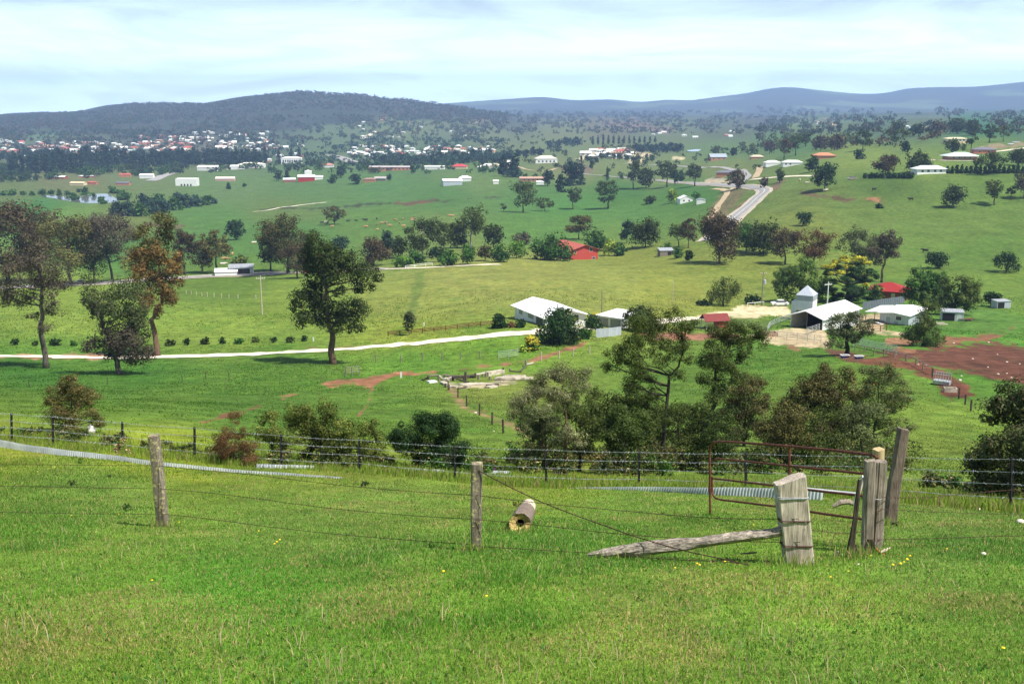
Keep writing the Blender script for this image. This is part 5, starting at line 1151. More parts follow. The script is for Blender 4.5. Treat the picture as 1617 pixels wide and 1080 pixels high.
# ------------------------------------------------------------------ vehicles
def car(name, label, u, v, rz, paint, k=1.0, cat='car'):
    p = hit(u, v); e = empty(name, p + Vector((0, 0, .1)), rz, label, cat); e.scale = (k, k, k)
    L_, W_ = 4.5, .86
    prof = [(-2.25,.45),(-2.2,.78),(-1.3,.92),(1.6,.95),(2.2,.85),(2.25,.45),(1.9,.3),(-1.9,.3)]
    m = MB(); n = len(prof); m.add([(x, -W_, z) for x, z in prof] + [(x, W_, z) for x, z in prof], [list(range(n - 1, -1, -1)), list(range(n, 2 * n))] + [[i, (i + 1) % n, (i + 1) % n + n, i + n] for i in range(n)], paint); m.build('body', e)
    cab = [(-1.15,.9),(-.55,1.38),(.95,1.40),(1.75,.93)]; w2 = W_ * .86
    m = MB(); m.add([(x, -w2 - (.04 if i in (0, 3) else -.06), z) for i, (x, z) in enumerate(cab)] + [(x, w2 + (.04 if i in (0, 3) else -.06), z) for i, (x, z) in enumerate(cab)], [(3,2,1,0),(4,5,6,7),(0,1,5,4),(2,3,7,6)], GLASS); cb_ = m.build('window', e)
    m = MB(); m.box(-.62, -w2 + .03, 1.38, 1.0, w2 - .03, 1.45, paint); m.build('roof', e)
    for x in (-1.4, 1.4):
        for y in (-W_, W_):
            t = MB(); t.tube([(x, y - .1, .3), (x, y + .1, .3)], .31, TYRE, 12); t.tube([(x, y - .115, .3), (x, y + .115, .3)], .17, PIPE, 10); t.build('wheel', e)
    for y in (-.6, .6):
        t = MB(); t.box(-2.27, y - .16, .6, -2.2, y + .16, .74, PIPE); t.build('headlight', e)
car('parked_car', 'white sedan parked at the back of the gravel yard left of the silo', 1231, 483, D(2), CARW)
car('car', 'bronze car driving on the road behind the purple-grey gum', 127, 449, D(12), CARB, 1.15)
car('car', 'red car on the road beside the big dark gum', 488, 432, D(8), CARR, 1.1)
car('parked_car', 'left of two white cars on the top right hillside', 1596, 229, D(10), CARW, 1.2)
car('parked_car', 'right of two white cars on the top right hillside', 1604, 226, D(-5), CARW, 1.2)
car('old_van', 'dull grey vehicle parked under the fence left of the long white house', 1345, 284, D(5), CARB, 1.3, 'van')

# ------------------------------------------------------------------ poles
def pole(u, v, hpx, label, arm=True, m=TIMB, tx=False, r=.16):
    p = hit(u, v); h = hpx * pxm(p.y); e = empty('power_pole', p, D(20), label, 'pole')
    t = MB(); t.tube([(0, 0, -.5), (0, 0, h)], [r, r * .7], m, 9); t.build('pole', e)
    if arm:
        t = MB(); t.box(-1.1, -.06, h - .75, 1.1, .06, h - .6, m); a = t.build('crossarm', e)
        for x in (-.95, -.4, .4, .95):
            t = MB(); t.tube([(x, 0, h - .6), (x, 0, h - .38)], .05, WHITE, 6); t.build('insulator', a)
    if tx:
        t = MB(); t.tube([(.55, 0, h * .62), (.55, 0, h * .62 + 1.1)], .36, SILV, 12); t.tube([(.55, 0, h * .62 + 1.1), (.55, 0, h * .62 + 1.3)], .08, WHITE, 6); t.build('transformer', e)
pole(414, 497, 62, 'pale power pole in the paddock left of the big dark gum', m=TIMBP)
pole(1203, 482, 54, 'tall power pole with a grey transformer by the gravel yard', m=TIMB, tx=True)
pole(1306, 484, 39, 'white power pole with crossarms behind the dairy shed', m=WHITE)
pole(950, 500, 42, 'thin dark pole behind the garage', arm=False, m=TIMB, r=.11)
pole(1062, 478, 36, 'thin pale pole standing alone in the wide paddock', arm=False, m=TIMBP, r=.09)

# ------------------------------------------------------------------ fences, yards, troughs
def line_fence(name, label, px, hm_, m, rails=0, pr=.08, rm=None, rail_r=.05, n=None, group=None, top=None):
    P = [hit(u, v, 60) for u, v in px]
    if n:
        L_ = [0]; 
        for i in range(1, len(P)): L_.append(L_[-1] + (P[i] - P[i - 1]).length)
        Q = []
        for j in range(n):
            s = L_[-1] * j / (n - 1); i = max(k for k in range(len(P)) if L_[k] <= s + 1e-6); i = min(i, len(P) - 2); q = P[i].lerp(P[i + 1], (s - L_[i]) / (L_[i + 1] - L_[i])); q.z = gz(q.x, q.y); Q.append(q)
        P = Q
    o = P[0].copy(); e = empty(name, o, 0, label, 'fence', group)
    for p in P:
        q = p - o; h = hm_ * rnd.uniform(.92, 1.1); t = MB(); t.tube([q - Vector((0, 0, .3)), q + Vector((rnd.uniform(-.05, .05), rnd.uniform(-.05, .05), h))], pr, m, 6); t.build('post', e)
    for k in range(rails):
        z = hm_ * (.95 - k * .8 / max(1, rails))
        t = MB(); t.tube([p - o + Vector((0, -.06, z)) for p in P], rail_r, rm or m, 5); t.build('rail', e)
    return e
line_fence('rail_fence', 'low red-brown rail fence running to the farmhouse garden', [(613,531),(700,523),(777,514.5)], 1.0, RUSTF, 3, .09, None, .07, n=10)
line_fence('post_fence', 'pale timber posts along the foot of the road bank', [(294,464),(330,469),(372,472),(404,472)], 1.3, TIMBP, 0, .13, n=10)
line_fence('wire_fence', 'row of grey posts along the slope below the gravel drive', [(594,573),(633,572),(667,570),(698,568.5),(727,568),(758,566.5)], 1.3, TIMB, 0, .10)
line_fence('wire_fence', 'row of pale posts beside the red dirt below the farmhouse garden', [(854.6,570),(883,566),(905,562.5),(931,559)], 1.3, TIMBP, 0, .10)
line_fence('wire_fence', 'short dark posts stepping down the slope below the ruined yards', [(708,616),(723,628),(737,642),(757,656),(777,671),(795,684)], 1.1, TIMBD, 0, .08)
line_fence('wire_fence', 'dark posts stepping down the slope below the red dirt', [(1472,596),(1514,630),(1524,639),(1533,649)], 1.1, TIMBD, 0, .09)
line_fence('wire_fence', 'thin dark pickets across the grass in front of the left gums', [(46,612),(170,607),(288,604),(325,598),(362,598)], .95, TIMBD, 0, .05)
line_fence('rail_fence', 'weathered timber rail fence along the edge of the red dirt', [(1350,553),(1385,560),(1415,567),(1440,574),(1455,583),(1472,592)], 1.0, TIMB, 1, .09, None, .06, n=9)
line_fence('pipe_fence', 'long green-grey pipe rail fence below the silver shed', [(1347,546),(1380,553),(1415,561)], 1.5, PIPEG, 5, .06, None, .045, n=6)
line_fence('pipe_fence', 'silver pipe rails curving along the left of the dairy yard', [(1249,505),(1232,511),(1216,518),(1211,527)], 1.5, PIPE, 4, .06, None, .04, n=7)
line_fence('pipe_fence', 'silver pipe rails across the front of the dairy yard', [(1225,535),(1250,537),(1275,539),(1296,542)], 1.4, PIPE, 3, .06, None, .035, n=6)
line_fence('pipe_fence', 'short pipe rails at the right jamb of the dairy shed', [(1274,529),(1284,526),(1294,522)], 1.5, PIPE, 4, .06, None, .04, n=4)
line_fence('rail_fence', 'reddish timber rails between the dairy shed and the silver shed', [(1366,525),(1378,524),(1390,523),(1400,522)], 1.2, RUSTF, 2, .09, None, .05)
line_fence('paddock_gate', 'weathered gate and leaning strainer post by the forked dirt track', [(546,594),(556,593),(568,592)], 1.35, TIMB, 3, .10, None, .05)
line_fence('wire_gate', 'pale mesh gate at the bright yellow shrub', [(787,569),(803,567),(818,565)], 1.5, PIPE, 4, .05, None, .02)
line_fence('post_fence', 'white timber rail by the transformer pole', [(1180,484),(1192,483),(1206,481.5)], .9, WHITE, 1, .07, None, .07)
line_fence('post_fence', 'white gate rails in front of the orchard row', [(640,425),(655,423.5),(672,421),(683,420)], 1.4, WHITE, 2, .10, None, .07)
def iron_fence(name, label, px, h, m):
    P = [hit(u, v) for u, v in px]; o = P[0].copy(); e = empty(name, o, 0, label, 'fence')
    for i in range(len(P) - 1):
        a, b_ = P[i] - o, P[i + 1] - o; n = (b_ - a).cross(Vector((0, 0, 1))).normalized(); t = MB(); k = 24; vs = []
        for j in range(k + 1):
            q = a.lerp(b_, j / k) + n * (.05 if j % 2 else -.05); vs += [q - Vector((0, 0, .4)), q + Vector((0, 0, h + .03 * (i % 2)))]
        vs2 = [Vector(v_) + n * .03 for v_ in vs]; c = len(vs)
        t.add(vs + vs2, [(2*j, 2*j+2, 2*j+3, 2*j+1) for j in range(k)] + [(c+2*j+1, c+2*j+3, c+2*j+2, c+2*j) for j in range(k)] + [(2*j+1, 2*j+3, c+2*j+3, c+2*j+1) for j in range(k)], m); t.build('panel', e)
iron_fence('iron_fence', 'grey corrugated iron fence in front of the garage', [(941,533),(962,531.5),(981,529)], 1.6, SILV)
iron_fence('iron_fence', 'dark grey iron fence between the silver shed and the red-roofed house', [(1362,489),(1392,484),(1428,479)], 1.9, mat('dark_iron', (.16,.18,.22), .5, .2, 2, .3))
for (u, v, hp, lab) in [(633.4,597,10.5,'white marker post beside the forked dirt track'),(495,539,7,'white marker post at the end of the shrub row'),(669.7,514.5,5.5,'small white marker in the paddock above the brown rail fence')]:
    p = hit(u, v); h = hp * pxm(p.y); e = empty('marker_post', p, 0, lab, 'post')
    t = MB(); t.box(-.11, -.06, -.2, .11, .06, h, WHITE); t.build('post', e); t = MB(); t.box(-.12, -.07, h, .12, .07, h + .04, CONC); t.build('cap', e)
# ruined yards
def ruin():
    k = 7.2; o = hit(740, 604); e = empty('ruined_yards', o, 0, 'derelict timber and concrete cattle yards on the open slope', 'stockyard')
    def P(x, y, up=0): p = hit(640 + x / k, 540 + y / k); return p - o + Vector((0, 0, up / k * pxm(p.y)))
    for (x, y, h) in [(265,442,62),(380,442,70),(440,434,70),(545,440,55),(685,446,112),(665,432,50),(795,412,60),(880,392,50),(918,402,52),(1115,345,52),(1190,338,40),(1370,275,72),(960,432,42),(495,545,60),(455,520,50),(830,430,60)]:
        t = MB(); t.tube([P(x, y, -10), P(x + rnd.uniform(-4, 4), y, h)], .16, TIMBD if x % 2 else TIMB, 6); t.build('post', e)
    for (x, y, u1, x2, y2, u2, m) in [(265,442,58,380,442,66,TIMB),(380,442,66,445,440,5,TIMBP),(450,434,62,535,436,52,TIMB),(535,438,50,790,412,38,TIMBD),(545,440,40,725,465,3,TIMBD),(790,412,45,905,398,48,TIMBP),(180,440,4,262,442,40,TIMBD),(600,540,6,690,522,8,TIMBD),(920,500,8,1060,488,10,TIMBD),(1300,345,5,1365,280,10,TIMBD),(1060,112+340,4,1100,455,4,TIMBP),(1190,338,8,1320,345,6,TIMBD),(470,428,30,780,412,14,TIMBD),(1380,275,20,1450,245,8,TIMBP)]:
        t = MB(); t.tube([P(x, y, u1), (P(x, y, u1) + P(x2, y2, u2)) / 2 + Vector((0, 0, -.04)), P(x2, y2, u2)], .13, m, 6); t.build('rail', e)
    def slab(name, x0, y0, x1, y1, h, m):
        a, b_ = P(x0, y0), P(x1, y1); d = (b_ - a); d.z = 0; n = Vector((-d.y, d.x, 0)).normalized() * .35; t = MB()
        t.add([a - n - Vector((0,0,.3)), b_ - n - Vector((0,0,.3)), b_ + n - Vector((0,0,.3)), a + n - Vector((0,0,.3)), a - n + Vector((0,0,h)), b_ - n + Vector((0,0,h)), b_ + n + Vector((0,0,h)), a + n + Vector((0,0,h))], [(3,2,1,0),(4,5,6,7),(0,1,5,4),(1,2,6,5),(2,3,7,6),(3,0,4,7)], m); t.build(name, e)
    slab('concrete_wall', 925, 388, 1110, 360, .6, CONC); slab('concrete_wall', 450, 448, 540, 428, .4, CONC)
    slab('kerb', 500, 520, 590, 522, .25, CONC); slab('kerb', 690, 520, 730, 505, .25, CONC); slab('kerb', 930, 528, 1025, 512, .25, CONC); slab('kerb', 260, 468, 350, 462, .3, WHITE); slab('kerb', 420, 470, 470, 495, .3, CONC)
    for (x, y, a, b_) in [(800,478,7,2.6),(1210,430,8,2.6),(1230,388,5,1.8)]:
        c = P(x, y); t = MB(); n = 14; f = [rnd.uniform(.75, 1.15) for _ in range(n)]
        vs = []
        for i in range(n):
            q = c + Vector((math.cos(i * 6.283 / n) * a * .28 * f[i] * 1.2, math.sin(i * 6.283 / n) * b_ * .5 * f[i], 0)); vs.append(Vector((q.x, q.y, gz(q.x + o.x, q.y + o.y) - o.z + .08)))
        t.slab(vs, .3, CONC); t.build('slab', e)
ruin()
for (u, v, m, lab) in [(1334,565,BLUE,'left of two blue and white feed tubs under the yard tree'),(1356,566.5,BLUE,'right of two blue and white feed tubs under the yard tree')]:
    p = hit(u, v); e = empty('feed_tub', p, D(8), lab, 'trough'); t = MB(); t.add([(-.5,-.25,0),(.5,-.25,0),(.5,.25,0),(-.5,.25,0),(-.62,-.36,.42),(.62,-.36,.42),(.62,.36,.42),(-.62,.36,.42)], [(3,2,1,0),(0,1,5,4),(1,2,6,5),(2,3,7,6),(3,0,4,7)], m); t.build('tub', e)
    t = MB(); t.box(-.66,-.4,.40,.66,-.30,.48,WHITE); t.box(-.66,.30,.40,.66,.4,.48,WHITE); t.box(-.66,-.3,.40,-.56,.3,.48,WHITE); t.box(.56,-.3,.40,.66,.3,.48,WHITE); t.build('rim', e)
def hay():
    p = hit(1487, 608); e = empty('hay_feeder', p, D(-35), 'silver metal hay feeder on skids below the red dirt', 'feeder')
    t = MB(); t.box(-.9,-.5,.15,.9,.5,.55,PIPE); t.build('tray', e)
    for i in range(7):
        for y in (-.5, .5):
            x = -.85 + i * .283; t = MB(); t.tube([(x, y * .9, .5), (x, y * 1.2, 1.35)], .03, PIPE, 5); t.build('bar', e)
    for y in (-.6, .6): t = MB(); t.tube([(-.9, y, 1.35), (.9, y, 1.35)], .04, PIPE, 5); t.build('top_rail', e)
    for y in (-.45, .45): t = MB(); t.tube([(-1.1, y, .12), (1.1, y, .12)], .06, TIMBD, 6); t.build('skid', e)
hay()
def trough(u, v, lab, w, d, h, m, rz):
    p = hit(u, v); e = empty('water_trough', p, rz, lab, 'trough'); t = MB()
    t.box(-w, -d, -.2, w, -d + .1, h, m); t.box(-w, d - .1, -.2, w, d, h, m); t.box(-w, -d + .1, -.2, -w + .1, d - .1, h, m); t.box(w - .1, -d + .1, -.2, w, d - .1, h, m); t.build('wall', e)
    t = MB(); t.box(-w + .1, -d + .1, 0, w - .1, d - .1, h * .75, WATER); t.build('water', e)
trough(1500, 619, 'white concrete trough below the silver hay feeder', .65, .4, .5, CONC, D(-10)); trough(1213, 531, 'brown concrete trough at the left corner of the dairy yard', 1.6, .9, .8, mat('stained_concrete', (.30,.20,.14), .9), D(8))
# scrap beside the sheds
def heap(u, v, lab, n, sz, m, seed):
    rs = random.Random(seed); p = hit(u, v); e = empty('scrap_heap', p, 0, lab, 'scrap heap')
    for i in range(n):
        t = MB(); a = rs.uniform(0, 3.14); L_ = rs.uniform(.5, 1.1) * sz; c = Vector((rs.uniform(-1, 1) * sz, rs.uniform(-.5, .5) * sz, rs.uniform(.1, .6))); d = Vector((math.cos(a) * L_, math.sin(a) * L_ * .6, rs.uniform(-.15, .15))); w = Vector((-d.y, d.x, 0)).normalized() * rs.uniform(.08, .3)
        t.slab([c - d - w, c + d - w, c + d + w, c - d + w], .1, m[i % len(m)]); t.build('board', e)
heap(1481, 514, 'heap of pale boards and pipes on the grass right of the silver shed', 8, 1.4, (TIMBP, PIPE, TIMBD), 1)
heap(1527, 507, 'dark heap of junk right of the small tin shed', 7, 1.0, (TIMBD, RUSTF), 2)
heap(1388, 512, 'clutter of white drums and boards at the corner of the silver shed', 8, 1.0, (WHITE, TIMBD, TIMBD), 3)
# boulders on the slopes
BO = mat('pale_stone', (.55,.50,.42), .9, .25, 3)
def stone_mesh(seed, m=BO):
    rs = np.random.RandomState(seed); import bmesh
    bm = bmesh.new(); bmesh.ops.create_icosphere(bm, subdivisions=2, radius=1)
    for v in bm.verts: v.co *= 1 + .35 * (float(fbm(np.array([v.co.x * 1.3 + seed * 3]), np.array([v.co.y * 1.3 + v.co.z * 1.7]), seed, 3)[0]) - .5)
    me = bpy.data.meshes.new('stone'); bm.to_mesh(me); bm.free(); me.materials.append(m); me.polygons.foreach_set('use_smooth', [True] * len(me.polygons)); return me
STM = [stone_mesh(i) for i in range(3)]
for i, (u, v, s) in enumerate([(751,652,4),(1516,601,5),(1518,594,3),(1576,591,3.4),(1597,597,3.4),(1536,567,3),(1590,572,3),(1560,580,2.6),(1450,576,3),(1463,577,2.4),(1506,542,3),(1561,541,3.4),(1590,590,2.6),(808,662,4),(780,681,2.4),(1484,529,3),(1610,575,2.4),(1575,560,2.4)]):
    p = hit(u, v); o = link(bpy.data.objects.new('pale_stone', STM[i % 3])); r = s * .5 * pxm(p.y); o.location = p + Vector((0, 0, r * .25)); o.scale = (r * 1.3, r, r * .7); o.rotation_euler = (0, 0, i)
    tag(o, 'small pale stone lying on the slopes around the red dirt and yards', 'stone', 'pale stones on the slopes')
# ------------------------------------------------------------------ cattle
def cow_mesh(name, m, m2):
    mb = MB()
    sec = [(-1.05,1.05,.18,.20),(-.95,1.0,.30,.34),(-.5,.95,.34,.40),(0,.92,.37,.42),(.5,.95,.34,.42),(.85,1.02,.26,.34),(1.1,1.12,.17,.24),(1.35,1.18,.14,.19),(1.55,1.12,.13,.15),(1.8,.98,.08,.10)]
    n = 10; vs = []
    for x, z, ry, rz_ in sec:
        for j in range(n): a = 2 * math.pi * j / n; vs.append((x, ry * math.cos(a), z + rz_ * math.sin(a)))
    k = len(sec); mb.add(vs, [[i*n+j, i*n+(j+1)%n, (i+1)*n+(j+1)%n, (i+1)*n+j] for i in range(k-1) for j in range(n)] + [list(range(n-1,-1,-1)), list(range((k-1)*n, k*n))], m)
    for x, y, b_ in ((-.85,.2,-.08),(-.85,-.2,.06),(.75,.18,.05),(.75,-.18,-.05)): mb.tube([(x, y, .9), (x + b_, y, .45), (x, y, .0)], [.15, .075, .06], m2, 6)
    mb.tube([(-1.05,0,1.2),(-1.15,0,.9),(-1.13,0,.5)], [.03,.025,.05], m2, 5); mb.tube([(1.5,-.25,1.24),(1.5,.25,1.24)], .04, m2, 5)
    return mb.mesh(name, True)
CT = mat('tan_hide', (.42,.24,.11), .8, .2, 1.5); CB = mat('black_hide', (.02,.018,.018), .8, .3, 1.5); CW = mat('white_hide', (.66,.60,.52), .8, .15, 1.5)
CM = {'tan': cow_mesh('cow', CT, CT), 'black': cow_mesh('cow', CB, CB), 'white': cow_mesh('cow', CW, CT)}
cz = lambda x, y: (400 + x / 4, 120 + y / 4)
for i, (u, v, c) in enumerate([(*cz(x, y), 'tan') for x, y in [(500,958),(780,946),(812,938),(838,936),(898,916),(945,910),(925,938),(950,958),(1012,908),(1160,893),(1240,889),(1260,891),(712,961),(1000,918),(785,978),(860,953)]] + [(*cz(x, y), 'black') for x, y in [(433,933),(470,935),(650,921),(700,915),(712,918),(780,908),(600,923)]] + [(*cz(x, y), 'white') for x, y in [(455,933),(1025,918)]] +
        [(401,386,'white'),(313,393,'white'),(353,411,'tan'),(359,412,'tan'),(367,404,'tan'),(352,420,'white'),(1461,399,'black'),(1380,301.5,'black'),(1303,303,'white'),(1274,291,'white'),(1263,286.5,'white'),(1438,317,'black')]):
    p = hit(u, v); o = link(bpy.data.objects.new('cow', CM[c])); o.location = p; o.rotation_euler = (0, 0, rnd.uniform(0, 6.28)); s = rnd.uniform(1.05, 1.3); o.scale = (s, s, s)
    far = u > 1200
    tag(o, f"tiny {c} cow grazing " + ('on the slopes of the right hill' if far else 'in the green paddocks beyond the road'), 'cow', f"{c} cattle " + ('on the right hill' if far else 'beyond the road'))
# ------------------------------------------------------------------ foreground: weathered wood
def wood_mat(name, base, dark, lichen=None, lth=(.58, .66), grain=(7, 7, .55), gscale=6.0):
    m = bpy.data.materials.new(name); m.use_nodes = True; nt = m.node_tree; N = nt.nodes; L = nt.links; b = N['Principled BSDF']
    b.inputs['Roughness'].default_value = .92; b.inputs['Specular IOR Level'].default_value = .12
    tc = N.new('ShaderNodeTexCoord'); mp = N.new('ShaderNodeMapping'); mp.inputs['Scale'].default_value = grain; L.new(tc.outputs['Object'], mp.inputs['Vector'])
    g = N.new('ShaderNodeTexNoise'); g.inputs['Scale'].default_value = gscale; g.inputs['Detail'].default_value = 8; g.inputs['Roughness'].default_value = .7; L.new(mp.outputs[0], g.inputs['Vector'])
    cr = N.new('ShaderNodeValToRGB'); e = cr.color_ramp.elements; e[0].position = .34; e[1].position = .66; e[0].color = (*dark, 1); e[1].color = (*base, 1); L.new(g.outputs['Fac'], cr.inputs['Fac'])
    big = N.new('ShaderNodeTexNoise'); big.inputs['Scale'].default_value = 3.5; big.inputs['Detail'].default_value = 4; L.new(tc.outputs['Object'], big.inputs['Vector'])
    mr = N.new('ShaderNodeMapRange'); mr.inputs['From Min'].default_value = .3; mr.inputs['From Max'].default_value = .7; mr.inputs['To Min'].default_value = .72; mr.inputs['To Max'].default_value = 1.22; L.new(big.outputs['Fac'], mr.inputs['Value'])
    vm = N.new('ShaderNodeVectorMath'); vm.operation = 'SCALE'; L.new(cr.outputs[0], vm.inputs[0]); L.new(mr.outputs[0], vm.inputs['Scale']); out = vm.outputs[0]
    if lichen:
        ln = N.new('ShaderNodeTexNoise'); ln.inputs['Scale'].default_value = 16; ln.inputs['Detail'].default_value = 6; ln.inputs['Roughness'].default_value = .65; L.new(tc.outputs['Object'], ln.inputs['Vector'])
        lr = N.new('ShaderNodeValToRGB'); lr.color_ramp.elements[0].position = lth[0]; lr.color_ramp.elements[1].position = lth[1]; L.new(ln.outputs['Fac'], lr.inputs['Fac'])
        mx = N.new('ShaderNodeMixRGB'); mx.inputs['Color2'].default_value = (*lichen, 1); L.new(lr.outputs[0], mx.inputs['Fac']); L.new(out, mx.inputs['Color1']); out = mx.outputs[0]
    L.new(out, b.inputs['Base Color'])
    bp = N.new('ShaderNodeBump'); bp.inputs['Strength'].default_value = .9; bp.inputs['Distance'].default_value = .012; L.new(g.outputs['Fac'], bp.inputs['Height']); L.new(bp.outputs[0], b.inputs['Normal'])
    return m
W_LICH = wood_mat('lichened_post_wood', (.27,.23,.185), (.10,.080,.062), (.46,.41,.19), (.54, .62))
W_GREY = wood_mat('silver_grey_wood', (.62,.54,.45), (.24,.20,.165), (.52,.47,.27), (.74, .84))
W_SPLIT = wood_mat('split_grey_wood', (.36,.31,.26), (.13,.105,.085))
W_LEAN = wood_mat('brown_split_wood', (.27,.215,.18), (.09,.065,.052))
W_BURNT = wood_mat('charred_wood', (.11,.085,.07), (.025,.02,.018))
W_NEW = wood_mat('treated_pine', (.50,.40,.22), (.36,.27,.14))
W_LOG = wood_mat('grey_log_wood', (.42,.36,.29), (.09,.07,.055), grain=(9, 9, .5), gscale=5)
W_BARK = wood_mat('log_bark', (.30,.24,.20), (.09,.065,.05))
W_PALE = wood_mat('bleached_wood', (.66,.58,.46), (.42,.34,.26))
RUSTP = mat('rusty_pipe', (.085,.022,.016), .75, .3, 14, .2, col2=(.20,.065,.04)); RUSTW = mat('rusty_wire', (.07,.035,.025), .8, .3, 20, .2); SILW = mat('galvanised_wire', (.34,.37,.39), .7, .2, 10, .1)
STEEL = mat('black_steel_picket', (.018,.018,.02), .6, .3, 8); ZINC = mat('corrugated_zinc', (.44,.47,.54), .4, .2, 2.2, .3, col2=(.62,.65,.70))
STONE = mat('field_stone', (.36,.31,.25), .9, .3, 5)

def rough_post(name, rings, n, m, seed, parent, rough=.08, square=0.0, slant=(0, 0), groove=0.0):
    """rings: (centre, half width, half depth) up the post"""
    rs = np.random.RandomState(seed); ph = rs.uniform(0, 50); base = 1 + groove * np.minimum(0, np.array([float(vnoise(np.array([j * .9 + ph]), np.array([3.3]), seed)[()][0]) - .55 for j in range(n)]) * 2)
    C = [Vector(r[0]) for r in rings]; R = []
    sub = 5; rr = []
    for i in range(len(rings) - 1):
        for k in range(sub):
            t = k / sub; rr.append((C[i].lerp(C[i + 1], t), rings[i][1] * (1 - t) + rings[i + 1][1] * t, rings[i][2] * (1 - t) + rings[i + 1][2] * t))
    rr.append(rings[-1]); vs = []; K = len(rr)
    ax = (C[-1] - C[0]).normalized(); ux = Vector((1, 0, 0)); ux = (ux - ax * ux.dot(ax)).normalized(); uy = ax.cross(ux)
    for i, (c, a, b_) in enumerate(rr):
        c = Vector(c)
        for j in range(n):
            th = 2 * math.pi * (j + .5) / n; co, si = math.cos(th), math.sin(th)
            p = (abs(co) ** (2 / (2 + square * 6)) * (1 if co > 0 else -1), abs(si) ** (2 / (2 + square * 6)) * (1 if si > 0 else -1))
            f = base[j] * (1 + rough * 2 * (float(vnoise(np.array([j * .8 + ph]), np.array([i * .33]), seed + 1)[0]) - .5))
            q = c + ux * (p[0] * a * f) + uy * (p[1] * b_ * f)
            if i == K - 1: q = q + ax * (slant[0] * p[0] + slant[1] * p[1] + rs.uniform(-.01, .01))
            vs.append(q)
    f = [[i * n + j, i * n + (j + 1) % n, (i + 1) * n + (j + 1) % n, (i + 1) * n + j] for i in range(K - 1) for j in range(n)] + [list(range(n - 1, -1, -1))]
    top = Vector(rr[-1][0]) - ax * .006; vs.append(top); f += [[(K - 1) * n + j, (K - 1) * n + (j + 1) % n, len(vs) - 1] for j in range(n)]
    o = link(bpy.data.objects.new(name, mesh_np(name, np.array([tuple(v) for v in vs]), f, m)), parent); return o
def post(name, label, top, base, wtop, wbase, m, seed, depth=None, cat='post', square=.3, slant=(0, 0), rough=.08, sink=.25, Y=None, groove=.1):
    p = hit(*base) if Y is None else at(base[0], base[1], Y); p.z = gz(p.x, p.y); q = at(top[0], top[1], p.y); s = pxm(p.y) * .5
    e = empty(name, p, 0, label, cat); d = q - p
    wd = depth or 1.0
    rings = [(-d * sink / d.length, wbase * s, wbase * s * wd), (Vector((0, 0, 0)), wbase * s, wbase * s * wd), (d * .5 + Vector((rnd.uniform(-.01, .01), 0, 0)), (wtop + wbase) * .5 * s, (wtop + wbase) * .5 * s * wd), (d, wtop * s, wtop * s * wd)]
    rough_post('trunk' if False else 'timber', rings, 18, m, seed, e, rough, square, slant, groove); e['_'] = 1; del e['_']
    return e, p, q
eA, pA, qA = post('fence_post', 'leaning round grey post covered in yellow lichen, left in the old fence', (243, 687), (257.5, 831), 17, 19, W_LICH, 1)
eB, pB, qB = post('fence_post', 'upright grey post with lichen streaks standing alone right of the dark shrub', (754, 731), (752, 869), 19, 17, W_LICH, 2, square=.6)
eC, pC, qC = post('strainer_post', 'thick pale split strainer post with wires wound round it', (1247, 756), (1261, 890), 49, 49, W_GREY, 3, depth=.55, square=1.0, slant=(.035, .0), rough=.05, groove=.16)
# split gate post: two halves, hardware
eD = empty('gate_post', hit(1377, 872), 0, 'split grey gate post rotted hollow at its foot, beside the strainer post', 'post')
def half(name, top, base, wt, wb, m, seed, Y, dp=.9, rough=.1, sq=.5):
    o = eD.location; p = at(base[0], base[1], Y) - o; q = at(top[0], top[1], Y) - o; s = pxm(Y) * .5
    rough_post(name, [(p - (q - p).normalized() * .12, wb * s * .8, wb * s * dp), (p, wb * s, wb * s * dp), ((p + q) / 2, (wt + wb) * .5 * s, (wt + wb) * .5 * s * dp), (q, wt * s, wt * s * dp)], 16, m, seed, eD, rough, sq, (0, 0), .2)
YD = eD.location.y
half('split_half', (1374.5, 727), (1369, 866), 18, 17, W_SPLIT, 4, YD); half('split_half', (1392, 728), (1384, 852), 19, 21, W_SPLIT, 5, YD + .12)
half('charred_foot', (1372, 850), (1368, 876), 12, 14, W_BURNT, 6, YD - .03, .8, .35)
eE, pE, qE = post('gate_post', 'pale new round pine post showing behind the split gate post', (1387.5, 709), (1384, 846), 19, 19, W_NEW, 7, Y=YD + .55, rough=.02, square=0, groove=0)
eF, pF, qF = post('fence_post', 'tall leaning brown split post, tallest of the posts right of the gate', (1426.5, 677), (1404, 827), 16, 19, W_LEAN, 8, square=.7, slant=(-.02, 0), rough=.1)
eG, pG, qG = post('broken_post', 'thin charred leaning stake between the strainer post and the split gate post', (1357.5, 757), (1341, 880), 5, 11, W_BURNT, 9, rough=.25, square=.2)
m_ = MB(); s_ = pxm(pG.y)
for k, (dx, dz) in enumerate([(-4, 12), (5, 18), (11, 22), (14, 14)]): m_.tube([Vector((dx * s_ * .6, 0, -.05)), Vector((dx * s_, .02, dz * s_))], [.035, .012], W_BURNT, 6)
m_.build('splinter', eG)
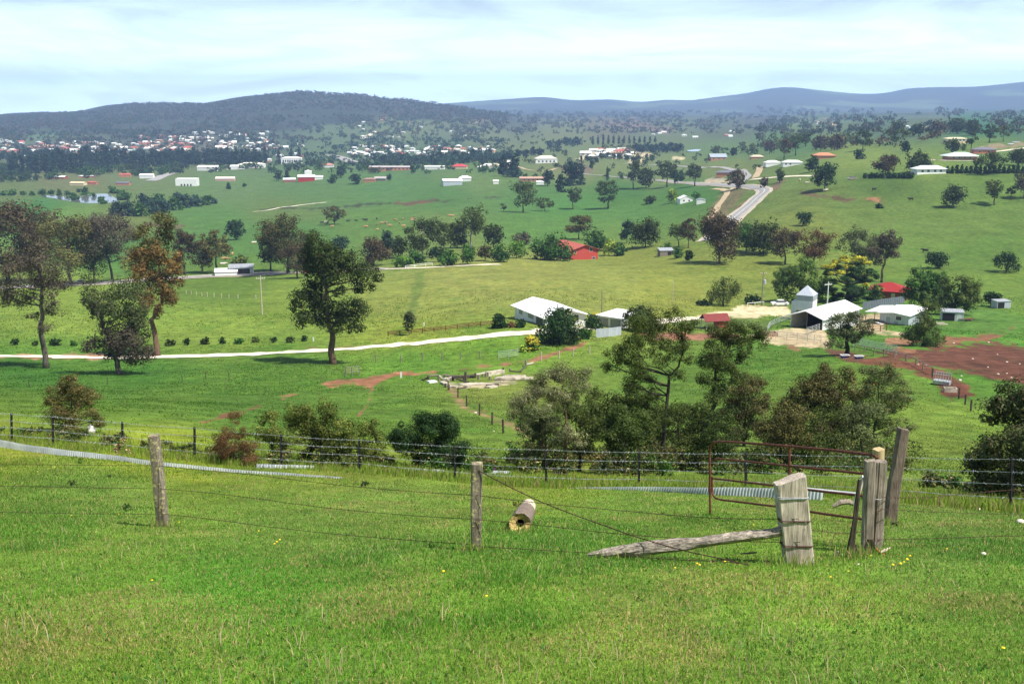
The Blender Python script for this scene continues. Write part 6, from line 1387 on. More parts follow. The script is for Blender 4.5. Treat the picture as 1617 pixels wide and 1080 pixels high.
# fallen rail leaning on the strainer post
def log_between(name, label, px, Yl, Yr, rad, m, seed, cat):
    u0, u1 = px[0][0], px[-1][0]; P = []
    for (u, v) in px: P.append(at(u, v, 1 / (1 / Yl + (1 / Yr - 1 / Yl) * (u - u0) / (u1 - u0))))
    o = P[0].copy(); e = empty(name, o, 0, label, cat); rs = np.random.RandomState(seed); n = 14; vs = []
    P2 = catmull(P, 6); r2 = np.interp(np.linspace(0, len(rad) - 1, len(P2)), range(len(rad)), rad)
    for i, c in enumerate(P2):
        d = (P2[min(i + 1, len(P2) - 1)] - P2[max(i - 1, 0)]).normalized(); up = (Vector((0, 0, 1)) - d * d.z).normalized(); w_ = d.cross(up)
        for j in range(n):
            a = 2 * math.pi * j / n; f = 1 + .42 * (float(vnoise(np.array([j * .75]), np.array([i * .16]), seed)[0]) - .5) + .10 * rs.uniform(-1, 1)
            vs.append(c - o + (up * math.sin(a) + w_ * math.cos(a)) * r2[i] * pxm(c.y) * f)
    K = len(P2); f = [[i * n + j, i * n + (j + 1) % n, (i + 1) * n + (j + 1) % n, (i + 1) * n + j] for i in range(K - 1) for j in range(n)] + [list(range(n - 1, -1, -1)), list(range((K - 1) * n, K * n))]
    link(bpy.data.objects.new('timber', mesh_np('timber', np.array([tuple(v) for v in vs]), f, m)), e); return e
W_RAIL = wood_mat('weathered_rail_wood', (.47,.41,.34), (.055,.043,.036), (.42,.33,.18), (.66, .76), grain=(.7, 6, 9), gscale=6)
log_between('fallen_rail', 'long weathered fallen rail leaning from the grass up to the thick strainer post', [(928,876),(960,873),(1010,866),(1060,861),(1110,856),(1160,849),(1205,843),(1236,838)], hit(935, 880).y, pC.y - .02, [3, 9, 10.5, 10, 8.5, 9, 9, 8], W_RAIL, 12, 'log')
# hollow log lying in the grass
def hollow_log():
    a = hit(821, 839); b_ = hit(836, 806); r = 17 * pxm(a.y); a.z += r * .82; b_.z = gz(b_.x, b_.y) + r * .82; o = a.copy(); e = empty('hollow_log', o, 0, 'short hollow log with a pale broken far end lying in the grass', 'log')
    d = (b_ - a); L_ = d.length; d.normalize(); up = (Vector((0, 0, 1)) - d * d.z).normalized(); w_ = d.cross(up); n = 22
    def ring(t, f, s, jit=0): return [d * (t * L_ + jit * (float(vnoise(np.array([j * .9]), np.array([s]), 3)[0]) - .5)) + (up * math.sin(2 * math.pi * j / n) + w_ * math.cos(2 * math.pi * j / n)) * r * f * (1 + .16 * (float(vnoise(np.array([j * .7]), np.array([t * 4 + s]), 5)[0]) - .5)) for j in range(n)]
    def skin(name, rings, m, cap=None):
        vs = [v for rg in rings for v in rg]; K = len(rings); f = [[i * n + j, (i + 1) * n + j, (i + 1) * n + (j + 1) % n, i * n + (j + 1) % n] for i in range(K - 1) for j in range(n)]
        if cap: f.append(list(range((K - 1) * n, K * n)) if cap > 0 else list(range(n)))
        link(bpy.data.objects.new(name, mesh_np(name, np.array([tuple(v) for v in vs]), f, m)), e)
    skin('bark', [ring(t, 1.0 + .05 * math.sin(t * 7), 1, .05 if t == 0 else 0) for t in (0, .12, .25, .4, .55, .62)], W_BARK)
    skin('bare_wood', [ring(t, f, 2, .10 if t > .9 else 0) for t, f in ((.58, .93), (.7, .93), (.8, .9), (.92, .86), (1.0, .55))], W_PALE, 1)
    skin('end_grain', [ring(t, f, 1, .05 if t == 0 else 0) for t, f in ((.002, 1.0), (.012, .40), (.10, .34))], wood_mat('rotten_end_grain', (.62,.48,.18), (.10,.055,.03), grain=(9, 9, 9), gscale=3))
    skin('hollow', [ring(t, f, 1) for t, f in ((.05, .37), (.3, .3))], DARK, 1)
hollow_log()
# rusty gate
def gate():
    Yl = hit(1121, 813).y; Yr = YD + .45; o = hit(1121, 813); e = empty('pipe_gate', o, 0, 'rusty red pipe gate hanging open between the wire fence and the gate posts', 'gate')
    def G(u, v): return at(u, v, 1 / (1 / Yl + (1 / Yr - 1 / Yl) * (u - 1121) / (1385 - 1121))) - o
    r = .024
    t = MB(); t.tube([G(*q) for q in [(1385,724),(1383,720.5),(1376,718.3),(1320,711.5),(1246,704.5),(1180,699.5),(1136,697),(1127,698.5),(1122,704),(1120.5,714),(1121,745),(1121,775),(1121.5,811)]], r, RUSTP, 8); t.build('frame', e)
    t = MB(); t.tube([G(*q) for q in [(1124.5,752),(1124.8,776),(1126,782),(1130,786.5),(1138,788.8),(1230,800),(1300,811),(1384,822.5)]], r * .9, RUSTP, 8); t.build('lower_frame', e)
    for pts in ([(1127,728),(1129,725),(1135,724),(1246,735.5),(1384,750)], [(1124,755),(1222,766.5),(1300,776),(1384,785)]):
        t = MB(); t.tube([G(*q) for q in pts], r * .85, RUSTP, 8); t.build('rail', e)
    t = MB(); t.tube([G(1246.5, 704), G(1246.5, 752), G(1246.5, 803)], r * .95, RUSTP, 8); t.build('stile', e)
    t = MB(); t.tube([G(1121, 770), G(1121, 776)], r * 1.6, RUSTP, 8); t.build('hinge', e)
gate()
# barbed wire
def barbed(label, pts, m=RUSTW, r=.0045, barbs=.14, name='barbed_wire', group=None, seed=0):
    """pts: (u, v, Y)"""
    P = [at(*q) for q in pts]; o = P[0].copy(); c = catmull([p - o for p in P], 8); mb = MB(); mb.tube(c, r, m, 4, cap=False); rr = random.Random(seed); acc = 0
    for i in range(len(c) - 1):
        d = c[i + 1] - c[i]; l = d.length
        while acc < l:
            q = c[i] + d * (acc / l); a = Vector(rr.uniform(-1, 1) for _ in range(3)).normalized() * .026; mb.tube([q - a, q + a], r * .6, m, 3, cap=False); acc += barbs
        acc -= l
    ob = link(bpy.data.objects.new(name, mb.mesh(name))); ob.location = o; return tag(ob, label, 'wire', group)
yA, yB, yC = pA.y, pB.y, pC.y; S0 = yA + 1.2
def lin(px, Y0, Y1): 
    u0, u1 = px[0][0], px[-1][0]; return [(u, v, 1 / (1 / Y0 + (1 / Y1 - 1 / Y0) * (u - u0) / (u1 - u0))) for u, v in px]
barbed('top barbed wire strand left of the leaning lichened post', lin([(-40,733),(60,733.5),(150,734.5),(249,735)], S0, yA - .09))
barbed('middle barbed wire strand left of the leaning lichened post', lin([(-40,767),(60,768),(150,770),(253,771.5)], S0, yA - .09))
barbed('lowest barbed wire strand left of the leaning lichened post', lin([(-40,808),(60,809.5),(150,811),(256,811)], S0, yA - .09))
barbed('top barbed wire strand between the leaning lichened post and the upright post', lin([(249,735),(330,743),(405,750),(520,764),(640,775),(754,782)], yA - .09, yB - .09), seed=2)
barbed('middle barbed wire strand between the leaning lichened post and the upright post', lin([(253,771.5),(330,778),(405,787),(520,802),(640,813),(753,820)], yA - .09, yB - .09), seed=3)
barbed('lowest barbed wire strand between the leaning lichened post and the upright post', lin([(256,811),(330,819),(405,829),(520,842),(640,852),(752,860)], yA - .09, yB - .09), seed=4)
barbed('rusty barbed wire strand sagging from the upright post to the top of the strainer post', lin([(754,782),(860,795),(960,804),(1060,813),(1150,818.5),(1261,819),], yB - .09, yC - .13), seed=5)
barbed('rusty barbed wire strand from the upright post passing over the fallen rail', lin([(753,820),(860,830),(960,841),(1060,849),(1150,854),(1264,856)], yB - .09, yC - .13), seed=6)
barbed('lowest barbed wire strand lying on the grass under the fallen rail', [(752,862,yB - .09),(850,868,yB - .4),(950,874,yB - .9),(1050,882,yB - 1.5),(1130,886,yB - 1.75),(1180,890,yB - 1.9)], seed=7)
barbed('thick twisted wire drooping from the top of the upright post to the grass', [(756,743,yB - .08),(800,766,yB - .2),(850,790,yB - .3),(905,812,yB - .5),(950,828,yB - .7),(1010,849,yB - 1.1),(1080,869,yB - 1.6),(1140,882,yB - 1.9),(1183,892,yB - 2.0)], r=.0075, seed=8)
for k, (v0, v1) in enumerate([(782.5, 780), (819, 817), (858, 854)]):      # wire wound round the strainer post
    s = pxm(yC) * .5; c0 = at(1247 + (v0 - 756) * .105, v0, yC); t = MB(); pts = []
    for j in range(33):
        a = j * 2 * math.pi / 16; n_ = 8; co, si = math.cos(a), math.sin(a); x = abs(co) ** .28 * (1 if co > 0 else -1) * 50.5 * s; y = abs(si) ** .28 * (1 if si > 0 else -1) * 50.5 * s * .57
        pts.append(Vector((x, y, .012 * (j / 16 - 1) + .018 * math.sin(a * .5))))
    t.tube(pts, .0055, RUSTW if k else SILW, 5); ob = t.build('wire_tie', eC); ob.location = c0 - eC.location
s = pxm(YD) * .5
for k, v0 in enumerate((785, 803, 851)):
    c0 = at(1384 - (v0 - 727) * .05, v0, YD + .05); t = MB(); t.tube([Vector((math.cos(j * .52) * 22 * s, math.sin(j * .52) * 21 * s, .01 * math.sin(j))) for j in range(14)], .005, RUSTW if k else SILW, 5); ob = t.build('wire_tie', eD); ob.location = c0 - eD.location
barbed('upper rusty wire strand running right from the split gate post', [(1392,785,YD - .1),(1430,786,YD + .4),(1480,784,YD + 1),(1540,778,YD + 2),(1600,773,YD + 3.2),(1680,768,YD + 5)], seed=9)
barbed('second thin wire strand running right from the split gate post', [(1392,804,YD - .1),(1480,808,YD + .4),(1560,811,YD + .9),(1640,813,YD + 1.4)], r=.0035, seed=10)
barbed('knee-high barbed wire strand running right from the split gate post', [(1386,852,YD - .12),(1420,851,YD),(1500,849,YD + .2),(1570,846.5,YD + .5),(1640,845,YD + .8)], seed=11)
barbed('lowest wire strand low in the grass right of the split gate post', [(1362,893,YD - 1.2),(1440,899,YD - 1.2),(1530,901,YD - 1.2),(1640,904,YD - 1.2)], r=.0035, seed=12)
barbed('rusty wire strand between the strainer post and the split gate post', [(1270,835,yC - .1),(1300,839,yC + .3),(1335,842,yC + .8),(1370,838,YD - .1)], seed=13)
barbed('loose barbed wire curling up from the foot of the strainer post', [(1283,889,yC - .1),(1300,876,yC + .1),(1312,858,yC + .3),(1320,840,yC + .4)], seed=14)
# modern wire fence: one thing, each picket a part
def picket_fence():
    px = [(-250,636,676),(-145,642,685),(-45,648,694),(18,652,700),(83,656,706),(193,666,719),(307,674,729),(444,686,743),(567,693,744),(718,703,761),(862,708,769),(1009,712,771),(1178,714,772),(1385,718,788),(1598,722,805),(1690,724,812)]
    P = []
    Ys = [45,44,43,42.3,41.5,40.6,39.8,38.6,38.0,36.5,35.2,34.0,32.4,29.5,26.4,25.4]
    for (u, vt, vb), Y in zip(px, Ys):
        b_ = at(u, vb, Y); b_.z = gz(b_.x, b_.y); t = at(u, vt, Y); P.append((b_, t))
    o = P[0][0].copy(); e = empty('wire_fence', o, 0, 'new wire fence of black steel pickets and silver barbed wires across the slope', 'fence')
    for b_, t in P:
        m = MB(); a = b_ - o - Vector((0, 0, .3)); c = t - o
        for d in (Vector((.045, .0, 0)), Vector((-.03, .035, 0)), Vector((-.03, -.035, 0))):
            n_ = Vector((-d.y, d.x, 0)).normalized() * .008; m.add([a - n_, a + n_, a + d + n_, a + d - n_, c - n_, c + n_, c + d + n_, c + d - n_], [(3,2,1,0),(4,5,6,7),(0,1,5,4),(1,2,6,5),(2,3,7,6),(3,0,4,7)], STEEL)
        m.build('picket', e)
    for fr in (.97, .73, .50, .24):
        c = [];
        for i in range(len(P)):
            q = P[i][0].lerp(P[i][1], fr) - o + Vector((0, -.03, 0)); c.append(q)
            if i < len(P) - 1: q2 = P[i + 1][0].lerp(P[i + 1][1], fr) - o + Vector((0, -.03, 0)); c.append((q + q2) / 2 - Vector((0, 0, .03)))
        m = MB(); m.tube(c, .0058, SILW, 4, cap=False)
        for i in range(len(c) - 1):
            for k in range(14):
                q = c[i].lerp(c[i + 1], (k + rnd.random()) / 14); a = Vector(rnd.uniform(-1, 1) for _ in range(3)).normalized() * .045; m.tube([q - a, q + a], .006, SILW, 3, cap=False)
        m.build('wire', e)
picket_fence()
# corrugated iron laid on edge as a border
def iron_edge(label, px, h0, h1, lean=.25, name='iron_edging'):
    P = catmull([hit(u, v) for u, v in px], 6); L_ = 0; vs = []; acc = [0]
    for i in range(1, len(P)): acc.append(acc[-1] + (P[i] - P[i - 1]).length)
    n = int(acc[-1] / .024); o = P[0].copy()
    for j in range(n + 1):
        s = acc[-1] * j / n; i = min(int(np.searchsorted(acc, s, 'right')) - 1, len(P) - 2); t = (s - acc[i]) / (acc[i + 1] - acc[i]); q = P[i].lerp(P[i + 1], t); d = (P[i + 1] - P[i]); d.z = 0; d.normalize(); w = Vector((-d.y, d.x, 0)); k = j / n
        h = h0 + (h1 - h0) * k; h *= 1 + .12 * (float(vnoise(np.array([j * .02]), np.array([1.]), 8)[0]) - .5); off = .016 * math.sin(j * math.pi / 2); z = gz(q.x, q.y)
        b_ = Vector((q.x, q.y, z - .08)) + w * off - o; t_ = Vector((q.x, q.y, z + h)) + w * (off + lean * h) - o; vs += [b_, t_, t_ + w * .006]
    c = 3; f = []
    for j in range(n): f += [(j*c, (j+1)*c, (j+1)*c+1, j*c+1), (j*c+1, (j+1)*c+1, (j+1)*c+2, j*c+2)]
    ob = link(bpy.data.objects.new(name, mesh_np(name, np.array([tuple(v) for v in vs]), np.array(f), ZINC))); ob.location = o; return tag(ob, label, 'iron edging')
iron_edge('long strip of corrugated iron edging curving through the grass at the left fence', [(-60,697),(0,706),(70,716),(140,723),(180,727),(235,734),(300,740),(370,746),(440,750),(490,753),(540,756)], .30, .05)
iron_edge('strip of corrugated iron edging behind the rusty gate', [(900,771.5),(960,773),(1040,776.5),(1120,781),(1200,785),(1260,788),(1298,790)], .03, .31)
for px, lab in [([(405,739),(450,739.5),(497,740)], 'short white strip of iron lying behind the third and fourth pickets'), ([(635,744),(670,745),(703,746)], 'white strip of iron in the long grass below the dark green shrub'), ([(768,748),(790,748),(806,748.5)], 'smallest strip of pale iron lying right of the upright lichened post')]:
    iron_edge(lab, px, .13, .10, .5, 'iron_strip')
# odds and ends around the gate
def stick(name, label, pts, r, m, cat='branch', seed=0):
    P = [at(*q) for q in pts]; o = P[0].copy(); t = MB(); t.tube([p - o for p in P], r, m, 8); ob = t.build(name); ob.location = o; tag(ob, label, cat)
stick('board', 'white board leaning behind the charred stake', [(1363,752,YD + .9),(1357,772,YD + .95),(1350,797,YD + 1.0)], [.035,.04,.035], mat('white_board', (.72,.66,.62), .7), 'board')
stick('pipe', 'pale grey pipe lying level behind the strainer post', [(1272,772,YD + 3.6),(1310,776,YD + 3.5),(1352,780,YD + 3.4)], [.035,.035,.035], PIPE, 'pipe')
stick('branch', 'bleached twisted branch lying behind the charred stake', [(1315,800,YD + 2.5),(1327,793,YD + 2.5),(1340,792,YD + 2.5),(1352,798,YD + 2.5)], [.03,.055,.05,.02], W_LOG)
stick('branch', 'pale stick lying at the foot of the split gate post', [(1390,872,YD - .3),(1398,868,YD - .2),(1405,865,YD - .1)], [.012,.022,.012], W_PALE)
stick('pipe', 'short rust-orange pipe stub at the foot of the split gate post', [(1383,866,YD - .1),(1389,872,YD - .2),(1396,877,YD - .3)], [.02,.022,.02], mat('orange_rust', (.32,.10,.045), .8), 'pipe')
stick('branch', 'dark fallen twig in the grass left of the strainer post', [(1170,874,yC + .3),(1183,873,yC + .3),(1195,872,yC + .3)], [.008,.014,.012], W_LEAN)
for (u, v, r, lab) in [(1323,875,8,'rounded brown stone between strainer post and split gate post'),(1611,823,7,'pale stone at the right edge of the grass'),(1553,873,5,'grey half-buried stone in the grass on the right'),(1356,889,3,'little stone beside the charred stake'),(1545,802,3.5,'small pale stone under the right end of the fence')]:
    p = hit(u, v + 3); o = link(bpy.data.objects.new('stone', stone_mesh(int(u), STONE if r > 6 and u < 1600 else BO))); q = r * pxm(p.y); o.location = p + Vector((0, 0, q * .35)); o.scale = (q, q * .85, q * .7); tag(o, lab, 'stone')
# ------------------------------------------------------------------ grass
grm = bpy.data.materials.new('grass_blades'); grm.use_nodes = True; nt = grm.node_tree; N = nt.nodes; L = nt.links; b = N['Principled BSDF']; b.inputs['Roughness'].default_value = .6; b.inputs['Specular IOR Level'].default_value = .2
at_ = N.new('ShaderNodeAttribute'); at_.attribute_name = 'Col'; L.new(at_.outputs['Color'], b.inputs['Base Color'])
tr = N.new('ShaderNodeBsdfTranslucent'); L.new(at_.outputs['Color'], tr.inputs['Color']); ms = N.new('ShaderNodeMixShader'); ms.inputs[0].default_value = .45
L.new(b.outputs[0], ms.inputs[1]); L.new(tr.outputs[0], ms.inputs[2]); L.new(ms.outputs[0], N['Material Output'].inputs['Surface'])
def blades(name, label, x, y, h, wd, col, rs, lean=.5):
    n = len(x); z = H(x, y); a = rs.uniform(0, 6.283, n); l = np.abs(rs.normal(0, lean, n)) * h; b_ = rs.uniform(0, 6.283, n)
    base = np.stack([x, y, z - .01], -1); side = np.stack([np.cos(a), np.sin(a) * .6, np.zeros(n)], -1) * wd[:, None] * .5
    mid = base + np.stack([np.cos(b_) * l * .35, np.sin(b_) * l * .35, h * .6], -1); tip = base + np.stack([np.cos(b_) * l, np.sin(b_) * l, h * np.sqrt(np.clip(1 - (l / h) ** 2 * .5, .15, 1))], -1)
    V = np.stack([base - side, base + side, mid + side * .8, mid - side * .8, tip], 1).reshape(-1, 3)
    k = np.arange(n)[:, None] * 5; F = np.concatenate([np.concatenate([k, k + 1, k + 2, k + 3], 1)]); T = np.concatenate([k + 3, k + 2, k + 4], 1)
    loops = np.concatenate([F, T], 1).ravel().astype(np.int32); tot = np.tile([4, 3], n).astype(np.int32); st = np.r_[0, np.cumsum(tot)[:-1]].astype(np.int32)
    me = bpy.data.meshes.new(name); me.vertices.add(n * 5); me.vertices.foreach_set('co', V.astype(np.float32).ravel()); me.loops.add(len(loops)); me.loops.foreach_set('vertex_index', loops)
    me.polygons.add(2 * n); me.polygons.foreach_set('loop_start', st); me.polygons.foreach_set('loop_total', tot); me.materials.append(grm)
    c = np.ones((n * 5, 4), np.float32); c[:, :3] = np.repeat(col, 5, 0); ca_ = me.color_attributes.new('Col', 'FLOAT_COLOR', 'POINT'); ca_.data.foreach_set('color', c.ravel()); me.update()
    o = link(bpy.data.objects.new(name, me)); return tag(o, label, 'grass', kind='stuff')
rs = np.random.RandomState(5); n = 800000
q = rs.uniform(0, 1, n); y = 4.4 * (44 / 4.4) ** (q ** 1.05); x = rs.uniform(-.70, .70, n) * np.sqrt(y * y + 36)
den = fbm(x * 1.1, y * .8, 71, 4); big_ = fbm(x * .22, y * .14, 73, 4)
keep = rs.uniform(size=n) < .45 + .9 * den; x, y, den, big_ = x[keep], y[keep], den[keep], big_[keep]; n = len(x)
z = H(x, y); gu_, gv_ = project(x, y, z); col = cover_colour(np.clip(gu_, 0, 1617), np.clip(gv_, 500, 1080))
lush = smooth(.48, .62, big_ + .35 * (den - .5))
col = col * (1 - lush[:, None] * .32 * np.array([1.0, .55, .5]))
t = rs.uniform(size=n)
pat = smooth(.52, .70, fbm(x * .75, y * .5, 83, 4)); dry = (t < .08 + .06 * (1 - lush) + .34 * pat * (1 - lush)); col = col * (1 + pat[:, None] * np.array((.22, .02, .05)) * (1 - lush[:, None])); col = col * np.array((1.55, 1.46, 1.28)) * rs.uniform(.6, 1.4, n)[:, None]; col[dry] = np.array((.46, .36, .15)) * rs.uniform(.6, 1.25, (dry.sum(), 1))
dk = t > .90; col[dk] *= .68
h = (.022 + .030 * rs.uniform(size=n) ** 1.5 + .03 * lush * rs.uniform(size=n)) * (1 + .012 * y); wd = .0045 + .00042 * y * rs.uniform(.7, 1.3, n)
blades('grass', 'short green pasture grass in the foreground', x, y, h, wd, col, rs, .7)
# flat broad-leaved weeds and pale seed stalks in the sward
n = 9000; y = 5.4 * (40 / 5.4) ** rs.uniform(0, 1, n); x = rs.uniform(-.54, .54, n) * np.sqrt(y * y + 9); m = fbm(x * 1.6, y * 1.3, 87, 4) > .53; x, y = x[m], y[m]; n = len(x); t = rs.uniform(size=(n, 1))
blades('ground_weeds', 'low broad-leaved weeds among the foreground grass', x, y, rs.uniform(.025, .06, n) * (1 + .012 * y), rs.uniform(.018, .034, n) * (1 + .02 * y), np.array((.07, .19, .025)) * (1 - t) + np.array((.15, .28, .06)) * t, rs, .9)
n = 5200; y = 5.4 * (38 / 5.4) ** rs.uniform(0, 1, n); x = rs.uniform(-.54, .54, n) * np.sqrt(y * y + 9); m = fbm(x * .9, y * .7, 89, 3) > .5; x, y = x[m], y[m]; n = len(x); t = rs.uniform(size=(n, 1))
blades('dry_stalks', 'pale dry seed stalks standing among the foreground grass', x, y, rs.uniform(.07, .19, n), rs.uniform(.004, .007, n) * (1 + .03 * y), np.array((.34, .27, .12)) * (1 - t) + np.array((.60, .52, .30)) * t, rs, .5)
# long grass along the wire fence
n = 46000; f = rs.uniform(-.03, 1.03, n); uF = np.array([-45,83,307,567,862,1178,1385,1598,1690]); YF = np.array([43,41.5,39.8,38,35.2,32.4,29.5,26.4,25.4])
u = -60 + f * 1750; y = np.interp(u, uF, YF) + rs.gamma(2.0, 1.5, n) - 1.6; x = np.array(pix_st(u, 750)[0]) * y
m = (rs.uniform(size=n) < .25 + 1.1 * fbm(x * .5, y * .5, 77, 3)); x, y, u = x[m], y[m], u[m]; n = len(x)
t = rs.uniform(size=(n, 1)); col = np.array((.17, .31, .03)) * (1 - t) + np.array((.32, .40, .06)) * t; d_ = rs.uniform(size=n) < .16; col[d_] = np.array((.40, .30, .15)) * rs.uniform(.6, 1.2, (d_.sum(), 1)); d_ = rs.uniform(size=n) < .2; col[d_] *= .45
blades('long_grass', 'long seeding grass along the wire fence', x, y, rs.uniform(.08, .36, n) * (.6 + .6 * fbm(x * .6, y * .6, 79, 2)), rs.uniform(.014, .030, n), col, rs, .35)
# tufts growing round the feet of the old posts, the log and the rail
X = []; Y_ = []
rs = np.random.RandomState(91)
for (u, v, k, sp) in [(257,832,90,.16),(752,870,90,.14),(1261,892,170,.28),(1372,876,120,.2),(1404,829,90,.18),(1341,882,110,.16),(1385,848,60,.15),(1121,812,40,.1),(821,841,110,.26),(838,812,60,.2),(945,880,90,.3),(1010,878,70,.35),(1100,872,60,.35)]:
    p = hit(u, v); X += list(p.x + rs.normal(0, sp, k)); Y_ += list(p.y + rs.normal(0, sp * .7, k))
X = np.array(X); Y_ = np.array(Y_); n = len(X); t = rs.uniform(size=(n, 1)); col = np.array((.12, .27, .03)) * (1 - t) + np.array((.28, .36, .07)) * t; d_ = rs.uniform(size=n) < .22; col[d_] = np.array((.44, .34, .16))
blades('grass_tufts', 'longer tufts of grass round the feet of the old posts', X, Y_, rs.uniform(.08, .24, n), rs.uniform(.008, .016, n), col, rs, .45)
# coarse tussocks over the paddocks below the fence
rs = np.random.RandomState(93); n = 310000
q = rs.uniform(0, 1, n); y = 46 * (300 / 46) ** q; x = rs.uniform(-.62, .62, n) * y
f1 = fbm(x * .10, y * .055, 95, 4); f2 = fbm(x * .5, y * .3, 97, 3); keep = rs.uniform(size=n) < .12 + 1.5 * smooth(.46, .66, .55 * f1 + .45 * f2); x, y, f1, f2 = x[keep], y[keep], f1[keep], f2[keep]; n = len(x)
uu, vv = project(x, y, H(x, y)); col = cover_colour(np.clip(uu, -200, 1800), np.clip(vv, 300, 800)); ok = np.ones(n, bool)
for poly, c_, sft in DIRT:
    if poly[0][1] > 440: ok &= poly_sd(uu, vv, poly) < -1.5
DW = np.array([(-60,561),(0,562.5),(60,563),(120,565),(180,565),(270,563),(360,561),(440,557.5),(520,553),(600,547),(680,540),(760,532),(840,525),(870,522),(905,519),(945,518)]); ok &= ~((np.abs(vv - np.interp(uu, DW[:, 0], DW[:, 1])) < 5) & (uu < 950))
x, y, col = x[ok], y[ok], col[ok]; n = len(x)
col = col * np.array((1.35, 1.25, 1.2)) * rs.uniform(.65, 1.4, n)[:, None]; d_ = rs.uniform(size=n) < .05; col[d_] = np.array((.30, .26, .11))
sc_ = np.clip(y / 150, .5, 1.6)
blades('tussock_grass', 'tussocky pasture grass over the paddocks below the fence', x, y, rs.uniform(.05, .17, n) * sc_, rs.uniform(.08, .20, n) * sc_, col, rs, .5)
# undergrowth below the gully trees
def scrub(name, label, spots, pals, seed, faces=260, accent=None):
    rs = np.random.RandomState(seed); V = []; C = []
    for (u, v, wp, hp) in spots:
        p = hit(u, v, 33); m = pxm(p.y); W, Hh = wp * m, hp * m; k = 6
        lum = np.c_[rs.uniform(-.32, .32, k) * W, rs.uniform(-.4, .4, k) * W, rs.uniform(.12, .7, k) * Hh, np.full(k, .24 * min(W, Hh * 1.3))]
        a, c = leaf_arrays(lum, faces, .085 + .0 * W, pals[rs.randint(len(pals))], rs, accent=accent, elong=2.0); V.append(a + np.array(p)); C.append(c)
    V = np.concatenate(V); C = np.concatenate(C); o = link(bpy.data.objects.new(name, mesh_np(name, V, np.arange(len(V)).reshape(-1, 4), LEAF, col=C))); tag(o, label, 'undergrowth', kind='stuff')
sp = []
rs = np.random.RandomState(31)
for i in range(150): u = rs.uniform(815, 1440); sp.append((u, rs.uniform(722, 752), rs.uniform(28, 60), rs.uniform(18, 52)))
for i in range(26): u = rs.uniform(1440, 1620); sp.append((u, 752 + (u - 1440) * .15 + rs.uniform(0, 14), rs.uniform(20, 40), rs.uniform(10, 24)))
for i in range(40): u = rs.uniform(330, 815); sp.append((u, 722 + (u - 330) * .035 + rs.uniform(-4, 10), rs.uniform(24, 50), rs.uniform(14, 32)))
for i in range(16): u = rs.uniform(-10, 330); sp.append((u, 682 + u * .1 + rs.uniform(-4, 6), rs.uniform(20, 40), rs.uniform(10, 24)))
scrub('undergrowth', 'tangled undergrowth and dry stalks beneath the gully trees along the fence', sp, ('gumolive', 'gumgrey', 'olivebrown', 'green', 'gumolive', 'gumdark'), 3, 420, ((.30,.22,.10), .08, None))
def weed(u, v, wp, hp, pal, label, name='weed', n=420, accent=None, seed=0, k=9, group=None):
    rs = np.random.RandomState(seed + int(u)); p = hit(u, v, 5); m = pxm(p.y); W, Hh = wp * m, hp * m
    lum = np.c_[rs.uniform(-.34, .34, k) * W, rs.uniform(-.3, .3, k) * W, rs.uniform(.15, .8, k) * Hh, np.full(k, .2 * min(W, Hh))]
    e = empty(name, p, 0, label, 'weed' if name == 'weed' else 'plant', group)
    link(bpy.data.objects.new('stem', trunk_mesh('stem', lum, rs, max(.006, .012 * Hh), BARK['brown'], twigs=1, sides=5, fork=.4)), e)
    link(bpy.data.objects.new('foliage', crown_mesh('foliage', lum, n, math.sqrt(W * Hh * 3.0 / n), pal, rs, accent=accent, elong=2.2)), e)
weed(192, 722, 26, 40, 'oliveyel', 'flowering weed with pinkish blossoms behind the corrugated iron edging at the left', n=700, accent=((.60,.34,.26), .22, None))
weed(127, 732, 8, 13, 'green', 'single dark green seedling just below the left iron edging', n=200)
for (u, v, w_, h_, lab) in [(113,768,14,12,'dark thistle in the grass below the left iron edging'),(173,755,9,7,'smaller dark thistle right of the first one'),(200,808,17,14,'largest dark thistle, left of the leaning lichened post'),(576,769,18,12,'brown-green weed clump between the two lichened posts'),(1412,831,16,9,'dark weed at the foot of the tall leaning post'),(1490,1072,0,0,None)]:
    if w_: weed(u, v, w_, h_, 'deep', lab, n=320)
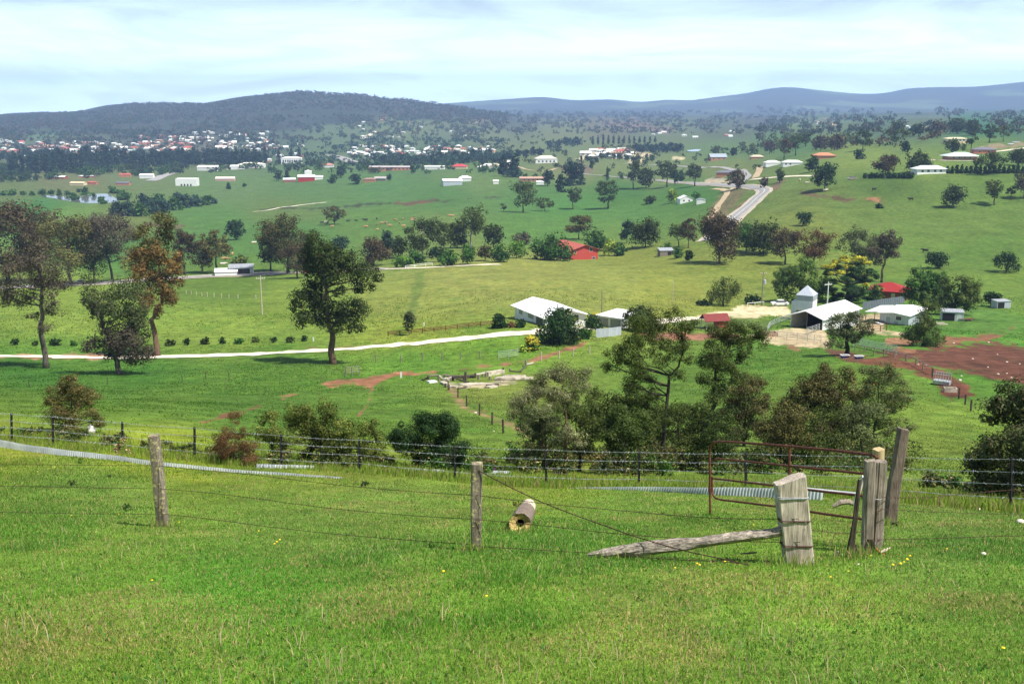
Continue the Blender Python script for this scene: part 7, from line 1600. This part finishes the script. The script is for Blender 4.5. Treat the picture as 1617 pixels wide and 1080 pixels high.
for (u, v, w_, h_, lab) in [(884,750,44,10,'patch of purple flowers under the pale gum sapling'),(778,746,20,8,'small patch of purple flowers right of the upright post')]:
    weed(u, v, w_, h_, 'green', lab, 'flower_patch', 420, ((.30,.05,.36), .5, None), k=12)
weed(999, 749, 22, 22, 'gumorange', 'orange dry fern behind the wire fence', 'fern', 420, ((.60,.25,.12), .5, None)); weed(1028, 747, 20, 14, 'redbrown', 'smaller brownish dry fern right of the orange one', 'fern', 300)
weed(965, 745, 34, 28, 'redbrown', 'dusty pink dry bush below the dark tree', 'dry_bush', 500, ((.34,.20,.18), .5, None))
weed(816, 800, 0.1 + 14, 14, 'olivebrown', 'low dry tuft behind the hollow log', n=160)
# a white bird-like rubbish bag and flowers
p = hit(144, 683, 30); e = empty('feed_bag', p, 0, 'small white sack in the weeds under the brown upright shrub', 'sack'); t = MB()
t.tube([(0,0,-.05),(0.02,0,.12),(-.02,0,.3),(-.05,0,.40)], [.17,.2,.13,.05], mat('white_sack', (.62,.60,.58), .8), 9); t.build('sack', e)
YEL = mat('yellow_petals', (.80,.58,.02), .6, .1, 9); fl = MB(); fl.tube([(0,0,-.02),(0,0,.055)], .003, BARK['brown'], 4); fl.tube([(0,0,.05),(0,0,.058),(0,0,.07)], [.010,.028,.020], YEL, 9); flm = fl.mesh('dandelion')
for (u, v) in [(437,858),(442,854),(408,841),(434,862),(1101,893),(1105,896),(1145,890),(770,945),(1312,914),(1433,887),(1427,890),(1410,896),(1421,893),(1576,809),(86,739),(114,816),(187,814),(282,827),(1376,880),(1437,881),(1584,1030),(1495,870),(1066,900),(850,812),(700,905),(240,920),(1190,830),(1340,905)]:
    p = hit(u, v); o = link(bpy.data.objects.new('dandelion', flm)); o.location = p; s = rnd.uniform(.45, .75); o.scale = (s, s, s); o.rotation_euler = (rnd.uniform(-.3, .3), rnd.uniform(-.3, .3), rnd.uniform(0, 6)); tag(o, 'small yellow dandelion flower in the foreground grass', 'flower', 'dandelions in the grass')
